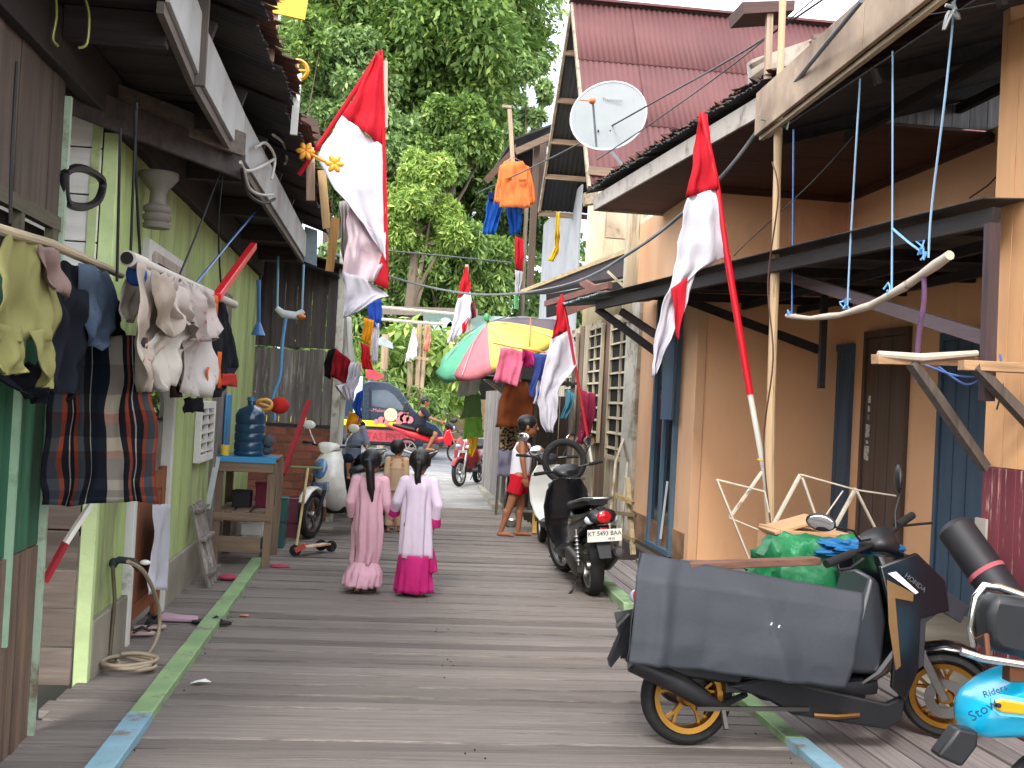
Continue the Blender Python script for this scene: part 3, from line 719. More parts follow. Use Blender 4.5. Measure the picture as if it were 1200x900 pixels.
for k in range(7):
    y0 = fB[1] - .2 + k * (fA[1] - fB[1] + .3) / 7; y1 = y0 + (fA[1] - fB[1] + .3) / 7 + .03
    def ex(y): t = (y - fB[1]) / (fA[1] - fB[1]); return fB[0] + (fA[0] - fB[0]) * t
    corrugated(y0, y1, ex(y0) - .09, ex(y1) - .09, 4.13 + .01 * (k % 2), 5.4 + .01 * (k % 2), 7.5, seed=100 + k, jag=.03).build('roof_sheet', m_blackroof, oh, world=True, smooth=50, solid=.005)
    corrugated(y0, y1, ex(y0) - .02, ex(y1) - .02, 4.22 + .01 * (k % 2), 5.49 + .01 * (k % 2), 7.5, seed=120 + k, jag=.05).build('rusted_sheet', m_rust, oh, world=True, smooth=50, solid=.005)
# plaster stub and broken timber where the two roofs meet
MB().poly3([PY(880, 70, 9.2), PY(962, 42, 9.2), PY(940, 96, 9.2), PY(884, 112, 9.2)], (0, 1, 0), .12).build('plaster_stub', mat('stained plaster', 'a99c90', var=.2, bump=.4, wear='5d4c42', wthr=(.5, .65)), oh, world=True)
for k, (x0, y0, x1, y1) in enumerate(((880, 78, 902, 66), (882, 92, 900, 80), (880, 104, 898, 98), (952, 44, 972, 40), (950, 50, 985, 34))):
    MB().beam(PY(x0, y0, 9.1), PY(x1, y1, 9.1), .05, .035, jit=.2, n=3).build('broken_batten', m_brownx, oh, world=True)

# near roof with stained brown fascia
nr = thing('near_porch_roof', 'near porch roof with water stained brown fascia and dark boarded underside at top right', 'roof', (2.9, 6, 3.7))
m_bf = mat('water stained fascia', 'a08a72', var=.2, scale=5, bump=.4, c2='6a5442', thr=(.4, .62), wear='c9b79c', wscale=3, wthr=(.6, .75))
gA, gB = PZ(888, 160, 3.7), PZ(1092, 0, 3.7); gd = gB - gA
for k in range(2):
    p, q = gA + gd * (k * .72), gA + gd * (k * .72 + .717)
    MB().poly3([p, q, q + V(0, 0, .33), p + V(0, 0, .33)], (-1, -.1, 0), .03).build('fascia_board', m_bf, nr, world=True, bevel=.004)
MB().beam(gA + V(.03, 0, -.012), gA + gd * 1.4 + V(.03, 0, -.012), .035, .03).build('fascia_batten', wood('pale batten', 'a89880', axis='y'), nr, world=True)
def nzr(x): return 3.75 + (x - 2.9) * .32
for k in range(26):
    y0 = 3.2 + k * .205
    a0 = V(2.95, y0, nzr(2.95)); a1 = V(7.2, y0, nzr(7.2))
    MB().poly3([a0, a1, a1 + V(0, .2, 0), a0 + V(0, .2, 0)], (0, 0, 1), .012).build('ceiling_board', m_darkx, nr, world=True)
for Y_ in (5.2, 6.6, 8.3):
    MB().beam((2.95, Y_, nzr(2.95) - .06), (7.2, Y_, nzr(7.2) - .06), .05, .1).build('rafter', m_purl, nr, world=True)
for X_ in (3.6, 4.5):
    MB().beam((X_, 3.2, nzr(X_) - .15), (X_, 8.5, nzr(X_) - .15), .05, .07).build('purlin', m_purl, nr, world=True)
for k in range(7):
    corrugated(3.0 + k * .8, 3.83 + k * .8, 2.82, 2.82, 4.06 + .01 * (k % 2), 5.6 + .01 * (k % 2), 7.2, seed=140 + k, jag=.05).build('rusted_sheet', m_rust, nr, world=True, smooth=50, solid=.005)
x = 3.4; k = 0
while x < 6.6:
    x1 = x + .15
    MB().poly3([V(x + .003, 8.44, 3.96), V(x1 - .003, 8.44, 3.96), V(x1 - .003, 8.44, nzr(x1) - .02), V(x + .003, 8.44, nzr(x) - .02)], (0, 1, 0), .015 + .004 * (k % 2)).build('gable_plank', wood('bare grey gable board', '8b8a8c', axis='z', c2='6f6e70', rnd=.12), nr, world=True); x = x1; k += 1

# low awning along the doors
aw = thing('low_awning', 'low dark timber awning with mauve struts over the doors of the orange house', 'awning', (3, 8, 2.6))
aA, aB = PY(700, 362, 12.0), PX(1168, 256, 3.2); aA.z = aB.z = 2.68
MB().beam(aA, aB + (aB - aA) * .0, .05, .10).build('front_beam', m_purl, aw, world=True, bevel=.004)
for k in range(8):
    t0, t1 = k / 8, (k + 1.03) / 8; p, q = aA.lerp(aB, t0), aA.lerp(aB, t1)
    ix_ = IX if p[1] < CY else CX
    MB().poly3([p + V(-.1, 0, .085), q + V(-.1, 0, .085), V(IX - .01 if q[1] < CY - .1 else CX, q[1], 2.86), V(IX - .01 if p[1] < CY - .1 else CX, p[1], 2.86)], (0, 0, 1), .006).build('awning_sheet', m_blackroof, aw, world=True)
for Y_ in (6.2, 7.4, 8.6, 9.8, 11.0):
    t = (Y_ - aA[1]) / (aB[1] - aA[1]); p = aA.lerp(aB, t)
    MB().beam(p + V(.03, 0, .03), V(IX - .01, Y_, 2.78), .045, .08).build('rafter', m_purl, aw, world=True)
for X_ in (3.7, 4.3): MB().beam((X_, 5.9, 2.69), (X_, 11.2, 2.69), .04, .07).build('purlin', m_purl, aw, world=True)
MB().beam(PY(905, 318, 8.6), PY(1160, 398, 6.1), .05, .085).build('mauve_strut', m_lilac, aw, world=True, bevel=.004)
MB().beam(PY(700, 362, 12.0), PY(772, 415, 11.6), .05, .08).build('dark_strut', m_purl, aw, world=True)
MB().beam(PY(800, 350, 11.2), PY(960, 410, 10.6), .05, .09).build('dark_strut', m_purl, aw, world=True)
MB().beam(PY(728, 365, 12.2), PY(768, 392, 11.8), .05, .08).build('mauve_strut', m_lilac, aw, world=True)
MB().beam(PY(967, 330, 8.9), PY(962, 455, 8.9), .05, .05).build('hanger', m_purl, aw, world=True)
MB().beam(PX(1163, 262, 3.14), PX(1156, 470, 3.14), .06, .06).build('post', wood('plum post', '463738', axis='z'), aw, world=True)
bb = corrugated(11.5, 13.3, 2.22, 2.05, 2.76, 2.9, 3.2, seed=160, jag=.02); bb.build('green_sheet', mat('verdigris sheet', '6f8786', var=.2, scale=6, bump=.4, c2='4a5c5c'), aw, world=True, smooth=50, solid=.005)
MB().box(PY(1019, 298, 8.3), (.09, .05, .1), (.2, .1, 0)).build('wood_block', m_lilac, aw, world=True)

# near house front on the right: grooved boards, cream over flaking burgundy
nh = thing('grooved_house_front', 'cream grooved board wall with flaking burgundy lower half at the right edge', 'wall', (3.2, NY, 0))
m_cream = mat('cream groove board', 'd29f70', var=.07, scale=4, stretch=(3, 3, .5), bump=.2, rough=.75, wear='9a6c48', wscale=2.2, wthr=(.62, .72), wstretch=(8, 8, .35), rnd=.04)
m_burg = mat('flaking burgundy paint', '6e2e38', var=.15, scale=6, stretch=(3, 3, .6), bump=.4, rough=.7, wear='c9a596', wscale=3.2, wthr=(.56, .62), wstretch=(7, 7, .5), rnd=.06)
zs = PY(1175, 548, NY)[2]
PXS = PY(1163, 420, NY)[0]
x = PXS; k = 0
while x < 4.9:
    x1 = x + (.035 if k % 2 else .095); yo = NY - (.0 if k % 2 else .02)
    MB().lohi((x + .001, yo, zs), (x1 - .001, NY + .05, 3.95)).build('wall_plank', m_cream, nh, world=True, bevel=.004)
    MB().lohi((x + .001, yo, -.05), (x1 - .001, NY + .05, zs - .003)).build('wall_plank', m_burg, nh, world=True, bevel=.004)
    x = x1; k += 1
MB().lohi((PXS - .015, NY - .03, .9), (PXS, NY + .08, 1.05)).build('splinter', m_fw, nh, world=True)
for k in range(18):
    y0 = NY - .14 * (k + 1)
    MB().lohi((PXS, y0 + .002, -.05), (PXS + .04, y0 + .138, zs)).build('wall_plank', m_burg, nh, world=True, bevel=.004)
    MB().lohi((PXS, y0 + .002, zs + .003), (PXS + .04, y0 + .138, 3.8)).build('wall_plank', m_cream, nh, world=True, bevel=.004)

# ------------------------------------------------------------------ house with the steep red roof
m_redroof = mat('faded red roofing', '643d3c', var=.08, scale=2.2, bump=.15, rough=.7, c2='5a3636', wear='4c3030', wscale=1.4, wthr=(.55, .8), rnd=.05)
m_under = mat('dark roof underside', '3a3c40', var=.15, bump=.2)
rh = thing('red_roof_house', 'tall cream walled house with steep faded red corrugated roof behind the orange house', 'house', (3.4, 17, 0))
RY, RZ, GX = 18.0, PY(670, 3, 18.0)[2], PY(670, 3, 18.0)[0]
FZ = 4.7; FY = RY - (RZ - FZ) * (RY - 16.0) / (RZ - PY(697, 170, 16.0)[2])
BYk = PX(632, 246, GX)[1]; BZk = PX(632, 246, GX)[2]
def slope_sheet(x0, x1, p0, p1, pitch=.09, amp=.012, lift=0):
    """corrugated sheet from ridge point (Y,Z) p0 to eave point p1, spanning x0..x1"""
    b = MB(); n = int((x1 - x0) / pitch * 4); ny = (p1[1] - p0[1]) and 1
    d = V(0, p1[0] - p0[0], p1[1] - p0[1]).normalized(); nn = V(0, -d.z, d.y)
    if nn.z < 0: nn = -nn
    for i in range(n + 1):
        x = x0 + (x1 - x0) * i / n; o = nn * (math.sin(2 * PI * x / pitch) * amp + lift)
        b.v += [(x, p0[0] + o.y, p0[1] + o.z), (x, p1[0] + o.y, p1[1] + o.z)]
    for i in range(n): b.f.append((2 * i, 2 * i + 1, 2 * i + 3, 2 * i + 2))
    return b
x = GX; k = 0
while x < 12:
    w_ = .98
    for q in range(3):
        t0, t1 = q / 3, (q + 1.04) / 3
        P0 = (RY + (FY - RY) * t0, RZ + (FZ - RZ) * t0); P1 = (RY + (FY - RY) * t1, RZ + (FZ - RZ) * t1)
        slope_sheet(x, x + w_ + .05, P0, P1, lift=.02 - .012 * q + .006 * (k % 2)).build('roof_sheet', m_redroof, rh, world=True, smooth=70, solid=.004)
    P0 = (RY, RZ); P1 = (BYk, BZk)
    if k < 5: slope_sheet(x, x + w_ + .03, P0, P1, lift=.004 * (k % 2)).build('back_sheet', m_under, rh, world=True, smooth=70, solid=.004)
    x += w_; k += 1
MB().beam((GX - .03, RY, RZ + .05), (12.5, RY, RZ + .05), .25, .04).build('ridge_cap', m_redroof, rh, world=True)
m_bat = wood('pale roof batten', '7d6a58', axis='x')
m_barge = wood('barge board', '9a8c78', axis='y', c2='6f6353')
MB().beam((GX, RY, RZ - .04), (GX, BYk, BZk - .04), .04, .1).build('barge_board', m_barge, rh, world=True)
MB().beam((GX, RY, RZ - .03), (GX, FY, FZ - .03), .04, .08).build('barge_board', m_barge, rh, world=True)
for t in (.2, .42, .62, .8, 1.0):
    yb, z_ = RY + (BYk - RY) * t, RZ + (BZk - RZ) * t - .07
    MB().beam((GX, yb, z_), (GX + .95, yb, z_), .07, .09).build('batten', m_bat, rh, world=True)
WX = 3.42
m_cw = mat('cream corrugated wall', 'd8c9a2', var=.05, bump=.1, c2='cbb98e', wear='a08a68', wscale=2, wthr=(.65, .8), wstretch=(2, 2, .3))
m_gw = mat('pale grey wall sheet', 'a6a8aa', var=.05, bump=.1, c2='989b9e')
ys = PX(686, 300, WX)[1]
def vsheet(y0, y1, z0, z1, X_, mt, pitch=.076, amp=.009):
    b = MB(); n = int((y1 - y0) / pitch * 4)
    for i in range(n + 1):
        y = y0 + (y1 - y0) * i / n; o = math.sin(2 * PI * y / pitch) * amp; b.v += [(X_ + o, y, z0), (X_ + o, y, z1)]
    for i in range(n): b.f.append((2 * i, 2 * i + 1, 2 * i + 3, 2 * i + 2))
    b.build('wall_sheet', mt, rh, world=True, smooth=70, solid=.004)
y = 14.25
while y < ys: vsheet(y, min(y + .8, ys) - .004, 2.6, 4.15 if y < 16.2 else 5.3, WX, m_cw); y += .8
while y < 24.6: MB().lohi((WX, y + .004, 2.2), (WX + .03, y + 1.18, 5.6)).build('wall_sheet', m_gw, rh, world=True); y += 1.19
# gable end above (faces the street), stained render between roof and cream wall
MB().poly3([(GX + .95, FY + .2, FZ), (GX + .95, BYk, BZk), (GX + .95, RY, RZ - .2)], (1, 0, 0), .05).build('gable_wall', m_cw, rh, world=True)
MB().lohi((GX + .3, FY + .1, 4.0), (9, FY + .2, FZ + .05)).build('front_wall', mat('mottled render', 'b5a48c', var=.2, bump=.3, c2='8d7c66', scale=4, wear='5f4f44', wthr=(.55, .7)), rh, world=True)
MB().beam(PY(690, 200, 15.6), PY(718, 203, 15.6), .08, .12).build('timber_end', m_bat, rh, world=True)
MB().beam(PY(684, 234, 15.2), PY(700, 232, 15.2), .2, .16).build('timber_end', m_barge, rh, world=True)
# hipped small roof of the dark house farther on
dh = thing('dark_roof_shed', 'small dark tin roofed upper shed left of the red roof, behind the orange jacket', 'shed', (2.4, 22, 3))
MB().poly3([PY(600, 165, 22), PY(650, 146, 22), PY(645, 170, 24), PY(570, 212, 24)], (0, 0, 1), .04).build('roof_sheet', m_blackroof, dh, world=True)
MB().poly3([PY(566, 210, 21.5), PY(605, 168, 21.5), PY(604, 178, 21.5), PY(572, 215, 21.5)], (0, 1, 0), .05).build('barge_board', wood('brown barge', '5b4438', axis='x'), dh, world=True)
MB().beam(PY(604, 178, 21.4), PY(645, 160, 21.4), .1, .12).build('eave_beam', m_bat, dh, world=True)
MB().beam(PY(629, 168, 21.6), PY(621, 340, 21.6), .12, .12).build('post', wood('dark post', '55453b', axis='z'), dh, world=True)
MB().beam(PY(637, 165, 22), PY(630, 250, 22), .15, .1).build('post', wood('dark post', '55453b', axis='z'), dh, world=True)
MB().poly3([PY(606, 182, 23), PY(640, 168, 23), PY(632, 240, 23), PY(606, 240, 23)], (0, 1, 0), .04).build('back_wall', m_dark, dh, world=True)

# ------------------------------------------------------------------ timber shopfront row between stall and orange house
sf = thing('louvred_shopfront', 'peeling cream timber shopfront with louvre blades beside the parked scooters', 'house', (3.3, 16, 0))
m_pcream = mat('peeling cream timber', 'b9ad94', var=.12, scale=5, stretch=(5, 5, .5), bump=.35, c2='a5977c', wear='6f5d49', wscale=2.2, wthr=(.54, .68), wstretch=(6, 6, .5), rnd=.1)
y = 14.22; k = 0; rr = random.Random(5)
while y < 21:
    wd = rr.choice((.16, .2, .26)); 
    MB().lohi((3.3 - .03 * rr.random(), y + .004, -.05), (3.34, y + wd - .004, 2.9)).build('wall_plank', m_pcream if rr.random() > .25 else wood('mid brown upright', '7b6552', axis='z'), sf, world=True, bevel=.004); y += wd
for (xa, xb, ya, yb_) in ((742, 716, 375, 545), (706, 690, 385, 520), (676, 664, 395, 520)):
    y0, y1 = PX(xa, 450, 3.26)[1], PX(xb, 450, 3.26)[1]
    louvre(sf, 3.262, y0, y1, PX(xa, yb_, 3.26)[2], PX(xb, ya, 3.26)[2], m_pcream, m_pcream, n=9, side=-1)
MB().lohi((3.2, PX(746, 500, 3.24)[1], -.05), (3.28, 14.5, 2.95)).build('white_upright', mat('white upright', 'c9c3b4', wear='8d8270', wthr=(.5, .62)), sf, world=True, bevel=.005)
# awnings above it
MB().poly3([PY(605, 345, 20), PY(757, 288, 14.4), PY(752, 322, 14.6), PY(640, 345, 19)], (0, 0, 1), .02).build('upper_awning', mat('dark awning sheet', '4b4245', var=.15, bump=.3), sf, world=True)
MB().beam(PY(603, 345, 20), PY(757, 286, 14.4), .05, .06).build('awning_edge', wood('pale edge', 'b8a27c', axis='y'), sf, world=True)  # pale tan timber along the awning edge
MB().poly3([PY(655, 362, 15.5), PY(712, 345, 13.2), PY(712, 352, 13.2), PY(660, 372, 15.5)], (0, 0, 1), .02).build('red_sheet', mat('red brown sheet', '8a5a4f', bump=.3), sf, world=True)
MB().beam(PY(640, 356, 16), PY(715, 334, 13.2), .06, .08).build('awning_rail', wood('red brown rail', '7b5148', axis='y'), sf, world=True)
MB().beam(PY(682, 330, 15), PY(712, 347, 14), .06, .1).build('brace', wood('red brown rail', '7b5148', axis='y'), sf, world=True)
MB().beam(PY(712, 318, 14.4), PY(736, 340, 14.2), .03, .03).build('brace', m_pcream, sf, world=True)
MB().poly3([PY(640, 345, 17.5), PY(752, 325, 14.6), PY(752, 345, 14.6), PY(640, 372, 17.5)], (1, 0, 0), .03).build('dark_board', m_dark, sf, world=True)  # near-black board below the upper awning
MB().lohi((3.1, 14.25, 2.7), (3.3, 14.4, 4.2)).build('end_board', m_pcream, sf, world=True)
MB().lohi((2.35, 15, -.05), (3.3, 21, .12)).build('step', m_plinth, sf, world=True, bevel=.01)
# stall shed under the parasol
st = thing('stall_shed', 'narrow grey board stall hung with washing under the parasol', 'stall', (2.1, 16.5, 0))
SY = 16.4; sx = PY(588, 590, SY)[0]
y = SY; rr = random.Random(6)
while y < 19.8:
    wd = rr.uniform(.12, .2); MB().lohi((sx, y + .003, -.05), (sx + .03 + .01 * rr.random(), y + wd - .003, 1.75)).build('wall_plank', m_greyw, st, world=True, bevel=.004); y += wd
for X_ in (sx, sx + .42, sx + .95): MB().beam((X_, SY - .02, -.05), (X_ + .03, SY - .02, 2.25), .06, .05).build('post', m_greyw, st, world=True, bevel=.004)
x = sx + .1
while x < sx + .95:
    MB().lohi((x, SY + .3, -.05), (x + .14, SY + .33, 1.7)).build('wall_plank', wood('dark brown board', '4b3f37', axis='z'), st, world=True); x += .15  # dark brown boards at the back of the stall
MB().beam((sx - .45, SY - .06, 1.92), (sx + 1.0, SY - .06, 1.88), .05, .05).build('rail', mat('black rail', '26292b'), st, world=True)
MB().lohi((sx - .4, SY, 1.96), (sx + .2, SY + .9, 2.0)).build('shelf_sheet', plastic('blue tray', '3c5fa0'), st, world=True)
MB().beam((sx - .35, SY, 1.9), (sx + .25, SY + .1, 1.5), .05, .05).build('brace', wood('pale brace', 'a59d90', axis='x'), st, world=True)
MB().lohi((sx + .1, SY + .9, 1.9), (sx + 1.2, SY + 2.9, 1.95)).build('roof_sheet', m_blackroof, st, world=True)
MB().beam((sx - .1, SY - .3, .02), (sx + .02, SY + 3.4, .02), .15, .1).build('edge_slab', m_plinth, st, world=True)
# porch floor of the recess
MB().lohi((3.17, 5.5, -.08), (4.8, 11.24, .03)).build('porch_slab', m_plinth, oh, world=True, bevel=.01)
# ================================================================== VEGETATION
def leaf_mat(name, c, cy, var=.35):
    M = bpy.data.materials.new(name); M.use_nodes = True; t = M.node_tree; N = t.nodes; K = t.links.new
    b = N['Principled BSDF']; b.inputs['Roughness'].default_value = .45; b.inputs['Specular IOR Level'].default_value = .35
    g = N.new('ShaderNodeNewGeometry'); r = N.new('ShaderNodeValToRGB'); c = srgb(c); cy = srgb(cy)
    r.color_ramp.elements[0].color = (*[x * (1 - var) for x in c], 1); r.color_ramp.elements[1].color = (*cy, 1)
    e = r.color_ramp.elements.new(.55); e.color = (*c, 1)
    K(g.outputs['Random Per Island'], r.inputs[0]); K(r.outputs[0], b.inputs['Base Color'])
    tr = N.new('ShaderNodeBsdfTranslucent'); mx_ = N.new('ShaderNodeMixShader'); mx_.inputs[0].default_value = .3
    hs = N.new('ShaderNodeHueSaturation'); hs.inputs['Value'].default_value = 1.3; hs.inputs['Saturation'].default_value = 1.1
    K(r.outputs[0], hs.inputs['Color']); K(hs.outputs[0], tr.inputs[0])
    K(b.outputs[0], mx_.inputs[1]); K(tr.outputs[0], mx_.inputs[2]); K(mx_.outputs[0], N['Material Output'].inputs[0])
    return M
def leaves(centres, radii, n, size, seed, droop=.4, aspect=.42, shell=.55, flat=1.0):
    """n small folded leaves spread through ellipsoid clumps"""
    g = np.random.default_rng(seed); C_ = np.array(centres, float); R_ = np.array(radii, float)
    w_ = (R_ ** 2); idx = g.choice(len(C_), n, p=w_ / w_.sum())
    d = g.normal(size=(n, 3)); d /= np.linalg.norm(d, axis=1)[:, None]
    rr_ = R_[idx] * (1 - shell * g.random(n) ** 1.6)
    p = C_[idx] + d * rr_[:, None] * np.array([1, 1, flat]) + g.normal(size=(n, 3)) * (R_[idx] * .1)[:, None]
    ax = d * .7 + g.normal(size=(n, 3)) * .55; ax[:, 2] -= droop; ax /= np.linalg.norm(ax, axis=1)[:, None]
    up = g.normal(size=(n, 3)) * .6 + np.array([0, 0, 1.0]); sd_ = np.cross(ax, up); sd_ /= np.linalg.norm(sd_, axis=1)[:, None]
    nn = np.cross(sd_, ax); L_ = size * (.6 + .8 * g.random(n))[:, None]; W_ = L_ * aspect * .5
    base = p - ax * L_ * .5; tip = p + ax * L_ * .5; mid = p + nn * W_ * -.25
    v = np.stack([base, mid + sd_ * W_ + nn * W_ * .5, tip, mid - sd_ * W_ + nn * W_ * .5], 1).reshape(-1, 3)
    return v
def leaf_obj(name, v, material, parent=None, **k):
    n = len(v) // 4; me = bpy.data.meshes.new(name)
    off = np.array(wmat(parent).translation) if parent is not None else np.zeros(3)
    v = (v - off).astype(np.float32)
    me.vertices.add(len(v)); me.vertices.foreach_set('co', v.ravel())
    i = np.arange(n)[:, None] * 4; tri = np.concatenate([i + np.array([[0, 1, 2]]), i + np.array([[0, 2, 3]])], 1).ravel()
    me.loops.add(len(tri)); me.loops.foreach_set('vertex_index', tri.astype(np.int32))
    me.polygons.add(2 * n); me.polygons.foreach_set('loop_start', np.arange(0, 6 * n, 3, dtype=np.int32)); 
    me.update(calc_edges=True); me.validate(); me.materials.append(material)
    o = bpy.data.objects.new(name, me); COL.objects.link(o)
    if parent is not None: o.parent = parent
    return tag(o, **k)
m_bark = mat('bark', '6a5c4c', var=.3, scale=4, stretch=(2, 2, .5), bump=.6, c2='4c4236')
lf_dark = leaf_mat('deep green leaf', '5f7a48', '8fa85c')  # distance haze is put into the leaf greens, paled and greyed
lf_mid = leaf_mat('mid green leaf', '6c8a4a', 'a5bb66')
lf_bright = leaf_mat('bright green leaf', '8aa855', 'c6d47c')
lf_cool = leaf_mat('cool green leaf', '74905a', 'a9bf78')
def tree(label, px, py, Y, rpx, n, size, lm, seed, ncl=34, trunk=.25, ry=None, group='trees beyond the cross road', name='broadleaf_tree', ground=-.03, droop=.4, aspect=.42, clr=.30, sub=1):
    """crown centred on a surveyed sight line; rpx crown half-width in photo pixels"""
    c = PY(px, py, Y); R = rpx * mpp(Y); RyV = (ry or rpx) * mpp(Y)
    t = thing(name, label, 'tree', (c.x, Y, ground), group=group)
    g = random.Random(seed); cen = []; rad_ = []
    b = MB(); top = V(c.x, Y, c.z - RyV * .3)
    b.tube([V(c.x + R * .05, Y, ground), V(c.x, Y, c.z * .3), V(c.x - R * .06, Y, c.z * .6), top], [trunk * 1.2, trunk, trunk * .8, trunk * .5], n=9)
    for k in range(ncl):
        d = V(g.gauss(0, 1), g.gauss(0, 1), g.gauss(0, 1)).normalized(); q = g.uniform(.45, .95)
        p = V(c.x + d.x * R * q, Y + d.y * R * q * .8, c.z + d.z * RyV * q); r = R * clr * g.uniform(.65, 1.25)
        cen.append(p); rad_.append(r)
        if k % 3 == 0:
            s_ = V(c.x, Y, ground).lerp(top, g.uniform(.55, 1)); mdl = s_.lerp(p, .5) + V(0, 0, -.1 * R)
            b.tube([s_, mdl, p], [trunk * .4, trunk * .22, trunk * .08], n=6)
    b.build('trunk', m_bark, t, world=True)
    leaf_obj('crown', leaves(cen, rad_, n, size, seed, droop=droop, aspect=aspect), lm, t)
    return t
tree('large spreading deep green tree rising out of the top of the picture in the middle', 500, 45, 46, 155, 105000, .34, lf_mid, 1, ncl=100, trunk=.4, ry=135, clr=.24)
tree('dark leafy tree between the tall tree and the upper shed', 578, 230, 48, 75, 42000, .34, lf_dark, 2, ncl=44, ry=120)
tree('cool green tree behind the near flag, left of the tall tree', 405, 150, 43, 78, 46000, .30, lf_cool, 3, ncl=44, ry=100)
tree('dark topped tree at the upper left above the ring finial', 400, 20, 50, 62, 22000, .36, lf_cool, 11, ncl=24, ry=60)
tree('bright yellow green tree right of the near flag', 490, 250, 37, 56, 34000, .26, lf_bright, 4, ncl=30, ry=72, aspect=.3)
tree('mid green drooping tree below the bright tree', 525, 325, 39, 75, 36000, .30, lf_mid, 5, ncl=34, ry=58, aspect=.3)
tree('bushy tree filling the gap behind the near flag cloth', 440, 330, 40, 70, 34000, .28, lf_cool, 6, ncl=32, ry=72)
tree('pale slender tree in front of the sky gap right of the tall tree', 625, 120, 41, 30, 3600, .30, lf_cool, 7, ncl=14, ry=70, trunk=.1)
tree('thin tree in front of the sky gap left of the tall tree', 352, 60, 41, 32, 3600, .30, lf_mid, 8, ncl=14, ry=60, trunk=.1)
# woods closing the view lower down and to the sides
g = random.Random(12); cen = []; rad_ = []
for k in range(150):
    x = g.uniform(-34, 30); cen.append((x, g.uniform(52, 60), g.uniform(0, 9 if -16 < x < 14 else 7))); rad_.append(g.uniform(1.4, 2.6))
tree('low leafy tree before the trunks of the tall tree, left of the blue shorts', 525, 165, 41, 58, 30000, .3, lf_mid, 15, ncl=30, ry=52)
tree('soft green tree left of the bright tree, behind the flag tip', 450, 190, 41, 60, 30000, .3, lf_cool, 16, ncl=30, ry=60)
leaf_obj('far_woods', leaves(cen, rad_, 90000, .55, 40), lf_dark, label='dense dark woods closing the view behind the trees', cat='woods', kind='stuff')
# low plants at the far roadside
def fern(px, py, Y, label, n=9, s=.9, seed=0, lm=lf_bright, name='leafy_plant', group=None, long=.32, asp=.3):
    p0 = PY(px, py, Y); t = thing(name, label, 'plant', (p0.x, Y, -.03), group=group); g = random.Random(seed)
    b = MB(); cs = []; rs = []
    for k in range(n):
        a = g.uniform(0, 6.28); e = V(math.cos(a) * s * .6, math.sin(a) * s * .5, s * g.uniform(.6, 1.5)); q = V(p0.x, Y, -.03)
        b.tube([q, q + e * .5 + V(0, 0, .1), q + e], [.02, .015, .008], n=5); cs.append(q + e); rs.append(s * .32)
    b.build('stem', mat('green stem', '5d7f3a'), t, world=True)
    leaf_obj('foliage', leaves(cs, rs, 160 * n, long, seed, droop=.6, aspect=asp), lm, t)
fern(470, 500, 33.5, 'glossy fern clump behind the parked dark truck', 12, 1.5, 1, lf_mid)
fern(478, 450, 35.0, 'broad leaved young banana like plant between the roadside posts', 10, 2.2, 2, lf_bright, long=.5, asp=.35)
fern(440, 430, 34.5, 'leafy plant over the truck cab beside the thick post', 10, 2.4, 3, lf_mid)
fern(500, 440, 36.5, 'trailing green plant left of the roadside shop opening', 8, 2.0, 4, lf_cool)

# ================================================================== ROADSIDE SHOP AND POSTS
RYY = 36.5
rs = thing('roadside_shop', 'open fronted roadside shop with picture signboard over a dark opening', 'shop', (PY(540, 500, RYY)[0], RYY, 0))
def q4(pts, Y, mt, name, par, th=.05, nrm=(0, 1, 0)): return MB().poly3([PY(x, y, Y) for x, y in pts], nrm, th).build(name, mt, par, world=True)
q4([(496, 404), (700, 414), (700, 560), (492, 560)], RYY + 3, m_dark, 'back_wall', rs)
q4([(496, 367), (640, 373), (640, 397), (496, 392)], RYY, mat('sign face grey', '5b6f6b', var=.3, scale=.8, bump=0, c2='93a8a2', thr=(.45, .52), detail=2), 'signboard', rs)
q4([(500, 394), (600, 399), (600, 405), (500, 400)], RYY - .05, mat('sign pink strip', 'a8766f', bump=0), 'sign_strip', rs)
q4([(494, 401), (600, 406), (600, 413), (494, 407)], RYY - .1, mat('white fascia strip', 'b5b9b9', bump=0), 'fascia', rs, th=.3)
q4([(440, 358), (560, 362), (560, 372), (440, 368)], RYY + .2, mat('brown roof edge', '71655e', bump=.2), 'roof_edge', rs)
q4([(505, 465), (600, 470), (600, 560), (505, 560)], RYY + .6, mat('ochre wall', '8c7755', var=.1, bump=.2), 'low_wall', rs)
b = MB(); 
for (x, y) in ((522, 380), (531, 384), (512, 388)): b.lathe([(0, -.02), (.22, -.02), (.22, .02), (0, .02)], PY(x, y, RYY - .08), axis='y', n=14)
b.build('sign_motif', mat('pale sign motif', 'b0c2bd', bump=0), rs, world=True)
# hanging toy cars on card: red plates on white card
for k, (x, y) in enumerate(((494, 470), (508, 470), (518, 482))):
    t = thing('number_card', ('white card with red figure hanging at the shop front, upper left of the rider', 'red bordered card between two white ones at the shop front', 'white card with red figure lowest, just right of the rider head')[k], 'card', PY(x, y, RYY - .6), group='cards hung at the shop front')
    c = V(0, 0, 0)
    MB().box(c, (.32, .02, .55)).build('card', plastic('card white' if k != 1 else 'card red', 'e3e1dc' if k != 1 else 'b63a35'), t)
    text('8', .5, plastic('figure red' if k != 1 else 'figure white', 'c5282b' if k != 1 else 'eee7df'), t, (0, -.015, 0), (PI / 2, 0, 0))
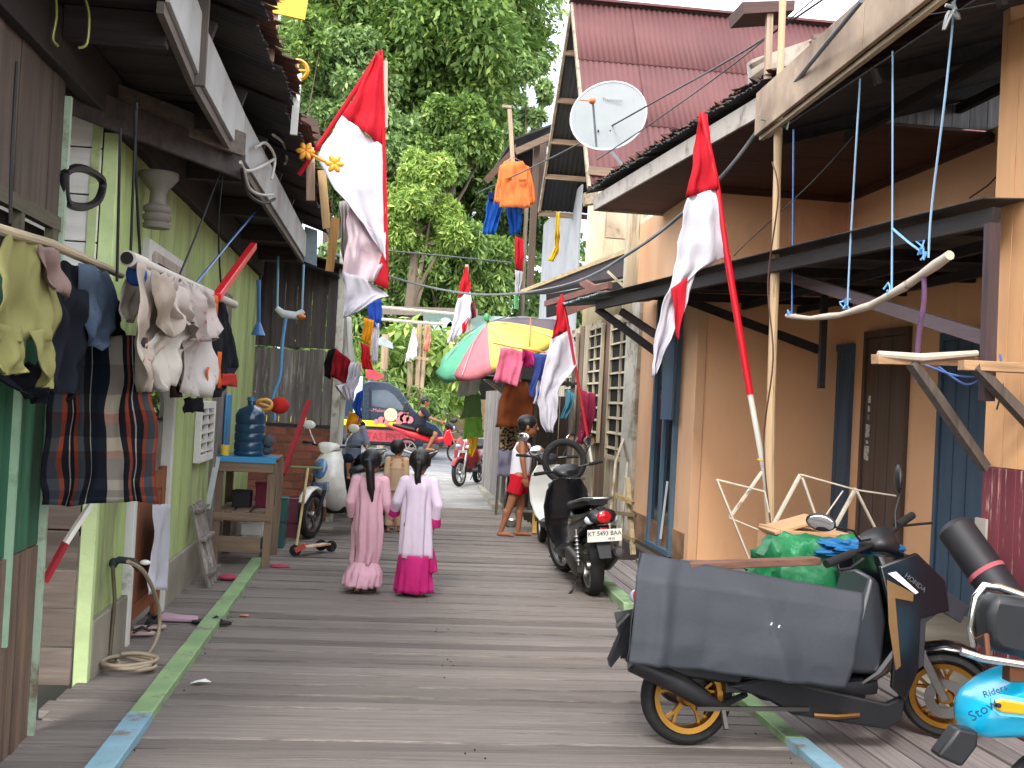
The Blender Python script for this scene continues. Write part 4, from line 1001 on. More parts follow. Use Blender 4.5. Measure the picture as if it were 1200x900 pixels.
# posts across the road
m_post = wood('pale round post', 'a08a70', axis='z', c2='83705a')  # pale tan timber of the roadside posts
for k, (xa, ya, xb, yb, w_, lab) in enumerate(((452, 392, 449, 470, 9, 'thick bleached post above the truck cab'), (481, 425, 479, 505, 7, 'short bleached post under the white hanging cloth'),
                                       (492, 376, 487, 512, 6, 'left one of the pair of tall roadside posts'), (500, 376, 494, 430, 5, 'tall post carrying the orange and white cloth'))):
    a_, b_ = PY(xa, ya, 33), PY(xb, yb, 33); b_.z = -.03
    MB().tube([b_, b_.lerp(a_, .5), a_], w_ * mpp(33) / 2, n=8).build('roadside_post', m_post, label=lab, cat='post', group='posts across the road')
sheet(prow(32.8, (484, 384, 487, 384), (478, 408, 489, 404), (474, 425, 488, 420)), cloth('white', 'd6d8d3'), 'hanging_cloth', nu=6, fold=.05, seed=3, label='white cloth peaked over the short roadside post', cat='cloth')
sheet(prow(32.8, (500, 380, 504, 382), (498, 396, 505, 398), (496, 411, 502, 412)), cloth('salmon', 'd9826c', c2='d8d3bd'), 'hanging_cloth', nu=5, fold=.04, seed=4, label='salmon and cream cloth tied on the tall roadside post', cat='cloth')
for k, (pts, lab) in enumerate((([(447, 360), (500, 365), (545, 369)], 'upper of two pale rails crossing in front of the trees'), ([(447, 374), (490, 378), (520, 380)], 'lower of two pale rails crossing in front of the trees'))):
    MB().tube([PY(x, y, 30) for x, y in pts], .045, n=6).build('pale_rail', mat('pale bamboo', 'b9b3a0'), label=lab, cat='rail', group='pale rails before the trees')
MB().beam(PY(486, 419, 32.5), PY(503, 421, 32.5), .08, .08).build('cross_stick', m_post, label='short stick tied across the roadside posts', cat='stick')
q = [(442, 398), (448, 394), (460, 402), (461, 409), (444, 404)]
MB().poly3([PY(x, y, 31) for x, y in q], (0, 1, 0), .12).build('lamp_hood', mat('grey hood', '9aa3a5'), label='grey sloping hood on top of the thick roadside post', cat='hood')

# ================================================================== TRUCK
TY = 28.6
tk = thing('pickup_truck', 'dark blue pickup with yellow rail and red lettered skirt on the cross road', 'truck', (PY(450, 535, TY)[0], TY, 0))
def loc2(px, py, Y): p = PY(px, py, Y); return (p.x, p.z)
m_navy = plastic('truck navy', '1b2b3d', rough=.25, coat=.6); m_glass = mat('truck glass', '2a3a48', rough=.05, bump=0, spec=.8, var=.3, scale=1, c2='6c7d8b')
cab = [loc2(x, y, TY) for x, y in ((424, 449), (432, 445), (456, 448), (468, 456), (486, 481), (497, 492), (512, 498), (520, 508), (521, 524), (424, 521))]
MB().prism(cab, TY, TY + 1.6, .985).build('cab', m_navy, tk, world=True, bevel=.03)
win = [loc2(x, y, TY) for x, y in ((436, 457), (453, 457), (462, 463), (473, 477), (472, 481), (436, 476))]
MB().prism(win, TY - .012, TY + .01).build('window', m_glass, tk, world=True)
sw = [loc2(x, y, TY) for x, y in ((433, 455), (434, 455), (434, 492), (433, 492))]
MB().prism(sw, TY - .016, TY).build('door_seam', m_dark, tk, world=True)
MB().box(PY(476, 477, TY - .15), (.12, .1, .25)).build('wing_mirror', plastic('mirror black', '15181b'), tk, world=True, bevel=.02)
x0, z0 = loc2(300, 490, TY)
bx = loc2(423, 500, TY)[0]
MB().lohi((bx - 2.4, TY, .62), (bx - .04, TY + 1.6, .95)).build('load_bed', m_navy, tk, world=True, bevel=.02)
MB().lohi((bx - 2.4, TY - .09, .78), (PY(469, 500, TY)[0], TY - .02, .93)).build('yellow_rail', plastic('yellow rail', 'd8cf22'), tk, world=True, bevel=.02)
MB().lohi((bx - 2.4, TY - .06, .40), (PY(486, 515, TY)[0], TY - .015, .70)).build('red_skirt', mat('faded red paint', 'a23a44', var=.12, bump=.1, rough=.5), tk, world=True, bevel=.01)
text('LINTAS PUTRA', .26, mat('dark red letter', '8a2630'), tk, wmat(tk).inverted() @ PY(449, 512, TY - .07), (PI / 2, 0, 0), sx=.9)
MB().lohi((bx - .22, TY - .02, .95), (bx - .02, TY + .04, 2.05)).build('rack_post', mat('pale blue panel', 'b9cfdc', rough=.4), tk, world=True)
MB().lohi((bx - 2.4, TY + .05, 1.0), (bx - .24, TY + .09, 1.6)).build('bed_side', m_navy, tk, world=True)
MB().lohi((bx - 2.2, TY + .2, .3), (PY(510, 520, TY)[0], TY + 1.4, .62)).build('chassis', m_dark, tk, world=True)
for X_ in (bx - 1.7, PY(500, 520, TY)[0]):
    wl = MB().lathe([(.2, -.1), (.3, -.1), (.33, -.06), (.33, .06), (.3, .1), (.2, .1)], (X_, TY + .14, .33), 'y', 22, closed=True).build('wheel', mat('truck tyre', '1b1b1c'), tk, world=True, smooth=50)
    MB().lathe([(0, -.05), (.19, -.07), (.2, .0), (0, .02)], (X_, TY + .14, .33), 'y', 16).build('rim', metal('truck rim', '8c8d8f'), wl, world=True)
# painted decal: cream disc among pink flower shapes
m_crm, m_pk = mat('decal cream', 'bdb397', bump=0), mat('decal pink', 'b87074', bump=0)
dc = PY(458, 486, TY - .1)
MB().lathe([(0, -.012), (.17, -.012), (.17, .012), (0, .012)], dc, 'y', 24).lathe([(0, -.02), (.035, -.02), (.035, -.013), (0, -.013)], dc, 'y', 12).build('decal_disc', m_crm, tk, world=True)
b = MB()
for (x, y, r) in ((447, 492, .09), (441, 494, .07), (452, 494, .08), (470, 486, .08), (474, 490, .13), (480, 492, .1), (468, 493, .1), (476, 484, .07)):
    b.lathe([(0, -.01), (r, -.01), (r, .01), (0, .01)], PY(x, y, TY - .1), 'y', 7)
b.build('decal_flowers', m_pk, tk, world=True, kind='stuff')
text('~Melati~', .13, m_pk, tk, wmat(tk).inverted() @ PY(444, 481, TY - .02), (PI / 2, 0, 0))
# red hood hanging behind truck
b = MB(); b.poly3([PY(x, y, 27) for x, y in ((428, 436), (433, 430), (446, 438), (450, 443), (440, 446), (429, 443))], (0, 1, 0), .15); b.build('red_canopy_flap', mat('red flap', 'a83a44', bump=.2), label='small red and grey flap canopy hanging above the truck cab', cat='flap')
# ================================================================== MOTORCYCLES
m_tyre = mat('tyre rubber', '1c1c1d', var=.2, scale=30, bump=.25, rough=.85, wear='5d5750', wscale=9, wthr=(.6, .75))
m_blk = plastic('gloss black', '0e0f12', rough=.2, coat=.7)
m_sat = plastic('satin black', '17181b', rough=.45, coat=.1)
m_engine = metal('engine grey', '5b5854', rough=.5)
m_chrome = metal('chrome', 'dadbdc', rough=.12)
m_gold = metal('gold alloy', 'b0813a', rough=.38)
m_steel = metal('steel', '9a9a98', rough=.35)
m_redl = mat('red lens', 'b3121c', rough=.1, bump=0, coat=.8, var=.1)
m_org = mat('orange lens', 'e08a10', rough=.15, bump=0, coat=.8, var=.05)
m_clr = mat('clear lens', 'b9c4cf', rough=.08, bump=0, coat=.8, c2='4a5868', scale=14)
m_mir = metal('mirror glass', 'e8eef4', rough=.03, bump=0)
m_platew = mat('number plate white', 'dcdcd2', bump=0, rough=.5); m_plateb = mat('number plate black', '141415', bump=0, rough=.5)
m_seat = mat('seat vinyl', '131314', rough=.5, bump=.2, scale=25)
def wheel(par, name, x, z, R, rimR, w_, rim, spokes=5, y=0, M=None, disc=False):
    def X_(b): return b.xf(M) if M is not None else b
    prof = []
    for q in range(12):
        t = 2 * PI * q / 12; prof.append(((R + rimR) / 2 + (R - rimR) / 2 * math.cos(t), w_ / 2 * math.sin(t) * (1 if math.cos(t) > -.2 else .8)))
    wl = X_(MB().lathe(prof, (x, y, z), 'y', 36, closed=True)).build(name, m_tyre, par, smooth=60)
    b = MB().lathe([(rimR - .022, -w_ * .33), (rimR + .004, -w_ * .36), (rimR + .004, w_ * .36), (rimR - .022, w_ * .33), (rimR - .03, 0)], (x, y, z), 'y', 36, closed=True)
    b.lathe([(0, -.045), (.035, -.045), (.045, -.02), (.045, .02), (.035, .045), (0, .045)], (x, y, z), 'y', 18)
    for k in range(spokes):
        a = 2 * PI * k / spokes + .3; d = V(math.cos(a), 0, math.sin(a)); n_ = V(-math.sin(a), 0, math.cos(a)); c = V(x, y, z)
        b.beam(c + d * .03, c + d * rimR * .55, .022, .02, up=(0, 1, 0))
        for s_ in (-1, 1): b.beam(c + d * rimR * .5, c + d * (rimR - .012) + n_ * s_ * rimR * .17, .013, .018, up=(0, 1, 0))
    X_(b).build('rim', rim, wl, smooth=40)
    if disc: X_(MB().lathe([(.05, -.003), (.1, -.003), (.1, .003), (.05, .003)], (x, y - .055, z), 'y', 24, closed=True)).build('brake_disc', m_steel, wl, smooth=30)
    return wl
def mirror(par, base, tip, ang, sz=(.012, .07, .045), M=None, shell=m_sat):
    b = MB().tube([base, Vector(base).lerp(Vector(tip), .5) + V(.02, 0, .01), tip], .006, n=6)
    if M is not None: b.xf(M)
    mi = b.build('mirror', shell, par)
    for dx, mt, nm, s_ in ((.008, shell, 'mirror_shell', 1.08), (-.006, m_mir, 'mirror_glass', 1.0)):
        e = MB().ell((0, 0, 0), (sz[0] * (1.6 if nm == 'mirror_shell' else .5), sz[1] * s_, sz[2] * s_), n=20, m_=10)
        e.xf(Matrix.Translation(V(tip) + V(0, 0, .03)) @ Euler(ang).to_matrix().to_4x4() @ Matrix.Translation((dx, 0, 0)))
        if M is not None: e.xf(M)
        e.build(nm, mt, mi)
    return mi
def steerM(s, ax=1.0, rake=rad(26), hx=1.02, hz=.85):
    """rotation by s about a raked steering axis through (hx,0,hz)"""
    d = V(-math.sin(rake), 0, math.cos(rake)); P = Matrix.Translation((hx, 0, hz)); return P @ Matrix.Rotation(s, 4, d) @ P.inverted()
def plate(par, loc, rot, l1, l2, white=True, w_=.27, h=.11):
    p = MB().box((0, 0, 0), (w_, .004, h)).build('number_plate', m_platew if white else m_plateb, par, bevel=.002); p.location = loc; p.rotation_euler = rot
    ink = m_plateb if white else m_platew
    text(l1, h * .5, ink, p, (0, -.003, h * .16), (PI / 2, 0, 0), sx=.95)
    text(l2, h * .24, ink, p, (w_ * .2, -.003, -h * .28), (PI / 2, 0, 0))
    return p
def scooter(label, loc, rz, group=None, lean=0, body=m_blk, shield=m_blk, trim=m_sat, rim=m_steel, R=.245, rr=.18, wb=1.25, steer=0, retro=False, detail=2, mshell=m_sat, lower=None, mirrors=True, name='motor_scooter', tyw=.085, ts=1.0, mang=None, bars=True):
    t = thing(name, label, 'scooter', loc, rz, group, rot=(lean, 0, rz))
    k = wb / 1.25; lower = lower or m_sat; kt = k * ts
    M = steerM(steer, hx=1.0 * k, hz=.85)
    wheel(t, 'rear_wheel', 0, R, R, rr, tyw + .012, rim)
    wheel(t, 'front_wheel', wb, R, R, rr, tyw, rim, M=M, disc=True)
    # front end
    b = MB()
    for s_ in (-1, 1): b.beam((wb, s_ * .075, R), (wb - .2 * k, s_ * .075, R + .38), .03, .04)
    b.beam((wb - .2 * k, -.09, R + .38), (wb - .2 * k, .09, R + .38), .06, .05); b.beam((wb - .2 * k, 0, R + .36), (.98 * k, 0, .9), .04, .04)
    b.xf(M).build('fork', m_steel if not retro else trim, t, bevel=.004)
    fz = R + .012
    secs = []
    for q in range(9):
        a = rad(165 - q * 17); secs.append((wb + math.cos(a) * (R + .03), R + math.sin(a) * (R + .03), .055 if 0 < q < 8 else .04, .022, PI / 2 - a))
    MB().loft(secs, n=10, e=2.6).xf(M).build('front_fender', shield if retro else body, t, smooth=50)
    # leg shield: lofted shell from floor to handle
    sh = [(.80, .27, .12, .05, .1), (.90, .36, .17, .055, .35), (.985, .50, .205, .06, .15), (.985, .66, .215, .07, -.15), (.955, .80, .19, .075, -.25), (.93, .90, .13, .06, -.3)]
    if retro: sh = [(.80, .27, .12, .05, .1), (.92, .38, .18, .07, .3), (1.0, .52, .21, .09, .1), (1.02, .68, .20, .10, -.2), (.98, .82, .17, .10, -.4), (.94, .92, .12, .06, -.4)]
    # heights are along z: rebuild as horizontal rings
    b = MB(); n = 16; K0 = 0
    fine = []
    for i in range(len(sh) - 1):
        for q in range(3):
            f = q / 3; fine.append([sh[i][j] + (sh[i + 1][j] - sh[i][j]) * f for j in range(5)])
    fine.append(sh[-1])
    for (x, z, wy, dx, _) in fine:
        for q in range(n):
            a = 2 * PI * q / n; ca, sa = math.cos(a), math.sin(a)
            yy = abs(ca) ** .8 * (1 if ca >= 0 else -1) * wy; xx = abs(sa) ** .8 * (1 if sa >= 0 else -1) * dx - (yy / wy) ** 2 * .07
            b.v.append(((x + xx) * k, yy, z))
    for i in range(len(fine) - 1):
        for q in range(n): A = i * n + q; B = i * n + (q + 1) % n; b.f.append((A, B, B + n, A + n))
    b.f += [tuple(range(n)), tuple((len(fine) - 1) * n + q for q in range(n))]
    b.build('leg_shield', shield, t, smooth=45)
    if retro:
        MB().ell((1.085 * k, 0, .74), (.055, .095, .115), (0, -.3, 0), n=18, m_=12).build('headlight', mat('blue tinted lens', '5d7fa8', rough=.05, coat=.9, bump=0, c2='1d2f55', scale=20), t)
        MB().box((1.105 * k, 0, .55), (.03, .24, .09), (0, .12, 0)).build('plate_holder', mat('blue grey plate', '55677f', c2='98a6b5', bump=0, scale=30), t, bevel=.004)
    else:
        for s_ in (-1, 1): MB().ell((1.03 * k, s_ * .085, .72), (.035, .065, .035), (s_ * .3, -.4, s_ * -.5), n=16, m_=8).build('headlight', m_clr, t)
    # floor and belly
    MB().loft([(.42 * k, .30, .12, .06, PI / 2 * 0), (.5 * k, .29, .15, .05, 0), (.7 * k, .28, .15, .04, 0), (.84 * k, .29, .13, .05, 0)], n=12, e=4, sm=2).build('floorboard', lower, t, smooth=45)
    # seat base and tail
    MB().loft([(.45 * k, .50, .06, .16, 0), (.38 * k, .52, .12, .18, 0), (.2 * k, .55, .14, .13, 0), (0, .60, .13, .10, 0), (-.2 * kt, .66, .11, .07, .2), (-.36 * kt, .72, .07, .045, .4), (-.44 * kt, .76, .03, .02, .4)], n=14, e=2.6, sm=3).build('tail_body', body, t, smooth=50)
    MB().loft([(.50 * k, .70, .06, .03, -.2), (.4 * k, .715, .11, .04, -.1), (.2 * k, .73, .13, .04, 0), (.02 * k, .76, .14, .04, 0), (-.16 * kt, .79, .12, .04, 0), (-.3 * kt, .80, .08, .025, 0)], n=14, e=3, sm=3).build('seat', m_seat, t, smooth=50)
    b = MB().tube([(-.05, -.13, .79), (-.3 * kt, -.12, .83), (-.42 * kt, -.06, .84), (-.42 * kt, .06, .84), (-.3 * kt, .12, .83), (-.05, .13, .79)], .012, n=8); b.build('grab_rail', m_steel if not retro else m_sat, t, smooth=50)
    # rear lamp, plate, mudguard
    MB().ell((-.43 * kt, 0, .68), (.03, .05, .045), n=14, m_=8).build('tail_light', m_redl, t)
    for s_ in (-1, 1): MB().ell((-.40 * kt, s_ * .095, .67), (.035, .045, .035), n=12, m_=8).build('indicator', m_clr, t)
    MB().box((-.455 * kt, 0, .60), (.02, .06, .025)).build('reflector', m_redl, t, bevel=.004)
    MB().poly3([(-.36 * kt, -.07, .62), (-.36 * kt, .07, .62), (-.50 * kt, .05, .38), (-.50 * kt, -.05, .38)], (-.86, 0, -.4), .012).build('mudguard', lower, t, bevel=.004)
    # engine, belt case, exhaust, shock
    b = MB().loft([(.30 * k, .30, .05, .08, 0), (.15, .28, .05, .09, 0), (0, .25, .05, .09, 0), (-.08, .25, .03, .05, 0)], n=12, e=2.6, sm=2)
    b.xf(Matrix.Translation((0, .11, 0))).build('belt_case', m_engine, t, smooth=50)
    b = MB(); b.box((.24 * k, 0, .33), (.2, .16, .16)); 
    for q in range(6): b.box((.3 * k, 0, .27 + q * .025), (.16, .2, .006))
    b.build('engine', m_engine, t, bevel=.006)
    MB().tube([(.25 * k, -.06, .24), (.12, -.12, .2), (.02, -.14, .24), (-.1, -.145, .31), (-.32, -.15, .40)], [.014, .018, .045, .052, .045], n=14).build('exhaust', mat('exhaust heat shield', '3a3a3c', rough=.4, metal=.6), t, smooth=45)
    MB().lathe([(0, 0), (.028, 0), (.028, .015), (.012, .015)], (-.323, -.15, .402), 'x', 14, M=Matrix.Rotation(PI, 4, 'Z')).build('exhaust_tip', m_steel, t)
    b = MB()
    for q in range(7): b.lathe([(.018, 0), (.026, .01), (.018, .02)], (-.10 + q * .006, .13, .30 + q * .032), n=10)
    b.tube([(-.1, .13, .27), (-.05, .13, .56)], .012, n=8).build('shock_absorber', m_steel, t, smooth=40)
    # handlebar
    hx, hz = .90 * k, .97
    b = MB().loft([(hx - .08, hz - .02, .07, .03, 0), (hx - .02, hz, .13, .045, 0), (hx + .05, hz + .01, .12, .05, 0), (hx + .11, hz - .03, .06, .035, 0)], n=14, e=2.4, sm=2).xf(M); b.build('handle_cowl', trim if not retro else shield, t, smooth=50)
    if not bars:
        MB().tube([(.15, .03, .24), (.12, .14, .03), (.02, .2, .015)], .009, n=6).build('stand', m_sat, t); return t
    hb = MB().tube([(hx - .05, -.33, hz + .03), (hx, -.2, hz + .02), (hx + .02, 0, hz), (hx, .2, hz + .02), (hx - .05, .33, hz + .03)], .011, n=8).xf(M).build('handlebar', m_sat, t)
    for s_ in (-1, 1):
        MB().tube([(hx - .03, s_ * .22, hz + .024), (hx - .055, s_ * .345, hz + .032)], .017, n=10).xf(M).build('grip', mat('rubber grip', '141415', rough=.8), hb)
        MB().tube([(hx + .03, s_ * .2, hz + .02), (hx + .05, s_ * .25, hz + .015), (hx + .02, s_ * .34, hz + .015)], .005, n=6).xf(M).build('brake_lever', m_steel, hb)
        if mirrors: mirror(t, (hx + .0, s_ * .17, hz + .02), (hx - .01, s_ * .27, hz + .20), (0, 0, -s_ * .25) if mang is None or s_ > 0 else mang, M=M, shell=mshell)
    b = MB().tube([(.15, .03, .24), (.12, .14, .03), (.02, .2, .015)], .009, n=6).tube([(.15, -.03, .24), (.12, -.1, .06)], .009, n=6); b.build('stand', m_sat, t)
    return t

# --- two scooters parked facing away on the right
s1 = scooter('black scooter parked nearest the orange house, tail light and plate towards the viewer', PZ(697, 700, 0) + V(0, .1, 0), rad(93), group='scooters parked along the right side', lean=rad(-5), wb=1.2, steer=rad(15), rim=m_steel, tyw=.10)
plate(s1, (-.475, 0, .555), (0.15, 0, -PI / 2), 'KT 5493 BAA', '08·26', w_=.28, h=.10)
MB().loft([(-.40, .70, .12, .06, 0), (-.44, .69, .10, .05, 0), (-.46, .68, .05, .03, 0)], n=14).build('tail_cowl', m_sat, s1)
MB().ell((-.475, 0, .70), (.02, .06, .05), n=14, m_=8).build('tail_lens', m_redl, s1)
s2 = scooter('white sided scooter parked beyond the black one with a bare tyre hung on it', PZ(652, 657, 0) + V(.17, .25, 0), rad(94), group='scooters parked along the right side', lean=rad(-5), wb=1.2, body=plastic('pearl white', 'c9cbc8'), shield=plastic('pearl white', 'c9cbc8'), steer=rad(-8), mirrors=True)
plate(s2, (-.475, 0, .56), (0.15, 0, -PI / 2), 'KT 2761 HF', '05·25', w_=.26, h=.09)
ty = MB().lathe([(.20 + .035 * math.cos(q * PI / 4), .035 * math.sin(q * PI / 4)) for q in range(8)], (0, 0, 0), 'y', 32, closed=True).build('spare_tyre', m_tyre, label='bare black tyre hung on the back of the white scooter', cat='tyre', smooth=60)
ty.location = PY(660, 567, 11.35); ty.rotation_euler = (rad(-6), 0, rad(-8))

# --- white retro scooter on the left, turned towards the viewer
m_wht = plastic('ivory white', 'd5d4cb', rough=.25, coat=.5)
s3 = scooter('ivory retro scooter with blue headlight parked before the brick base', PZ(366, 631, 0) + V(.72, .98, 0), rad(-126), lean=rad(6), wb=1.22, R=.255, rr=.185, retro=True, shield=m_wht, body=m_wht, trim=m_sat, mshell=m_wht, rim=m_steel, steer=rad(16), group='scooters parked before the brick base')
s4 = scooter('dark scooter behind the ivory one with a small child sitting on it', PZ(400, 607, 0) + V(.34, .75, 0), rad(-116), lean=rad(3), wb=1.2, steer=rad(10), body=plastic('deep navy', '141c2c'), shield=plastic('deep navy', '141c2c'), group='scooters parked before the brick base')
MB().ell((.93, 0, 1.02), (.06, .12, .1), n=14, m_=8).build('flyscreen', plastic('smoke grey', '5d6a75'), s4)

# --- red step-through with rider on the cross road
RYD = 27.3
def underbone(label, loc, rz, group=None):
    t = thing('motorcycle', label, 'motorcycle', loc, rz, group); R = .285; wb = 1.26
    m_r = plastic('bright red', 'b5161f', rough=.2, coat=.7)
    wheel(t, 'rear_wheel', 0, R, R, .235, .07, m_steel, spokes=8); wheel(t, 'front_wheel', wb, R, R, .235, .06, m_steel, spokes=8)
    b = MB()
    for s_ in (-1, 1): b.beam((wb, s_ * .07, R), (wb - .25, s_ * .07, .82), .035, .035)
    b.build('fork', m_steel, t, bevel=.004)
    secs = [(wb + math.cos(rad(150 - q * 15)) * .315, R + math.sin(rad(150 - q * 15)) * .315, .05, .02, PI / 2 - rad(150 - q * 15)) for q in range(8)]
    MB().loft(secs, n=10).build('front_fender', m_r, t)
    MB().prism([(wb - .34, .40), (wb - .18, .42), (wb - .12, .62), (wb - .22, .88), (wb - .34, .86), (wb - .42, .6)], -.15, .15, .8).build('leg_shield', m_r, t, bevel=.02)
    MB().loft([(.9, .60, .05, .07, 0), (.6, .55, .06, .08, 0), (.35, .62, .09, .1, 0), (.05, .68, .10, .09, 0), (-.2, .76, .09, .06, 0), (-.5, .86, .04, .03, 0)], n=12, sm=2).build('tail_body', m_r, t)
    MB().loft([(.62, .74, .07, .03, 0), (.4, .77, .12, .04, 0), (.1, .80, .12, .04, 0), (-.2, .86, .10, .04, 0), (-.38, .89, .06, .03, 0)], n=12, e=3, sm=2).build('seat', m_seat, t)
    b = MB().box((.55, 0, .36), (.32, .24, .22)); b.box((.72, 0, .38), (.12, .16, .14)); b.build('engine', m_engine, t, bevel=.02)
    MB().tube([(.75, -.1, .3), (.5, -.14, .2), (.1, -.14, .22), (-.3, -.15, .34)], [.018, .02, .045, .05], n=12).build('exhaust', m_steel, t)
    MB().tube([(.85, -.33, 1.0), (.98, -.1, .98), (.98, .1, .98), (.85, .33, 1.0)], .012, n=8).build('handlebar', m_sat, t)
    MB().loft([(.9, .93, .08, .05, 0), (1.0, .93, .11, .08, 0), (1.1, .88, .08, .06, 0)], n=12, sm=2).build('headlight_cowl', m_sat, t)
    MB().ell((1.12, 0, .88), (.03, .07, .05)).build('headlight', m_clr, t)
    MB().ell((-.5, 0, .84), (.04, .05, .04)).build('tail_light', m_redl, t)
    MB().box((-.34, 0, .6), (.02, .2, .09), (0, -.5, 0)).build('number_plate', m_plateb, t)
    MB().beam((0, .08, R), (.5, .08, .36), .03, .05).build('swing_arm', m_steel, t)
    for s_ in (-1, 1): mirror(t, (.95, s_ * .2, .99), (.93, s_ * .28, 1.16), (0, 0, -s_ * .2))
    MB().box((1.0, -.1, .62), (.16, .02, .06)).build('yellow_stripe', plastic('yellow stripe', 'd8c62a'), t)
    return t
rb_ = PZ(478, 541, 0); rb_ = V(PY(476, 540, RYD).x, RYD, 0)
u1 = underbone('red step-through motorcycle being ridden past on the cross road', rb_, rad(-2))
s5 = scooter('red and black scooter half hidden behind the washing at the end of the stall', V(PY(556, 560, 20.5).x + .12, 21.2, 0), rad(-112), wb=1.2, body=plastic('dark red', '7d1620'), shield=plastic('dark red', '7d1620'), steer=rad(-10))
# ================================================================== PEOPLE
m_skin = mat('brown skin', '9a6647', var=.05, bump=.05, rough=.55, spec=.35, scale=10)
m_skin2 = mat('tan skin', '8a5a3f', var=.05, bump=.05, rough=.55, spec=.35, scale=10)
m_hair = mat('black hair', '0d0b0b', var=.3, scale=10, stretch=(6, 6, .7), bump=.5, rough=.45)
def hand(prims, w_, d, nrm, s, curl=.5):
    """palm, four bent fingers and a thumb leaving the side of the palm; d points to the fingertips"""
    d = Vector(d).normalized(); n = Vector(nrm).normalized(); n = (n - d * n.dot(d)).normalized(); sd_ = d.cross(n)
    w_ = Vector(w_); c = w_ + d * .045 * s
    for k in range(4):
        o = (k - 1.5) * .0185 * s; a = w_ + sd_ * o * .6 + d * .01 * s; b_ = w_ + sd_ * o + d * .078 * s
        prims.append(('c', a, b_, .0125 * s, .0115 * s))
        L_ = (.036, .042, .040, .031)[k] * s; d1 = (d * math.cos(curl * .6) - n * math.sin(curl * .6)); d2 = (d * math.cos(curl * 1.5) - n * math.sin(curl * 1.5))
        m1 = b_ + d1 * L_; prims.append(('c', b_, m1, .0085 * s, .0078 * s)); prims.append(('c', m1, m1 + d2 * L_ * .75, .0078 * s, .0068 * s))
    tb = w_ + sd_ * .026 * s + d * .025 * s; t1 = tb + (sd_ * .7 + d * .7 - n * .2).normalized() * .036 * s
    prims.append(('c', tb, t1, .0115 * s, .0095 * s)); prims.append(('c', t1, t1 + (d - n * .4).normalized() * .028 * s, .0095 * s, .0078 * s))
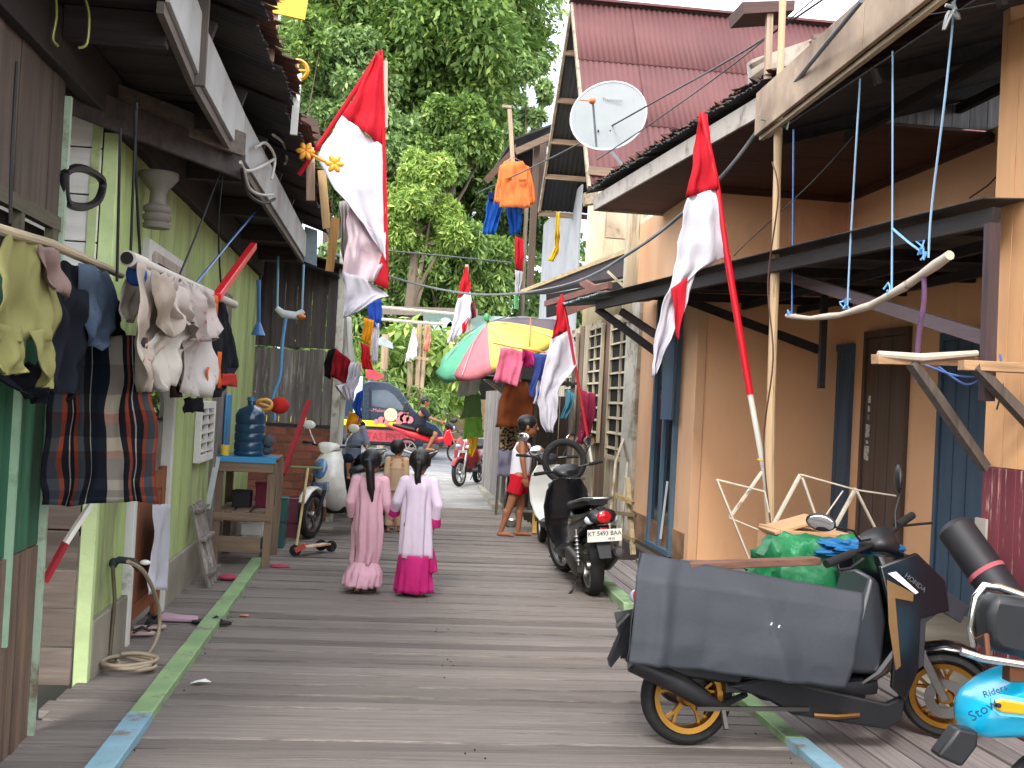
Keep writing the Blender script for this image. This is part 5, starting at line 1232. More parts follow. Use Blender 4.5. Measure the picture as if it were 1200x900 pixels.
def person(label, loc, rz, H, J, skin=None, child=False, head_yaw=0, head_pitch=0, sw=1.0, foot=True, curl=.5, vox=.0055, lean=None):
    """J: joints as fractions of height, x forward, y left: hip, chest, neck, head, el/er, wl/wr, kl/kr, al/ar and shoulders"""
    t = thing('person', label, 'person', loc, rz)
    P = dict(hip=(0, 0, .50), chest=(0, 0, .70), neck=(-.005, 0, .825), head=(.012, 0, .915), sl=(0, .105, .79), sr=(0, -.105, .79), el=(-.02, .14, .62), er=(-.02, -.14, .62),
             wl=(.03, .15, .47), wr=(.03, -.15, .47), hl=(0, .05, .49), hr=(0, -.05, .49), kl=(.01, .055, .27), kr=(.01, -.055, .27), al=(-.01, .055, .045), ar=(-.01, -.055, .045), fl=None, fr=None)
    P.update(J); Q = {k: (V(v) * H if v is not None else None) for k, v in P.items()}
    hs = (.081 if child else .064) * H; sc = H / 1.7
    pr = [('c', Q['hip'] + V(0, .03 * H, .0), Q['hip'] + V(0, -.03 * H, 0), .062 * H, .062 * H), ('c', Q['hip'], Q['chest'], .064 * H, .07 * H), ('c', Q['chest'] + V(0, .035 * H, .02 * H), Q['chest'] + V(0, -.035 * H, .02 * H), .062 * H, .062 * H),
          ('c', Q['chest'], Q['neck'] - V(0, 0, .02 * H), .05 * H, .035 * H), ('c', Q['neck'] - V(0, 0, .03 * H), Q['head'] - V(0, 0, hs * .4), .029 * H, .028 * H)]
    for s_ in 'lr':
        sg = 1 if s_ == 'l' else -1
        pr += [('c', Q['neck'] - V(0, 0, .03 * H), Q['s' + s_], .03 * H, .034 * H), ('c', Q['s' + s_], Q['e' + s_], .032 * H, .024 * H), ('c', Q['e' + s_], Q['w' + s_], .0245 * H, .0165 * H),
               ('c', Q['h' + s_], Q['k' + s_], .052 * H, .034 * H), ('c', Q['k' + s_], Q['a' + s_], .034 * H, .02 * H), ('c', Q['k' + s_].lerp(Q['a' + s_], .3) + V(-.008 * H, 0, 0), Q['k' + s_].lerp(Q['a' + s_], .6), .033 * H, .024 * H)]
        fd = Q['f' + s_] if Q['f' + s_] is not None else V(.105 * H, sg * .015 * H, -.032 * H)
        pr += [('c', Q['a' + s_] + V(-.012 * H, 0, -.02 * H), Q['a' + s_] + fd * .75, .021 * H, .016 * H), ('c', Q['a' + s_] + fd * .7 + V(0, .01 * H, 0), Q['a' + s_] + fd + V(0, .01 * H, 0), .013 * H, .009 * H), ('c', Q['a' + s_] + fd * .7 - V(0, .012 * H, 0), Q['a' + s_] + fd * .93 - V(0, .014 * H, 0), .011 * H, .008 * H)]
        dr_ = (Q['w' + s_] - Q['e' + s_]); hand(pr, Q['w' + s_], dr_, V(0, sg, 0) if abs(dr_.normalized().y) < .8 else V(1, 0, 0), H / 1.7 * (1.08 if child else 1), curl)
    Rm = Euler((0, head_pitch, head_yaw)).to_matrix().to_4x4(); hc = Q['head']
    def hp(x, y, z): return hc + (Rm @ V(x, y, z) * hs)
    R3 = Rm
    pr += [('e', hp(-.08, 0, .22), (hs * 1.02, hs * .84, hs * .9), R3), ('e', hp(.12, 0, -.28), (hs * .74, hs * .64, hs * .80), R3), ('c', hp(.5, 0, -.82), hp(.42, 0, -.86), hs * .2, hs * .24),
           ('c', hp(.86, 0, .08), hp(1.0, 0, -.22), hs * .09, hs * .14), ('c', hp(.98, .1, -.26), hp(.98, -.1, -.26), hs * .08, hs * .08), ('c', hp(.76, .14, -.58), hp(.76, -.14, -.58), hs * .10, hs * .10),
           ('e', hp(.0, .86, -.08), (hs * .16, hs * .08, hs * .24), R3), ('e', hp(.0, -.86, -.08), (hs * .16, hs * .08, hs * .24), R3),
           ('c', hp(.78, .42, .2), hp(.84, .15, .24), hs * .09, hs * .09), ('c', hp(.78, -.42, .2), hp(.84, -.15, .24), hs * .09, hs * .09)]
    body = fuse(pr, 'body', skin or m_skin, t, voxel=vox)
    for y in (.31, -.31): MB().ell(hp(.82, y, .04), (hs * .07, hs * .13, hs * .07), R3).build('eye', mat('eye dark', '15100e', rough=.2, bump=0), t)
    MB().ell(hp(.86, 0, -.57), (hs * .04, hs * .2, hs * .035), R3).build('mouth', mat('lip', '7a3b33', bump=0), t)
    return t, Q, hp, hs, R3
def tube_garment(prims, name, mt, par, vox=.007, sm=2): return fuse(prims, name, mt, par, voxel=vox, sm=sm)
def robe(par, name, mt, rings, n=56, folds=7, amp=.01, seed=0, flare=1.0):
    """rings: (x, y, z, half depth x, half width y)"""
    b = MB(); r = random.Random(seed); ph = [r.uniform(0, 6.28) for _ in range(4)]
    fine = []
    for i in range(len(rings) - 1):
        for q in range(5):
            f = q / 5; f = f; fine.append([rings[i][j] + (rings[i + 1][j] - rings[i][j]) * f for j in range(5)] + [(i + f) / (len(rings) - 1)])
    fine.append(list(rings[-1]) + [1.0])
    for (x, y, z, dx, wy, t) in fine:
        for q in range(n):
            a = 2 * PI * q / n; f = 1 + (amp / max(dx, .02)) * t ** .8 * (math.sin(folds * a + ph[0] + 2 * t) + .6 * math.sin((folds * 1.7 // 1) * a + ph[1] - 3 * t) + .4 * math.sin(3 * a + ph[2] + 5 * t))
            b.v.append((x + dx * f * math.cos(a), y + wy * f * math.sin(a), z + (.006 * math.sin(5 * a + ph[3]) if t == 1.0 else 0)))
    for i in range(len(fine) - 1):
        for q in range(n): A = i * n + q; B = i * n + (q + 1) % n; b.f.append((A, B, B + n, A + n))
    return b.build(name, mt, par, smooth=70, solid=.004)

# girl in pink, ponytail, walking away on the left
m_pink1 = cloth('rose pink', 'deb0bd', c2='d3a0b0', var=.06); m_pinkl = cloth('pale rose ruffle', 'e3b4c4', var=.06)
m_lil = cloth('pale lilac', 'd6c6d8', c2='dfd0dd', var=.05); m_mag = cloth('magenta', 'c02a72', c2='d0408a', var=.12)
gp = PZ(427, 694, 0); HH = 1.12
g1, Q, hp, hs, R3 = person('girl seen from behind in a rose pink dress with ruffled hem and long black ponytail', gp, rad(88), HH,
    dict(al=(-.05, .05, .05), ar=(.05, -.05, .045), kl=(.0, .055, .28), kr=(.05, -.05, .27), sl=(0, .092, .785), sr=(0, -.092, .785), el=(-.03, .13, .64), wl=(.05, .12, .52), er=(-.02, -.125, .63), wr=(.04, -.17, .52)), child=True, head_yaw=rad(-12))
robe(g1, 'dress', m_pink1, [(0, 0, .83 * HH, .035 * HH, .045 * HH), (0, 0, .81 * HH, .055 * HH, .09 * HH), (0, 0, .76 * HH, .075 * HH, .112 * HH), (0, 0, .66 * HH, .078 * HH, .094 * HH), (0, 0, .56 * HH, .085 * HH, .090 * HH), (0, 0, .45 * HH, .09 * HH, .102 * HH), (.01, -.005, .3 * HH, .085 * HH, .094 * HH), (.01, 0.01, .2 * HH, .08 * HH, .090 * HH)], amp=.013, seed=1)
robe(g1, 'ruffle', m_pinkl, [(.01, .01, .215 * HH, .082 * HH, .092 * HH), (0, .01, .14 * HH, .11 * HH, .125 * HH), (0, .02, .045 * HH, .12 * HH, .13 * HH)], folds=15, amp=.012, seed=2)
for s_ in 'lr': tube_garment([('k', Q['s' + s_] + V(0, 0, .01), Q['e' + s_], .044 * HH, .036 * HH), ('k', Q['e' + s_], Q['e' + s_].lerp(Q['w' + s_], .92), .037 * HH, .032 * HH), ('e', Q['e' + s_], (.037 * HH,) * 3), ('e', Q['s' + s_], (.044 * HH,) * 3)], 'sleeve', m_pink1, g1)
hair = [('e', hp(-.14, 0, .28), (hs * 1.06, hs * .96, hs * .95), R3), ('c', hp(-.75, 0, .15), hp(-.9, 0, .25), hs * .4, hs * .35), ('c', hp(-1.0, 0, .25), hp(-1.15, -.2, -.6), hs * .36, hs * .40), ('c', hp(-1.15, -.2, -.6), hp(-1.05, -.35, -2.2), hs * .40, hs * .36), ('c', hp(-1.05, -.35, -2.2), hp(-1.0, -.5, -3.3), hs * .34, hs * .10)]
fuse(hair, 'hair', m_hair, g1, voxel=.007)
b = MB().lathe([(hs * .30, -.01), (hs * .36, 0), (hs * .30, .01)], hp(-1.0, 0, .3), n=14); b.build('hair_tie', cloth('blue tie', '3b62a8'), g1)
for s_ in 'lr': MB().box(Q['a' + s_] + V(.04 * HH, 0, -.035 * HH), (.15 * HH, .06 * HH, .012)).build('sandal', mat('dark sandal', '2c201c'), g1, bevel=.004)
# girl in lilac and magenta
gp = PZ(484, 698, 0); HH = 1.14
g2, Q, hp, hs, R3 = person('girl seen from behind in a pale lilac dress with magenta cuffs and hem', gp, rad(92), HH,
    dict(al=(.06, .045, .05), ar=(-.04, -.05, .045), kl=(.05, .05, .27), sl=(0, .092, .785), sr=(0, -.092, .785), el=(-.01, .145, .65), wl=(.08, .16, .56), er=(-.05, -.135, .63), wr=(.0, -.12, .49)), child=True, head_yaw=rad(-4))
robe(g2, 'dress', m_lil, [(0, 0, .835 * HH, .035 * HH, .045 * HH), (0, 0, .815 * HH, .055 * HH, .09 * HH), (0, 0, .76 * HH, .075 * HH, .114 * HH), (0, 0, .64 * HH, .08 * HH, .100 * HH), (0, 0, .45 * HH, .09 * HH, .108 * HH), (.0, 0, .27 * HH, .09 * HH, .112 * HH)], amp=.013, seed=3)
robe(g2, 'hem', m_mag, [(0, 0, .285 * HH, .094 * HH, .115 * HH), (0, 0, .17 * HH, .105 * HH, .118 * HH), (0, 0, .03 * HH, .12 * HH, .128 * HH)], folds=11, amp=.011, seed=4)
robe(g2, 'side_frill', m_mag, [(0, -.105 * HH, .33 * HH, .03 * HH, .02 * HH), (0, -.115 * HH, .24 * HH, .06 * HH, .033 * HH), (0, -.12 * HH, .17 * HH, .07 * HH, .038 * HH)], folds=5, amp=.008, seed=6, n=30)
for s_ in 'lr':
    tube_garment([('k', Q['s' + s_] + V(0, 0, .01), Q['e' + s_], .044 * HH, .037 * HH), ('k', Q['e' + s_], Q['e' + s_].lerp(Q['w' + s_], .75), .038 * HH, .036 * HH), ('e', Q['e' + s_], (.038 * HH,) * 3), ('e', Q['s' + s_], (.044 * HH,) * 3)], 'sleeve', m_lil, g2)
    tube_garment([('k', Q['e' + s_].lerp(Q['w' + s_], .6), Q['e' + s_].lerp(Q['w' + s_], 1.02), .038 * HH, .048 * HH)], 'cuff', m_mag, g2)
fuse([('e', hp(-.14, 0, .28), (hs * 1.08, hs * .98, hs * .98), R3), ('c', hp(-.9, .1, .0), hp(-.95, .15, -1.2), hs * .36, hs * .3), ('c', hp(-.95, .15, -1.2), hp(-.9, .3, -2.1), hs * .26, hs * .06), ('c', hp(-.9, .1, -1.1), hp(-.9, -.25, -1.9), hs * .2, hs * .05)], 'hair', m_hair, g2, voxel=.007)
for s_ in 'lr': MB().box(Q['a' + s_] + V(.04 * HH, 0, -.035 * HH), (.15 * HH, .06 * HH, .012)).build('sandal', mat('dark sandal', '2c201c'), g2, bevel=.004)
# smaller child ahead, beige
gp = PZ(461, 624, 0); HH = 1.06
g3, Q, hp, hs, R3 = person('child in loose beige top and trousers walking ahead between the two girls', gp, rad(85), HH, dict(ar=(.05, -.05, .045), kr=(.04, -.05, .27), sl=(0, .09, .785), sr=(0, -.09, .785), el=(-.03, .105, .63), er=(-.01, -.105, .63), wl=(.0, .10, .50), wr=(.03, -.10, .50)), child=True, head_yaw=rad(-25))
m_beige = cloth('warm beige', 'c2a587', c2='b59778')
tube_garment([('k', Q['hip'] - V(0, 0, .05 * HH), Q['chest'], .09 * HH, .085 * HH), ('k', Q['chest'], Q['neck'] - V(0, 0, .02), .09 * HH, .05 * HH)] + [('c', Q['s' + s_], Q['e' + s_], .040 * HH, .036 * HH) for s_ in 'lr'] + [('k', Q['e' + s_], Q['w' + s_], .036 * HH, .031 * HH) for s_ in 'lr'], 'tunic', m_beige, g3)
tube_garment([('k', Q['h' + s_], Q['k' + s_], .062 * HH, .052 * HH) for s_ in 'lr'] + [('k', Q['k' + s_] + V(0, 0, .02), Q['a' + s_] + V(0, 0, .03), .052 * HH, .045 * HH) for s_ in 'lr'], 'trousers', m_beige, g3)
fuse([('e', hp(-.12, 0, .28), (hs * 1.1, hs * 1.0, hs * .98), R3), ('e', hp(-.4, 0, -.2), (hs * .7, hs * .85, hs * .6), R3)], 'hair', m_hair, g3, voxel=.008)
# boy in white vest and red shorts
gp = PZ(598, 628, 0); HH = 1.42
g4, Q, hp, hs, R3 = person('barefoot boy in white vest and red shorts leaning against the parked scooters', gp, rad(-8), HH,
    dict(hip=(.05, 0, .50), chest=(.065, 0, .70), neck=(.07, 0, .825), head=(.10, 0, .91), sl=(.06, .1, .79), sr=(.06, -.1, .79), el=(.05, .14, .64), er=(.07, -.14, .64), wl=(.14, .13, .52), wr=(.10, -.14, .50),
         hl=(.04, .05, .49), hr=(.05, -.05, .49), kl=(.07, .055, .26), kr=(-.01, -.05, .27), al=(.06, .05, .04), ar=(-.08, -.05, .04)), skin=m_skin2, child=True)
m_vest = cloth('vest white', 'dad9e0'); m_reds = cloth('shorts red', 'b81a2c')
tube_garment([('k', Q['hip'] + V(0, 0, 0), Q['chest'], .082 * HH, .085 * HH), ('k', Q['chest'], Q['neck'] - V(0, 0, .05 * HH), .086 * HH, .055 * HH), ('k', Q['neck'] - V(0, -.045 * HH, .06 * HH), Q['neck'] - V(0, -.045 * HH, .015 * HH), .02 * HH, .016 * HH), ('k', Q['neck'] - V(0, .045 * HH, .06 * HH), Q['neck'] - V(0, .045 * HH, .015 * HH), .02 * HH, .016 * HH)], 'vest', m_vest, g4)
tube_garment([('k', Q['hip'] + V(0, 0, .02), Q['hip'] - V(0, 0, .04 * HH), .084 * HH, .086 * HH)] + [('k', Q['h' + s_] + V(0, 0, .02), Q['h' + s_].lerp(Q['k' + s_], .62), .064 * HH, .066 * HH) for s_ in 'lr'], 'shorts', m_reds, g4)
fuse([('e', hp(-.12, 0, .34), (hs * 1.06, hs * .94, hs * .90), R3), ('e', hp(-.45, 0, -.1), (hs * .6, hs * .8, hs * .5), R3)], 'hair', m_hair, g4, voxel=.007)
# rider
HH = 1.68
seat_ = u1.location + V(.27, 0, .80)
g5, Q, hp, hs, R3 = person('man in dark tee shirt and shorts riding the red motorcycle to the right', (seat_.x, seat_.y, -.03), 0, HH,
    dict(hip=(0, 0, .515), chest=(.03, 0, .70), neck=(.05, 0, .815), head=(.075, 0, .90), sl=(.045, .11, .785), sr=(.045, -.11, .785), el=(.15, .15, .67), er=(.15, -.15, .67), wl=(.30, .17, .625), wr=(.30, -.17, .625),
         hl=(.0, .06, .50), hr=(.0, -.06, .50), kl=(.24, .10, .44), kr=(.24, -.10, .44), al=(.14, .09, .235), ar=(.14, -.09, .235)), skin=m_skin2, vox=.009)
tube_garment([('k', Q['hip'], Q['chest'], .082 * HH, .085 * HH), ('k', Q['chest'], Q['neck'] - V(0, 0, .02), .088 * HH, .05 * HH)] + [('c', Q['s' + s_], Q['s' + s_].lerp(Q['e' + s_], .7), .044 * HH, .04 * HH) for s_ in 'lr'], 'tee_shirt', cloth('charcoal tee', '2a2d36'), g5, vox=.01)
tube_garment([('c', Q['hip'] + V(0, .05, .0), Q['hip'] - V(0, .05, 0), .078 * HH, .078 * HH)] + [('k', Q['h' + s_], Q['h' + s_].lerp(Q['k' + s_], .85), .066 * HH, .055 * HH) for s_ in 'lr'], 'shorts', cloth('black shorts', '17171a'), g5, vox=.01)
fuse([('e', hp(-.12, 0, .34), (hs * 1.06, hs * .92, hs * .88), R3), ('e', hp(-.45, 0, -.1), (hs * .6, hs * .8, hs * .5), R3)], 'hair', m_hair, g5, voxel=.01)
# child on the dark scooter
HH = .95; cp = PY(398, 560, 13.2)
g6, Q, hp, hs, R3 = person('small child in grey blue top sitting on the dark scooter, hand at mouth', (cp.x + .14, 13.35, .40), rad(-75), HH,
    dict(hip=(0, 0, .43), chest=(.02, 0, .66), neck=(.02, 0, .80), head=(.04, 0, .90), er=(.1, -.14, .66), wr=(.17, -.04, .80), el=(.06, .15, .60), wl=(.2, .12, .55), hl=(0, .06, .42), hr=(0, -.06, .42), kl=(.2, .1, .42), kr=(.2, -.1, .42), al=(.22, .1, .22), ar=(.22, -.1, .22)), child=True, head_yaw=rad(50), vox=.006)
tube_garment([('k', Q['hip'], Q['chest'], .1 * HH, .095 * HH), ('k', Q['chest'], Q['neck'] - V(0, 0, .02), .095 * HH, .055 * HH)] + [('c', Q['s' + s_], Q['e' + s_], .05 * HH, .045 * HH) for s_ in 'lr'], 'top', cloth('grey blue', '7c8798', c2='4f5a70'), g6, vox=.008)
tube_garment([('c', Q['h' + s_], Q['k' + s_], .07 * HH, .055 * HH) for s_ in 'lr'], 'trousers', cloth('navy trousers', '1d2434'), g6, vox=.008)
fuse([('e', hp(-.12, 0, .36), (hs * 1.06, hs * .96, hs * .88), R3), ('e', hp(-.45, 0, -.1), (hs * .6, hs * .85, hs * .5), R3)], 'hair', m_hair, g6, voxel=.007)
# ================================================================== FLAGS
m_fr = cloth('flag red', 'c0222f', var=.05, rough=.8); m_fw_ = cloth('flag white', 'cbc8d1', var=.03, rough=.75); m_fsh = cloth('flag inner white', 'd8c4cb', var=.03, rough=.75)
def prowX(X_, *rows): return [(PX(r[0], r[1], X_), PX(r[2], r[3], X_)) for r in rows]
def part_sheet(par, name, rows, mt, **k): return sheet(rows, mt, name, par, **k)
# big near flag on the left
fy = 9.0
f = thing('flag', 'large red and white flag slung from a red slanting staff above the left eaves', 'flag', PY(410, 350, fy))
wk = dict(fold=.035, freq=1.6, seed=21)
part_sheet(f, 'red_band', prow(fy, (441, 66, 447, 60), (422, 96, 448, 100), (402, 136, 449, 172)), m_fr, nu=10, **wk)
part_sheet(f, 'white_band', prow(fy, (402, 136, 449, 172), (386, 162, 451, 205), (372, 184, 451, 245), (392, 222, 452, 270), (424, 262, 452, 296), (447, 293, 452, 305)), m_fw_, nu=14, fold=.03, freq=1.4, seed=22)
part_sheet(f, 'red_border', prow(fy, (447, 60, 449, 60), (448, 170, 452, 170), (450, 290, 455, 290), (438, 332, 455, 340)), m_fr, nu=3, fold=.01, freq=.5, seed=23, nrm=(0, -1, 0))
part_sheet(f, 'folded_part', prow(fy + .06, (412, 228, 414, 226), (406, 262, 438, 276), (404, 300, 450, 300), (403, 330, 440, 332)), m_fsh, nu=10, fold=.05, freq=1.5, seed=24)
part_sheet(f, 'white_tail', prow(fy + .02, (404, 320, 436, 330), (403, 345, 456, 346), (402, 360, 425, 360), (402, 373, 406, 372)), m_fw_, nu=10, fold=.04, freq=1.5, seed=25)
MB().tube([PY(446, 60, fy + .03), PY(408, 118, fy + .03), PY(370, 176, fy + .03), PY(350, 205, fy + .03)], .019, n=8).build('staff', cloth('staff red', 'b3202c'), f, world=True)
# right near flag
fy = 8.2
f = thing('flag', 'tall red and white flag on a red staff before the orange house', 'flag', PY(890, 545, fy))
part_sheet(f, 'red_band', prow(fy, (818, 134, 829, 134), (812, 185, 835, 185), (803, 232, 842, 222)), m_fr, nu=10, fold=.03, freq=1.3, seed=31)
part_sheet(f, 'white_band', prow(fy, (803, 232, 842, 222), (795, 275, 850, 262), (786, 325, 853, 300), (777, 350, 818, 318), (768, 385, 797, 372), (764, 420, 776, 415), (761, 442, 766, 438)), m_fw_, nu=14, fold=.045, freq=1.4, seed=32, sub=5)
part_sheet(f, 'red_fold', prow(fy - .06, (786, 338, 807, 324), (789, 360, 803, 352), (792, 385, 797, 382), (794, 398, 795, 398)), m_fr, nu=6, fold=.015, freq=1, seed=33)
MB().tube([PY(822, 132, fy), PY(840, 215, fy), PY(852, 300, fy)], .022, n=10).tube([PY(852, 300, fy), PY(879, 462, fy)], .027, n=10).build('staff', mat('glossy red paint', 'c01426', var=.05, bump=.05, rough=.35), f, world=True)
MB().tube([PY(879, 462, fy), PY(897, 560, fy), PY(903, 640, fy)], .022, n=10).build('staff_foot', m_white, f, world=True)
MB().tube([PY(893, 540, fy - .03) + V(-.04, 0, .01), PY(893, 540, fy - .06), PY(904, 545, fy - .06), PY(906, 538, fy)], .006, n=6).build('yellow_tie', cloth('yellow tie', 'd9b62b'), f, world=True)
# mid flag over the scooters
fy = 13.0
f = thing('flag', 'red and white flag on a thin red staff right of the yellow parasol', 'flag', PY(692, 530, fy))
part_sheet(f, 'red_band', prow(fy, (656, 349, 661, 348), (651, 374, 666, 374), (645, 397, 669, 386)), m_fr, nu=8, fold=.035, freq=1.3, seed=41)
part_sheet(f, 'white_band', prow(fy, (645, 397, 669, 386), (638, 425, 677, 426), (633, 452, 664, 441), (630, 470, 655, 452), (634, 490, 652, 488), (640, 507, 649, 507)), m_fw_, nu=12, fold=.05, freq=1.4, seed=42)
MB().tube([PY(658, 345, fy), PY(669, 400, fy), PY(690, 520, fy)], .018, n=8).build('staff', mat('dull red paint', 'b0222f', rough=.5), f, world=True)
MB().tube([PY(690, 520, fy), PY(694, 545, fy)], .018, n=8).build('staff_foot', m_white, f, world=True)
# far flag
fy = 24
f = thing('flag', 'small red and white flag with blue fringe before the trees beyond the parasol', 'flag', PY(550, 390, fy))
part_sheet(f, 'red_band', prow(fy, (545, 313, 548, 313), (540, 330, 551, 330), (536, 350, 551, 340)), m_fr, nu=8, fold=.05, freq=1.2, seed=51)
part_sheet(f, 'white_band', prow(fy, (536, 350, 551, 340), (531, 375, 552, 372), (524, 402, 540, 392)), m_fw_, nu=8, fold=.06, freq=1.2, seed=52)
part_sheet(f, 'red_corner', prow(fy - .1, (541, 380, 550, 370), (542, 392, 546, 388)), m_fr, nu=4, fold=.02, seed=53)
MB().tube([PY(547, 310, fy + .05), PY(552, 400, fy + .05), PY(554, 470, fy)], .04, n=6).build('staff', m_pcream, f, world=True)
sheet(prow(24.3, (548, 358, 556, 352), (549, 375, 558, 372)), cloth('dark red pattern', '7d2431', c2='c49a9a'), 'hanging_cloth', nu=5, fold=.05, seed=54, label='small dark red patterned cloth beside the far flag', cat='cloth')
# narrow flag on the house wall
fy = 18
f = thing('flag', 'narrow red and white flag on the dark post below the orange jacket', 'flag', PY(608, 360, fy))
part_sheet(f, 'red_band', prow(fy, (604, 276, 612, 280), (603, 300, 614, 300), (604, 316, 613, 318)), m_fr, nu=6, fold=.03, seed=55)
part_sheet(f, 'white_band', prow(fy, (604, 316, 613, 318), (604, 335, 611, 335), (604, 346, 609, 347)), m_fw_, nu=6, fold=.03, seed=56)
MB().tube([PY(605, 346, fy), PY(605, 362, fy)], .035, n=8).build('green_bottle', plastic('bottle green', '3f9d4a'), f, world=True)
# patchwork banner and lower flags on the left
fy = 12.4
f = thing('banner', 'patchwork banner of blue, orange, red and white cloths below the large flag', 'banner', PY(432, 440, fy))
for nm, rows, mt in (('blue_patch', ((430, 354, 447, 351), (431, 372, 448, 372), (440, 385, 445, 386)), cloth('royal blue', '2a49a0')),
                     ('orange_patch', ((427, 371, 439, 376), (424, 390, 437, 392), (422, 400, 435, 405)), cloth('marigold', 'cc8a1f')),
                     ('white_patch', ((438, 376, 444, 378), (434, 402, 444, 400), (438, 426, 442, 427)), m_fw_),
                     ('red_patch', ((422, 401, 434, 406), (423, 420, 433, 422), (426, 432, 438, 434)), m_fr)):
    part_sheet(f, nm, prow(fy, *rows), mt, nu=6, fold=.03, seed=hash(nm) % 90 if False else len(nm))
f = thing('flag', 'drooping white and dark red flag on a white board post beside the peeling corner post', 'flag', PY(405, 470, fy))
part_sheet(f, 'white_board', prow(12.6, (406, 370, 412, 372), (407, 400, 413, 402), (408, 425, 418, 432)), m_white, nu=3, fold=.004, seed=3)
part_sheet(f, 'dark_red_patch', prow(12.5, (394, 408, 411, 424), (389, 425, 411, 440), (387, 441, 411, 452)), cloth('dark red', '8a1a22'), nu=7, fold=.04, seed=4)
part_sheet(f, 'black_patch', prow(12.55, (384, 410, 395, 408), (379, 428, 390, 428), (380, 441, 388, 444)), cloth('black', '18181a'), nu=5, fold=.03, seed=5)
part_sheet(f, 'white_patch', prow(12.45, (411, 424, 423, 426), (405, 448, 422, 440), (392, 452, 418, 452), (404, 470, 414, 466)), m_fw_, nu=7, fold=.05, seed=6)
part_sheet(f, 'blue_patch', prow(12.4, (417, 462, 425, 455), (413, 475, 423, 480), (419, 490, 424, 492)), cloth('royal blue', '2a49a0'), nu=5, fold=.03, seed=7)
part_sheet(f, 'orange_patch', prow(12.4, (409, 482, 420, 488), (406, 496, 418, 496), (407, 507, 418, 506)), cloth('marigold', 'cc8a1f'), nu=5, fold=.03, seed=8)
MB().tube([PY(408, 395, 12.65), PY(398, 520, 12.65), PY(396, 600, 12.65)], .03, n=8).build('post', m_white, f, world=True)

# ================================================================== WASHING ON THE LEFT
def plaid():
    M = bpy.data.materials.new('plaid cotton'); M.use_nodes = True; t = M.node_tree; N = t.nodes; K = t.links.new
    b = N['Principled BSDF']; b.inputs['Roughness'].default_value = .9; b.inputs['Specular IOR Level'].default_value = .1
    uv = N.new('ShaderNodeUVMap'); sp = N.new('ShaderNodeSeparateXYZ'); K(uv.outputs[0], sp.inputs[0])
    def ramp(src, stops, mode='CONSTANT'):
        r = N.new('ShaderNodeValToRGB'); r.color_ramp.interpolation = mode; e = r.color_ramp.elements
        e[0].position = 0; e[0].color = (*srgb(stops[0][1]), 1); e[1].position = stops[1][0]; e[1].color = (*srgb(stops[1][1]), 1)
        for p, c in stops[2:]: q = e.new(p); q.color = (*srgb(c), 1)
        K(src, r.inputs[0]); return r.outputs[0]
    K0, O, W, G, B_, T = '14161c', '8c3a28', 'a9a6a0', '3a4047', '0f1620', 'a69c8c'
    cx = ramp(sp.outputs[0], [(0, K0), (.05, G), (.115, O), (.15, K0), (.2, W), (.212, K0), (.25, O), (.285, G), (.34, K0), (.40, W), (.41, B_), (.53, K0), (.55, T), (.68, W), (.69, K0), (.75, O), (.78, K0), (.81, W), (.822, K0), (.88, O), (.915, G), (.975, O)])
    cy = ramp(sp.outputs[1], [(0, '9a9a98'), (.05, '55585c'), (.12, '8f8f8d'), (.2, '4a4b50'), (.34, '7e4a40'), (.38, 'a29b90'), (.46, '55504e'), (.55, '8a4438'), (.6, '9a968c'), (.7, '5a5a60'), (.85, '8c8a88')])
    mx_ = N.new('ShaderNodeMix'); mx_.data_type = 'RGBA'; mx_.blend_type = 'MULTIPLY'; mx_.inputs[0].default_value = .85; K(cx, mx_.inputs[6]); K(cy, mx_.inputs[7])
    g = N.new('ShaderNodeGamma'); g.inputs[1].default_value = .82; K(mx_.outputs[2], g.inputs[0]); K(g.outputs[0], b.inputs['Base Color'])
    return M
m_plaid = plaid()
t = thing('sarong', 'black, orange and cream plaid sarong hanging below the left washing', 'sarong', PY(118, 597, 4.9))
sheet([(PY(62, 395, 4.95), PY(176, 395, 5.05)), (PY(56, 470, 4.88), PY(181, 470, 5.02)), (PY(50, 540, 4.85), PY(184, 540, 5.0)), (PY(50, 592, 4.85), PY(186, 588, 5.0))], m_plaid, 'cloth_panel', t, nu=30, sub=7, fold=.034, freq=2.1, seed=61)
m_khaki = cloth('khaki', '8d8a58', c2='7e7b4c', scale=3); m_tan = cloth('mauve brown', '86706a'); m_nv = cloth('black navy', '16181f', c2='1f232c')
m_jean = cloth('denim', '4d5b6c', c2='39485a', var=.15); m_cr = cloth('printed cream', 'b9ada0', c2='a89a8c', wear='8a4a46', wscale=9, wthr=(.64, .66)); m_cr2 = cloth('cream print', 'bfb8ae', wear='5a7a80', wscale=11, wthr=(.65, .67))
X1 = -1.2
t = thing('khaki_shirt', 'khaki shirt hung with both sleeves drooping at the near left', 'shirt', PX(30, 440, X1))
part_sheet(t, 'torso', prowX(X1, (8, 268, 64, 286), (0, 300, 66, 315), (-6, 340, 67, 350), (-10, 372, 66, 378), (-10, 400, 60, 398)), m_khaki, nu=14, fold=.035, freq=1.8, seed=62, nrm=(1, -.6, 0))
part_sheet(t, 'sleeve', prowX(X1 + .02, (-8, 380, 24, 385), (-10, 415, 27, 415), (-4, 434, 18, 438)), m_khaki, nu=8, fold=.04, freq=1.2, seed=63, nrm=(1, -.6, 0))
part_sheet(t, 'sleeve', prowX(X1 + .02, (32, 388, 62, 384), (37, 418, 63, 418), (41, 440, 61, 444), (46, 453, 56, 455)), m_khaki, nu=8, fold=.04, freq=1.2, seed=64, nrm=(1, -.6, 0))
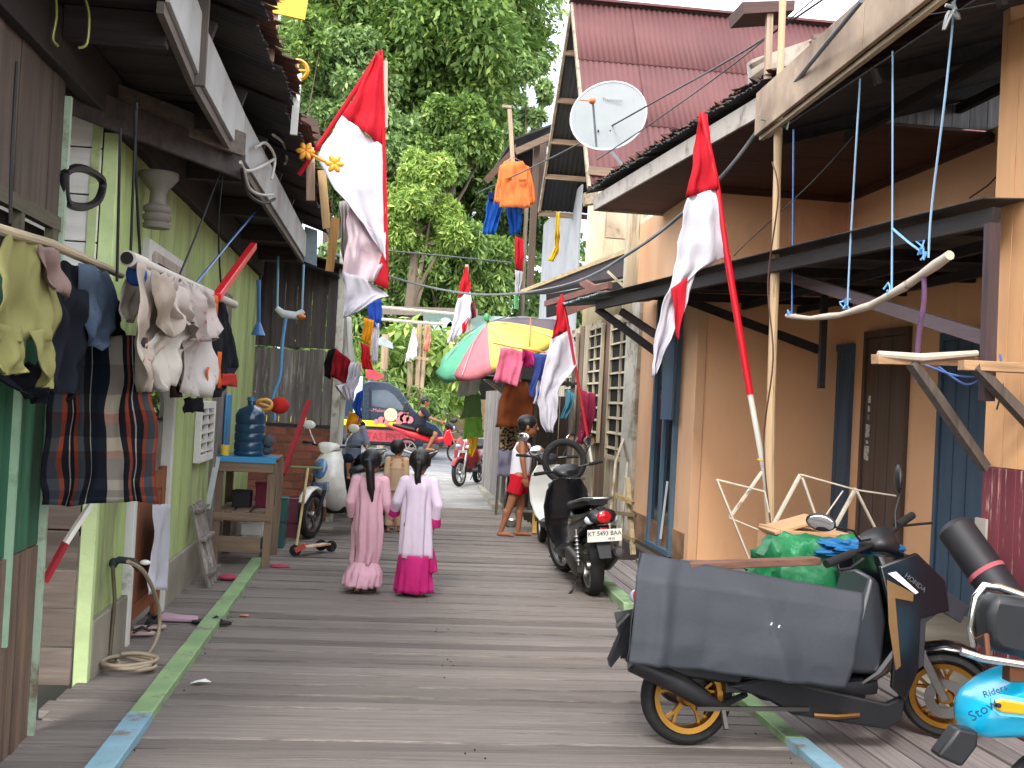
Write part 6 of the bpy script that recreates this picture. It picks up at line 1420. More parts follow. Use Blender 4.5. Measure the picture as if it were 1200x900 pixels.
sheet(prowX(X1 + .03, (46, 286, 70, 296), (50, 310, 73, 322), (58, 338, 72, 350)), m_tan, 'folded_cloth', nu=8, fold=.03, freq=1.2, seed=65, nrm=(1, -.6, 0), label='mauve brown cloth folded over the line beside the khaki shirt', cat='cloth')
sheet(prowX(X1 - .02, (56, 300, 100, 318), (56, 350, 102, 360), (52, 400, 100, 405), (44, 440, 80, 475)), m_nv, 'black_trousers', nu=14, fold=.05, freq=2, seed=66, nrm=(1, -.6, 0), label='black trousers between the khaki shirt and the jeans', cat='trousers')
sheet(prowX(X1 - .04, (-6, 410, 46, 430), (-8, 440, 60, 445), (24, 462, 52, 474)), m_nv, 'dark_cloth', nu=12, fold=.05, freq=2, seed=67, nrm=(1, -.6, 0), label='dark cloth hanging below the khaki shirt at the picture edge', cat='cloth')
sheet(prowX(X1 + .02, (94, 310, 128, 318), (98, 345, 134, 350), (96, 380, 132, 385), (98, 405, 112, 412)), m_jean, 'denim_shorts', nu=12, fold=.045, freq=1.7, seed=68, nrm=(1, -.6, 0), label='faded denim shorts hanging right of the black trousers', cat='shorts')
sheet(prowX(X1 - .03, (124, 350, 142, 352), (130, 372, 143, 375), (128, 400, 140, 396)), m_nv, 'black_garment', nu=8, fold=.03, seed=69, nrm=(1, -.6, 0), label='small black garment with green tag beside the denim shorts', cat='garment')
MB().tube([PX(-25, 262, X1), PX(60, 286, X1), PX(142, 322, X1 + .0)], .018, n=10).build('washing_pole', wood('old bamboo', '9a8c72', axis='y'), label='washing pole carrying the khaki shirt and dark trousers', cat='pole', group='washing poles under the left eaves')
X2 = -1.06
t = thing('bamboo_pole', 'pale pipe pole with blue tie carrying the printed cream shirts', 'pole', PX(150, 305, X2), group='washing poles under the left eaves')
MB().tube([PX(150, 303, X2), PX(168, 310, X2)], .034, n=14).tube([PX(168, 310, X2), PX(275, 357, X2)], .027, n=12).build('pipe', mat('pale pipe', 'b9b2a8', var=.1), t, world=True)
MB().lathe([(.0, -.004), (.026, -.004), (.026, .0), (.0, .0)], (0, 0, 0), 'y').xf(Matrix.Translation(PX(149.6, 302.8, X2) + V(0, -.012, 0))).build('hollow_end', m_dark, t, world=True)
MB().ell(PX(160, 322, X2), (.045, .05, .05)).build('blue_tie', cloth('blue tie', '3b62a8'), t, world=True)
nX = (1, -.7, 0)
t = thing('printed_shirt', 'cream printed shirt at the near end of the pale pole', 'shirt', PX(175, 450, X2), group='cream printed shirts on the pale pole')
part_sheet(t, 'torso', prowX(X2 + .03, (160, 308, 200, 326), (157, 345, 208, 362), (154, 375, 209, 392), (149, 398, 196, 408), (150, 425, 178, 432), (157, 460, 174, 456)), m_cr, nu=14, fold=.045, freq=1.7, seed=71, nrm=nX)
part_sheet(t, 'sleeve', prowX(X2 - .04, (152, 318, 166, 322), (143, 350, 160, 360), (141, 372, 156, 378)), m_cr, nu=6, fold=.03, freq=1, seed=72, nrm=nX)
t = thing('printed_shirt', 'cream shirt with teal print in the middle of the pale pole', 'shirt', PX(200, 450, X2), group='cream printed shirts on the pale pole')
part_sheet(t, 'torso', prowX(X2 + .04, (190, 320, 238, 340), (192, 350, 243, 364), (188, 380, 238, 392), (174, 402, 210, 412), (176, 430, 204, 436), (182, 456, 200, 448)), m_cr2, nu=14, fold=.05, freq=2, seed=73, nrm=nX)
t = thing('printed_shirt', 'off white garment with red print hanging at the far end of the pale pole', 'shirt', PX(225, 460, X2), group='cream printed shirts on the pale pole')
part_sheet(t, 'torso', prowX(X2 + .02, (224, 332, 250, 350), (222, 360, 248, 372), (208, 385, 246, 400), (210, 415, 243, 425), (214, 460, 238, 466)), cloth('off white print', 'c3bdb8', wear='8a2a2e', wscale=8, wthr=(.64, .66)), nu=12, fold=.05, freq=1.6, seed=74, nrm=nX)
sheet(prowX(X2 - .05, (198, 400, 220, 405), (196, 430, 218, 436), (198, 465, 206, 466)), cloth('maroon brown', '3a2624'), 'brown_garment', nu=8, fold=.04, seed=75, nrm=nX, label='dark brown garment half hidden between the cream shirts', cat='garment')
t = thing('printed_shirt', 'cream shirt with pink print bunched over the middle of the pale pole', 'shirt', PX(215, 400, X2), group='cream printed shirts on the pale pole')
part_sheet(t, 'torso', prowX(X2 + .07, (206, 324, 246, 344), (210, 345, 251, 362), (214, 372, 250, 382), (222, 398, 246, 396)), cloth('cream pink print', 'bbb0aa', wear='b0607a', wscale=14, wthr=(.62, .65)), nu=14, fold=.06, freq=2.4, seed=173, nrm=nX)
part_sheet(t, 'sleeve', prowX(X2 + .09, (196, 330, 216, 338), (190, 352, 214, 362), (200, 378, 222, 380)), cloth('cream pink print', 'bbb0aa'), nu=8, fold=.05, freq=1.6, seed=174, nrm=nX)
t = thing('printed_shirt', 'small cream garment folded over the near end of the pale pole', 'shirt', PX(180, 400, X2), group='cream printed shirts on the pale pole')
part_sheet(t, 'torso', prowX(X2 + .08, (176, 314, 204, 328), (180, 345, 212, 356), (188, 372, 206, 376), (192, 392, 199, 393)), m_cr, nu=10, fold=.05, freq=1.8, seed=175, nrm=nX)
t = thing('sports_shirt', 'black sports shirt with orange stripes last on the pale pole', 'shirt', PX(260, 455, X2))
part_sheet(t, 'torso', prowX(X2, (250, 346, 262, 350), (246, 390, 272, 395), (244, 430, 277, 430), (242, 465, 256, 462)), m_nv, nu=12, fold=.035, freq=1.5, seed=76, nrm=nX)
part_sheet(t, 'orange_stripe', prowX(X2 + .06, (248, 345, 255, 347), (247, 375, 254, 378), (246, 384, 250, 384)), cloth('orange', 'd8662a'), nu=4, fold=.01, seed=77, nrm=nX)
part_sheet(t, 'orange_stripe', prowX(X2 + .06, (243, 430, 250, 430), (242, 457, 251, 457)), cloth('orange', 'd8662a'), nu=4, fold=.01, seed=78, nrm=nX)
part_sheet(t, 'orange_stripe', prowX(X2 + .06, (255, 412, 259, 412), (254, 455, 258, 455)), cloth('orange', 'd8662a'), nu=4, fold=.01, seed=80, nrm=nX)
part_sheet(t, 'red_cuff', prowX(X2 + .05, (260, 438, 277, 438), (258, 452, 277, 453)), cloth('red orange', 'b8352a'), nu=4, fold=.01, seed=79, nrm=nX)
part_sheet(t, 'tail', prowX(X2 - .04, (216, 466, 238, 466), (216, 484, 234, 482)), m_nv, nu=4, fold=.02, seed=81, nrm=nX)
# cords
m_cordk = mat('black cord', '0f1011', bump=0); m_cordb = plastic('blue cord', '2f5f9e'); m_cordlb = plastic('pale blue cord', '7fa6c4'); m_cordw = plastic('white cord', 'c6c6c0')
for k, (pts, m_, lab) in enumerate((
        ([(153, 302), (156, 220), (160, 120)], m_cordk, 'black cord from the near end of the pale pole up to the eaves'),
        ([(165, 312), (160, 220), (158, 130)], m_cordk, 'second black cord beside the near end of the pale pole'),
        ([(208, 328), (236, 260), (266, 178)], m_cordk, 'slanting black cord above the middle of the pale pole'),
        ([(260, 350), (256, 270), (262, 190)], m_cordk, 'upright black cord at the far end of the pale pole'),
        ([(137, 330), (139, 240), (141, 150)], m_cordk, 'black cord along the lime corner trim'),
        ([(12, 262), (14, 180), (20, 72)], m_cordk, 'black cord at the far left above the khaki shirt'),
        ([(228, 334), (268, 285), (306, 237), (313, 200)], m_cordb, 'taut blue cord from the pale pole up to the fascia'))):
    cable('cord', [PX(x, y, X2 if k != 5 else X1) for x, y in pts], .006 if k < 6 else .008, m_, lab, 'cord', group='cords holding the washing poles', n=4)
for k, pts in enumerate((((65, -10), (66, 20), (62, 45), (68, 54)), ((96, -10), (104, 15), (102, 50), (92, 56)))):
    cable('twine', [PY(x, y, 4.6) for x, y in pts], .006, plastic('yellow green twine', '9aa04f'), ('left', 'right')[k] == 'left' and 'straight one of two yellow green twines under the near eaves' or 'hooked one of two yellow green twines under the near eaves', 'twine', group='twines under the near eaves', n=5)
MB().beam(PX(254, 348, -1.02), PX(297, 288, -1.02), .05, .05).build('red_pole', plastic('red pole', 'd01f2c'), label='bright red square pole slanting up behind the washing', cat='pole', bevel=.006)
# towel, stick, hose, slippers
sheet(prowX(LX + .09, (178, 592, 201, 590), (177, 630, 199, 625), (174, 670, 196, 662), (171, 697, 193, 690)), cloth('towel white', 'c8cad2', fine=200), 'towel', nu=12, fold=.02, freq=1.4, seed=82, nrm=(1, 0, 0), label='white towel draped over the half door of the green house', cat='towel')
t = thing('painted_stick', 'white and red painted stick leaning in the gap before the lap siding', 'stick', PY(60, 685, 5.6))
p0, p1, p2 = PY(107, 590, 5.55), PY(77, 636, 5.5), PY(52, 682, 5.45)
MB().beam(p0, p1, .05, .02).build('white_length', m_white, t, world=True); MB().beam(p1, p2, .05, .02).build('red_length', cloth('stick red', '8e2a33'), t, world=True)
hp0 = PZ(128, 776)
t = thing('standpipe', 'thin standpipe with dark tap before the green wall', 'pipe', hp0)
MB().tube([hp0, hp0 + V(.01, 0, .35), PX(132, 662, hp0.x + .0)], .011, n=8).build('pipe', metal('pipe', '7a7060', rough=.6), t, world=True)
tp = PX(133, 660, hp0.x)
MB().tube([tp, tp + V(.03, 0, .02), tp + V(.1, 0, .015), tp + V(.14, 0, -.03)], .02, n=8).ell(tp + V(.0, 0, .0), (.025, .025, .03)).build('tap', mat('dark tap', '20282a'), t, world=True, smooth=60)
MB().ell(tp + V(.17, 0, .01), (.03, .02, .015)).build('white_tie', m_cordw, t, world=True)
c0 = PZ(150, 783)
pts = [PX(150, 658, c0.x + .0), PX(170, 672, c0.x + .05), PX(186, 712, c0.x + .06), PX(184, 748, c0.x + .06), PX(165, 775, c0.x), c0 + V(-.04, -.02, .03)]
for k in range(26):
    a = k * .75 + 2.2; r_ = .135 + .02 * math.sin(k * 1.7); pts.append(c0 + V(math.cos(a) * r_ * 1.05, math.sin(a) * r_ * .9, .018 + .012 * (k // 8)))
cable('garden_hose', pts, .0115, mat('hose', '8c7f6c', rough=.5, var=.15), 'brown garden hose looping from the tap into a coil on the boards', 'hose', n=5, sides=8)
def slipper(px, py, rz, mt, st, label, group=None, s_=1):
    p = PZ(px, py, .0); t = thing('slipper', label, 'slipper', (p.x, p.y, .002), rz, group)
    prof = [(-.12, .03), (-.08, .042), (0, .034), (.07, .045), (.12, .035), (.14, .0)]
    pts = [(x * s_, y * s_) for x, y in prof] + [(x * s_, -y * s_) for x, y in reversed(prof[:-1])]
    b = MB(); b.poly3([(x, y, 0) for x, y in pts], (0, 0, 1), .018); b.build('sole', mt, t, bevel=.004)
    MB().tube([(-.02, .04 * s_, .016), (.03, .02, .045), (.08, 0, .02)], .007, n=6).tube([(-.02, -.04 * s_, .016), (.03, -.02, .045), (.08, 0, .02)], .007, n=6).build('strap', st, t)
    return t
m_pkf = plastic('dusty pink foam', 'a98a98', rough=.7, coat=0); m_bkf = plastic('black foam', '1b1a1c', rough=.7, coat=0)
slipper(160, 744, rad(10), plastic('beige foam', 'a58f86', rough=.7, coat=0), m_bkf, 'beige slipper nearest the standpipe', 'beige slippers by the wall', .8)
slipper(174, 737, rad(25), plastic('beige foam', 'a58f86', rough=.7, coat=0), m_bkf, 'beige slipper further along the wall', 'beige slippers by the wall', .8)
slipper(247, 731, rad(-8), m_bkf, m_bkf, 'black slipper on the green edge timber')
slipper(180, 731, rad(100), m_bkf, m_bkf, 'dark slipper between the half door and the pink mat')
p = PZ(210, 727); b = MB()
b.poly3([p + V(-.14, -.06, .0), p + V(.13, -.06, .0), p + V(.12, .03, .0), p + V(.0, .06, .0), p + V(-.12, .12, .0)], (0, 0, 1), .03); b.build('pink_mat', m_pkf, label='crumpled pink mat on the boards before the green house', cat='mat', bevel=.01)
# ================================================================== TABLE AND THINGS BY THE LEFT WALL
tx0, tx1 = -1.40, -.90; ty0, ty1 = 9.95, 10.75
t = thing('work_table', 'rough timber table with blue edged top against the green wall', 'table', (-1.15, 10.3, 0))
m_tw = wood('table timber', '7a6754', axis='z', c2='5f4f41'); m_tx = wood('table timber', '7a6754', axis='x', c2='5f4f41'); m_ty = wood('table timber', '7a6754', axis='y')
for (x, y) in ((tx0 + .03, ty0 + .03), (tx1 - .03, ty0 + .03), (tx1 - .03, ty1 - .03), (tx0 + .03, ty1 - .03)):
    MB().beam((x, y, 0), (x + (.02 if x > -1.1 else -.0), y, .92), .07, .05, n=2, jit=.06).build('leg', m_tw, t, world=True, bevel=.004)
for k in range(4): MB().lohi((tx0 + k * .128, ty0, .925), (tx0 + k * .128 + .122, ty1, .95)).build('top_board', m_ty, t, world=True, bevel=.003)
MB().lohi((tx0, ty0 - .02, .83), (tx1, ty0 + .005, .92)).build('apron', m_tx, t, world=True, bevel=.003)
MB().lohi((tx0, ty0 - .015, .40), (tx1, ty0 + .01, .47)).build('rail', m_tx, t, world=True, bevel=.003)
MB().lohi((tx0, ty1 - .01, .40), (tx1, ty1 + .01, .47)).build('rail', m_tx, t, world=True, bevel=.003)
MB().lohi((tx0, ty0 + .02, .12), (tx1 - .08, ty0 + .04, .26)).build('low_board', m_tx, t, world=True, bevel=.003)
for k in range(3): MB().lohi((tx0 + .03 + k * .15, ty0 + .05, .47), (tx0 + .15 + k * .15, ty1 - .05, .485)).build('shelf_board', m_ty, t, world=True)
m_bl = plastic('sky blue sheet', '2f86b8', rough=.5)
MB().lohi((tx0 - .02, ty0 - .03, .952), (tx1 + .02, ty0 + .3, .962)).lohi((tx0 - .02, ty0 - .035, .915), (tx1 + .02, ty0 - .03, .962)).build('blue_cover', m_bl, t, world=True)
MB().beam((tx0 + .02, ty0 - .04, .95), (tx0 - .04, ty0 - .05, .5), .05, .01).build('cover_flap', mat('grey flap', 'a9b0b2'), t, world=True)
j = thing('water_jug', 'large blue ribbed water jug upside on the rough table', 'water jug', (-1.14, 10.13, .965))
prof = [(0, 0), (.125, 0), (.135, .015)]
for k in range(4): z = .03 + k * .08; prof += [(.135, z), (.127, z + .012), (.135, z + .03), (.135, z + .06)]
prof += [(.135, .36), (.11, .41), (.05, .44), (.036, .45), (.036, .49), (0, .49)]
MB().lathe(prof, n=28).build('bottle', mat('translucent blue plastic', '173b54', rough=.2, coat=.4, bump=0, var=.25, scale=4), j, smooth=50)
MB().lathe([(0, 0), (.04, 0), (.04, .03), (0, .03)], (0, 0, .492), n=16).build('cap', plastic('cap blue', '2f6f9d'), j)
b = MB(); b.lohi((-1.385, 10.2, .965), (-1.36, 10.5, 1.5)); b.build('blue_board', m_bl, label='blue plastic board standing behind the water jug', cat='board', bevel=.01)
b = MB().lathe([(0, 0), (.035, 0), (.042, .09), (.036, .09), (.03, .01), (0, .01)], (-1.33, 9.98, .965)); b.build('yellow_cup', plastic('yellow cup', 'd5b645'), label='yellow cup at the corner of the rough table', cat='cup')
b = MB().tube([(-1.05 + .07 * math.cos(a), 10.3 + .02 * math.sin(a * 2), 1.42 + .05 * math.sin(a)) for a in np.linspace(0, 6.28, 14)], .018, n=8).tube([(-1.2, 10.28, 1.47), (-1.05, 10.3, 1.42), (-.97, 10.3, 1.4)], .015, n=8)
b.build('toy_frame', plastic('mustard plastic', 'c08a2c'), label='mustard plastic handle frame behind the water jug', cat='toy', smooth=60)
MB().ell((-.93, 10.5, 1.42), (.09, .08, .08)).build('red_hat', cloth('red cap', 'c0322b'), label='red cloth cap beside the mustard handle behind the jug', cat='cap')
b = MB(); b.ell((-1.0, 10.2, 1.02), (.06, .06, .05)); b.ell((-.98, 10.15, 1.1), (.05, .05, .06)); b.build('grey_bundle', cloth('grey bundle', '4f555b'), label='small grey bundle beside the jug on the table', cat='bundle', smooth=60)
for k, (c, d, m_, lab) in enumerate((((-1.2, 10.35, .56), (.16, .2, .15), m_bkf, 'black box on the shelf of the rough table'), ((-1.0, 10.4, .6), (.16, .2, .22), cloth('maroon', '7a3346'), 'maroon bag on the shelf of the rough table'), ((-1.1, 10.45, .28), (.2, .2, .12), plastic('white tub', 'c9c9c4'), 'white tub under the rough table'),
                                     ((-1.0, 11.3, .38), (.28, .3, .24), plastic('teal crate', '1d5750'), 'teal crate behind the rough table'), ((-.95, 12.2, .28), (.34, .3, .26), plastic('plum crate', '6f2c42'), 'plum crate left of the ivory scooter'), ((-1.15, 11.7, .26), (.3, .3, .26), plastic('rose crate', '8a4460'), 'rose crate behind the table legs'))):
    MB().box(c, d).box((c[0], c[1] - d[1] / 2, c[2] + d[2] / 2), (d[0] + .02, .02, .02)).lohi((c[0] - d[0] / 2.2, c[1] - d[1] / 2.2, -.0 if k > 2 else c[2] - d[2] / 2 - .02), (c[0] + d[0] / 2.2, c[1] + d[1] / 2.2, c[2] - d[2] / 2)).build('crate' if k > 2 else ('box', 'bag', 'tub')[k], m_, label=lab, cat='crate' if k > 2 else ('box', 'bag', 'tub')[k], bevel=.008)
MB().ell((-.80, 9.97, .012), (.09, .06, .02)).build('pink_rag', cloth('pink rag', 'a8495c'), label='pink rag at the foot of the table leg', cat='rag')
MB().ell((-1.15, 9.25, .02), (.08, .06, .025)).build('pink_rag', cloth('pink rag', 'a8495c'), label='pink rag at the foot of the slatted rack', cat='rag')
t = thing('slatted_rack', 'small grey slatted rack leaning on the green wall beside the table', 'rack', (-1.3, 9.1, 0))
for k in range(4):
    MB().beam((-1.24 + .0, 8.85 + k * .14, .0), (-1.42, 8.95 + k * .14, .62), .035, .02).build('slat', m_greyw, t, world=True)
for z in (.1, .36, .58): MB().beam((-1.215 - z * .27, 8.82 + z * .16, z), (-1.215 - z * .27, 9.34 + z * .16, z), .035, .02).build('rail', m_greyw, t, world=True)
MB().beam(PY(362, 470, 12.6), PY(332, 556, 12.0), .045, .045).build('red_pole', mat('dull red pole', '9c2532'), label='thin dark red pole leaning across the brick base', cat='pole')
t = thing('kick_scooter', 'worn child kick scooter with yellow stem standing before the ivory scooter', 'kick scooter', PZ(362, 642))
a_, b_ = PZ(346, 645, .06), PZ(388, 640, .06)
st_ = PY(361, 548, a_.y + .05)
MB().tube([a_ + V(.01, 0, .05), st_], .013, n=8).build('stem', mat('yellow cream stem', 'cdbf8a', wear='9a6a4a', wthr=(.5, .6)), t, world=True)
MB().tube([st_ + V(-.16, 0, 0), st_ + V(.14, 0, .0)], .012, n=8).build('handlebar', mat('olive bar', '6f7a4a'), t, world=True)
MB().beam(a_ + V(.06, 0, .03), b_ + V(-.04, 0, .02), .09, .02).build('deck', mat('rusty deck', 'a8643c', wear='cbb9a2', wthr=(.5, .6)), t, world=True, bevel=.004)
MB().beam(a_ + V(0, 0, .0), a_ + V(.09, 0, .05), .05, .05).build('fork', mat('red fork', 'b54a3c'), t, world=True)
for p in (a_, b_, b_ + V(-.1, .05, 0)): MB().lathe([(0, -.012), (.04, -.012), (.055, -.008), (.055, .008), (.04, .012), (0, .012)], p, 'y', 18).build('wheel', m_tyre, t, world=True)
MB().lohi((-.75, 12.6, 0), (-.45, 12.9, .03)).build('grey_slab', m_plinth, label='flat grey slab under the ivory scooter stand', cat='slab', bevel=.005)
# hanging swing bag with blue rope on the weathered house, and blue tassel
t = thing('rope_swing', 'white and orange bag swing on pale blue ropes before the weathered house', 'swing', PY(340, 370, 12.3))
MB().tube([PY(326, 300, 12.3), PY(325, 362, 12.3)], .014, n=6).tube([PY(356, 310, 12.3), PY(354, 362, 12.3)], .014, n=6).build('rope', m_cordlb, t, world=True)
MB().tube([PY(324, 361, 12.3), PY(332, 368, 12.3), PY(348, 370, 12.3), PY(356, 364, 12.3)], [.03, .045, .045, .03], n=10).build('seat', plastic('white bag', 'cfd3d6', rough=.5), t, world=True, smooth=60)
MB().ell(PY(353, 371, 12.25), (.05, .04, .03)).build('orange_end', plastic('orange bag', 'c9702e'), t, world=True)
cable('hanging_rope', [PY(335, 372, 12.3), PY(331, 400, 12.3), PY(328, 440, 12.3), PY(320, 465, 12.3), PY(322, 492, 12.3)], .022, plastic('light blue cord', '5f97c9'), t and None, None, parent=t, n=5)
cable('blue_tassel', [PX(303, 328, -1.2), PX(303, 360, -1.2), PX(303, 378, -1.2)], .02, plastic('blue cloth cord', '3a6fae'), 'blue cord with flared tassel hanging from the far eaves of the green house', 'cord', n=4)
MB().lathe([(.02, 0), (.07, -.12), (.0, -.11)], PX(303, 378, -1.2), n=10).build('blue_knot', plastic('blue cloth cord', '3a6fae'), label='flared blue end below the eaves cord', cat='tassel')

# ================================================================== ABOVE THE LEFT ROOF
t = thing('yellow_sign', 'plain yellow board on a weathered stake above the left roof', 'sign', PY(320, 60, 6.6))
MB().poly3([PY(303, -12, 6.6), PY(362, -8, 6.6), PY(357, 23, 6.6), PY(303, 11, 6.6)], (0, 1, 0), .02).build('board', plastic('signal yellow', 'e0a91c', rough=.5), t, world=True)
MB().beam(PY(322, 12, 6.64), PY(316, 72, 6.64), .045, .03).build('stake', wood('pinkish stake', 'a58673', axis='z'), t, world=True)
t = thing('ring_finial', 'orange ring ornament on a white stake above the rusted eaves', 'ornament', PY(344, 150, 7.6))
MB().beam(PY(350, 86, 7.6), PY(344, 158, 7.6), .045, .03).build('stake', m_white, t, world=True)
c = PY(349, 82, 7.6)
MB().lathe([(.065, -.02), (.078, 0), (.065, .02), (.05, 0)], c, 'y', 22, closed=True).box(c, (.012, .02, .12)).box(c, (.12, .02, .012)).build('ring', plastic('orange ring', 'd5921f'), t, world=True)
t = thing('plastic_flowers', 'pair of orange plastic flowers on a stem by the large flag', 'flowers', PY(375, 190, 8.6))
MB().tube([PY(360, 178, 8.6), PY(378, 188, 8.6), PY(390, 193, 8.6)], .013, n=6).build('stem', plastic('orange stem', 'd58a1c'), t, world=True)
for (x, y, s_) in ((358, 177, 1), (392, 192, -1)):
    b = MB(); c = PY(x, y, 8.6)
    for k in range(6): a = k * PI / 3; b.ell(c + V(math.cos(a) * .035, 0, math.sin(a) * .035), (.04, .02, .022), (0, -a, 0), n=8, m_=5)
    b.build('flower', plastic('orange petal', 'e39a24'), t, world=True)
# junk above the eaves: stakes, cloths
for k, (x0, y0, x1, y1, c_, lab) in enumerate(((377, 200, 383, 268, 'b89a6c', 'tan board sticking up beside the large flag'), (393, 255, 386, 318, 'a07a48', 'ochre bamboo stake behind the large flag'), (452, 72, 452, 150, 'a39080', 'thin pale stake right of the large flag'), (364, 172, 364, 235, 'b59a82', 'pinkish stub stake under the flowers'))):
    MB().beam(PY(x0, y0, 9.6), PY(x1, y1, 9.6), .07 if k != 2 else .035, .04).build('stake', wood('stake %d' % k, c_, axis='z'), label=lab, cat='stake')
sheet(prow(9.9, (400, 236, 413, 232), (398, 270, 410, 268), (402, 320, 408, 318)), cloth('grey rag', '9b9494'), 'grey_rag', nu=6, fold=.05, seed=91, label='grey rag hanging just left of the large flag', cat='rag')
MB().poly3([PY(346, 130, 9.8), PY(372, 140, 9.8), PY(378, 175, 9.8), PY(350, 180, 9.8)], (0, 1, 0), .05).build('gable_board', wood('brown panel', '4f4038', axis='x'), label='dark brown gable panel behind the ring ornament', cat='board')
for k, pts in enumerate((((282, 190), (288, 200), (302, 197), (322, 186)), ((286, 200), (292, 220), (304, 228), (320, 228)), ((283, 198), (290, 226), (308, 238), (322, 233)), ((300, 172), (312, 168), (322, 185), (318, 210)), ((320, 158), (332, 168), (336, 186), (334, 192)))):
    cable('loose_cable', [PX(x, y, -.88) for x, y in pts], .011, plastic('cable white', 'b9b9ae') if k not in (2, ) else m_cordk, ('upper pale cable loop hung on the fascia', 'lower pale cable loop hung on the fascia', 'black cable loop hung on the fascia', 'twisted pale cable above the loops on the fascia', 'pale blue cable end highest on the fascia')[k], 'cable', group='cable loops on the left fascia', n=6)

# ================================================================== RIGHT UPPER ITEMS
# dish
dc_ = PY(713, 136, 12.4)
t = thing('satellite_dish', 'white satellite dish with orange feed on the eaves of the orange house', 'satellite dish', PY(745, 212, 12.4))
Rd = .44; D = Matrix.Translation(dc_) @ Matrix.Rotation(rad(-22), 4, 'Y') @ Euler((rad(12), 0, rad(-14))).to_matrix().to_4x4() @ Matrix.Diagonal((1.0, 1, .84, 1))
prof = [(.001 + Rd * q / 9, -.02 - .12 * (1 - (q / 9) ** 2)) for q in range(10)]
prof = [(r, -h - .02) for r, h in prof]          # bowl opens towards -Y
b = MB().lathe(prof, n=40, axis='y'); b.xf(D).build('bowl', mat('dish white', 'adb4b6', var=.04, wear='8b9496', wscale=2.5, wstretch=(3, 1, .7), wthr=(.6, .8), bump=0, rough=.4), t, world=True, smooth=60, solid=.008)
MB().tube([D @ V(Rd * math.cos(a), 0, Rd * math.sin(a)) for a in np.linspace(0, 2 * PI, 40, endpoint=False)], .009, n=6, closed=True).build('rim', mat('dish rim', 'd9dee0', bump=0), t, world=True)
MB().tube([PY(699, 172, 12.2), PY(695, 122, 12.0)], .013, n=8).build('feed_arm', mat('grey arm', '6d7478'), t, world=True)
MB().ell(PY(694, 118, 11.98), (.04, .05, .04)).tube([PY(692, 118, 11.98), PY(680, 117, 12.2)], .01, n=6).build('feed_horn', plastic('orange feed', 'bd6b45'), t, world=True)
MB().beam(PY(712, 172, 12.55), PY(741, 208, 12.35), .035, .03).build('mount_arm', mat('grey arm', '6d7478'), t, world=True)
MB().beam(PY(741, 205, 12.3), PY(744, 225, 12.3), .02, .02).build('mount_strap', m_white, t, world=True)
tx = text('Transvision', .05, mat('dish print', '5d646a', bump=0), t); tx.location = wmat(t).inverted() @ (D @ V(.1, -.02, .18)); tx.rotation_euler = (PI / 2, rad(3), rad(-14))
for (x, y) in ((704, 141), (718, 141), (702, 152), (716, 152)): MB().ell(D @ (D.inverted() @ PY(x, y, 12.4)) + V(0, .05, 0), (.012, .02, .012), n=8, m_=5).build('bolt', m_sat, t, world=True)
# jacket and blue shorts on the stake
t = thing('wooden_stake', 'upright stake carrying the orange jacket', 'stake', PY(598, 190, 16.6)); MB().beam(PY(597, 128, 16.6), PY(601, 192, 16.6), .06, .05).box(PY(594, 125, 16.6), (.14, .05, .04)).build('stake', wood('pale stake', 'a38f78', axis='z'), t, world=True)
m_jk = cloth('jacket orange', 'd97b45', c2='cc6f3c'); JY = 16.4
t = thing('orange_jacket', 'orange work jacket hanging from a stake against the trees', 'jacket', PY(602, 245, JY))
part_sheet(t, 'torso', prow(JY, (592, 189, 612, 189), (588, 195, 617, 196), (587, 220, 619, 220), (586, 243, 621, 243)), m_jk, nu=14, fold=.035, freq=1.4, seed=101, solid=.03)
part_sheet(t, 'sleeve', prow(JY + .03, (586, 194, 593, 192), (583, 215, 590, 215), (579, 237, 587, 239)), m_jk, nu=5, fold=.02, seed=102, solid=.04)
part_sheet(t, 'sleeve', prow(JY + .03, (615, 193, 621, 196), (618, 215, 624, 215), (619, 240, 626, 239)), m_jk, nu=5, fold=.02, seed=103, solid=.04)
MB().poly3([PY(x, y, JY - .08) for x, y in ((608, 210), (617, 210), (617, 213), (608, 213))], (0, 1, 0), .01).poly3([PY(x, y, JY - .08) for x, y in ((592, 209), (600, 208), (600, 210), (592, 211))], (0, 1, 0), .01).build('pocket_flap', cloth('jacket trim', '9a4f2a'), t, world=True)
MB().tube([PY(592, 190, JY), PY(601, 184, JY), PY(612, 190, JY), PY(592, 190, JY)], .008, n=5).build('hanger', plastic('pink hanger', 'c58a80'), t, world=True)
m_bs = cloth('bright blue', '1f55a8', c2='1a4890'); 
t = thing('blue_shorts', 'bright blue trousers hanging behind the orange jacket', 'shorts', PY(590, 276, 16.9))
part_sheet(t, 'leg', prow(16.9, (573, 226, 590, 226), (569, 250, 589, 245), (565, 274, 580, 276)), m_bs, nu=7, fold=.04, seed=104)
part_sheet(t, 'leg', prow(16.92, (592, 226, 611, 236), (594, 250, 612, 250), (597, 276, 611, 272)), m_bs, nu=7, fold=.04, seed=105)
part_sheet(t, 'waist', prow(16.88, (572, 224, 612, 230), (573, 234, 612, 240)), cloth('navy waist', '16264f'), nu=7, fold=.03, seed=106)
for k, (rows, lab) in enumerate(((((652, 249, 656, 249), (650, 275, 656, 275), (650, 290, 655, 292), (643, 305, 649, 308)), 'twisted yellow cloth hanging on the grey wall'), (((758, 258, 766, 258), (759, 275, 765, 275), (760, 296, 762, 296)), 'knotted yellow cloth on the cream wall by the orange house'))):
    sheet(prow((17.5, 13.9)[k], *rows), cloth('mustard yellow', 'd0ae2c'), 'yellow_cloth', nu=6, fold=.05, seed=110 + k, sub=5, label=lab, cat='cloth', group='yellow cloths on the walls')
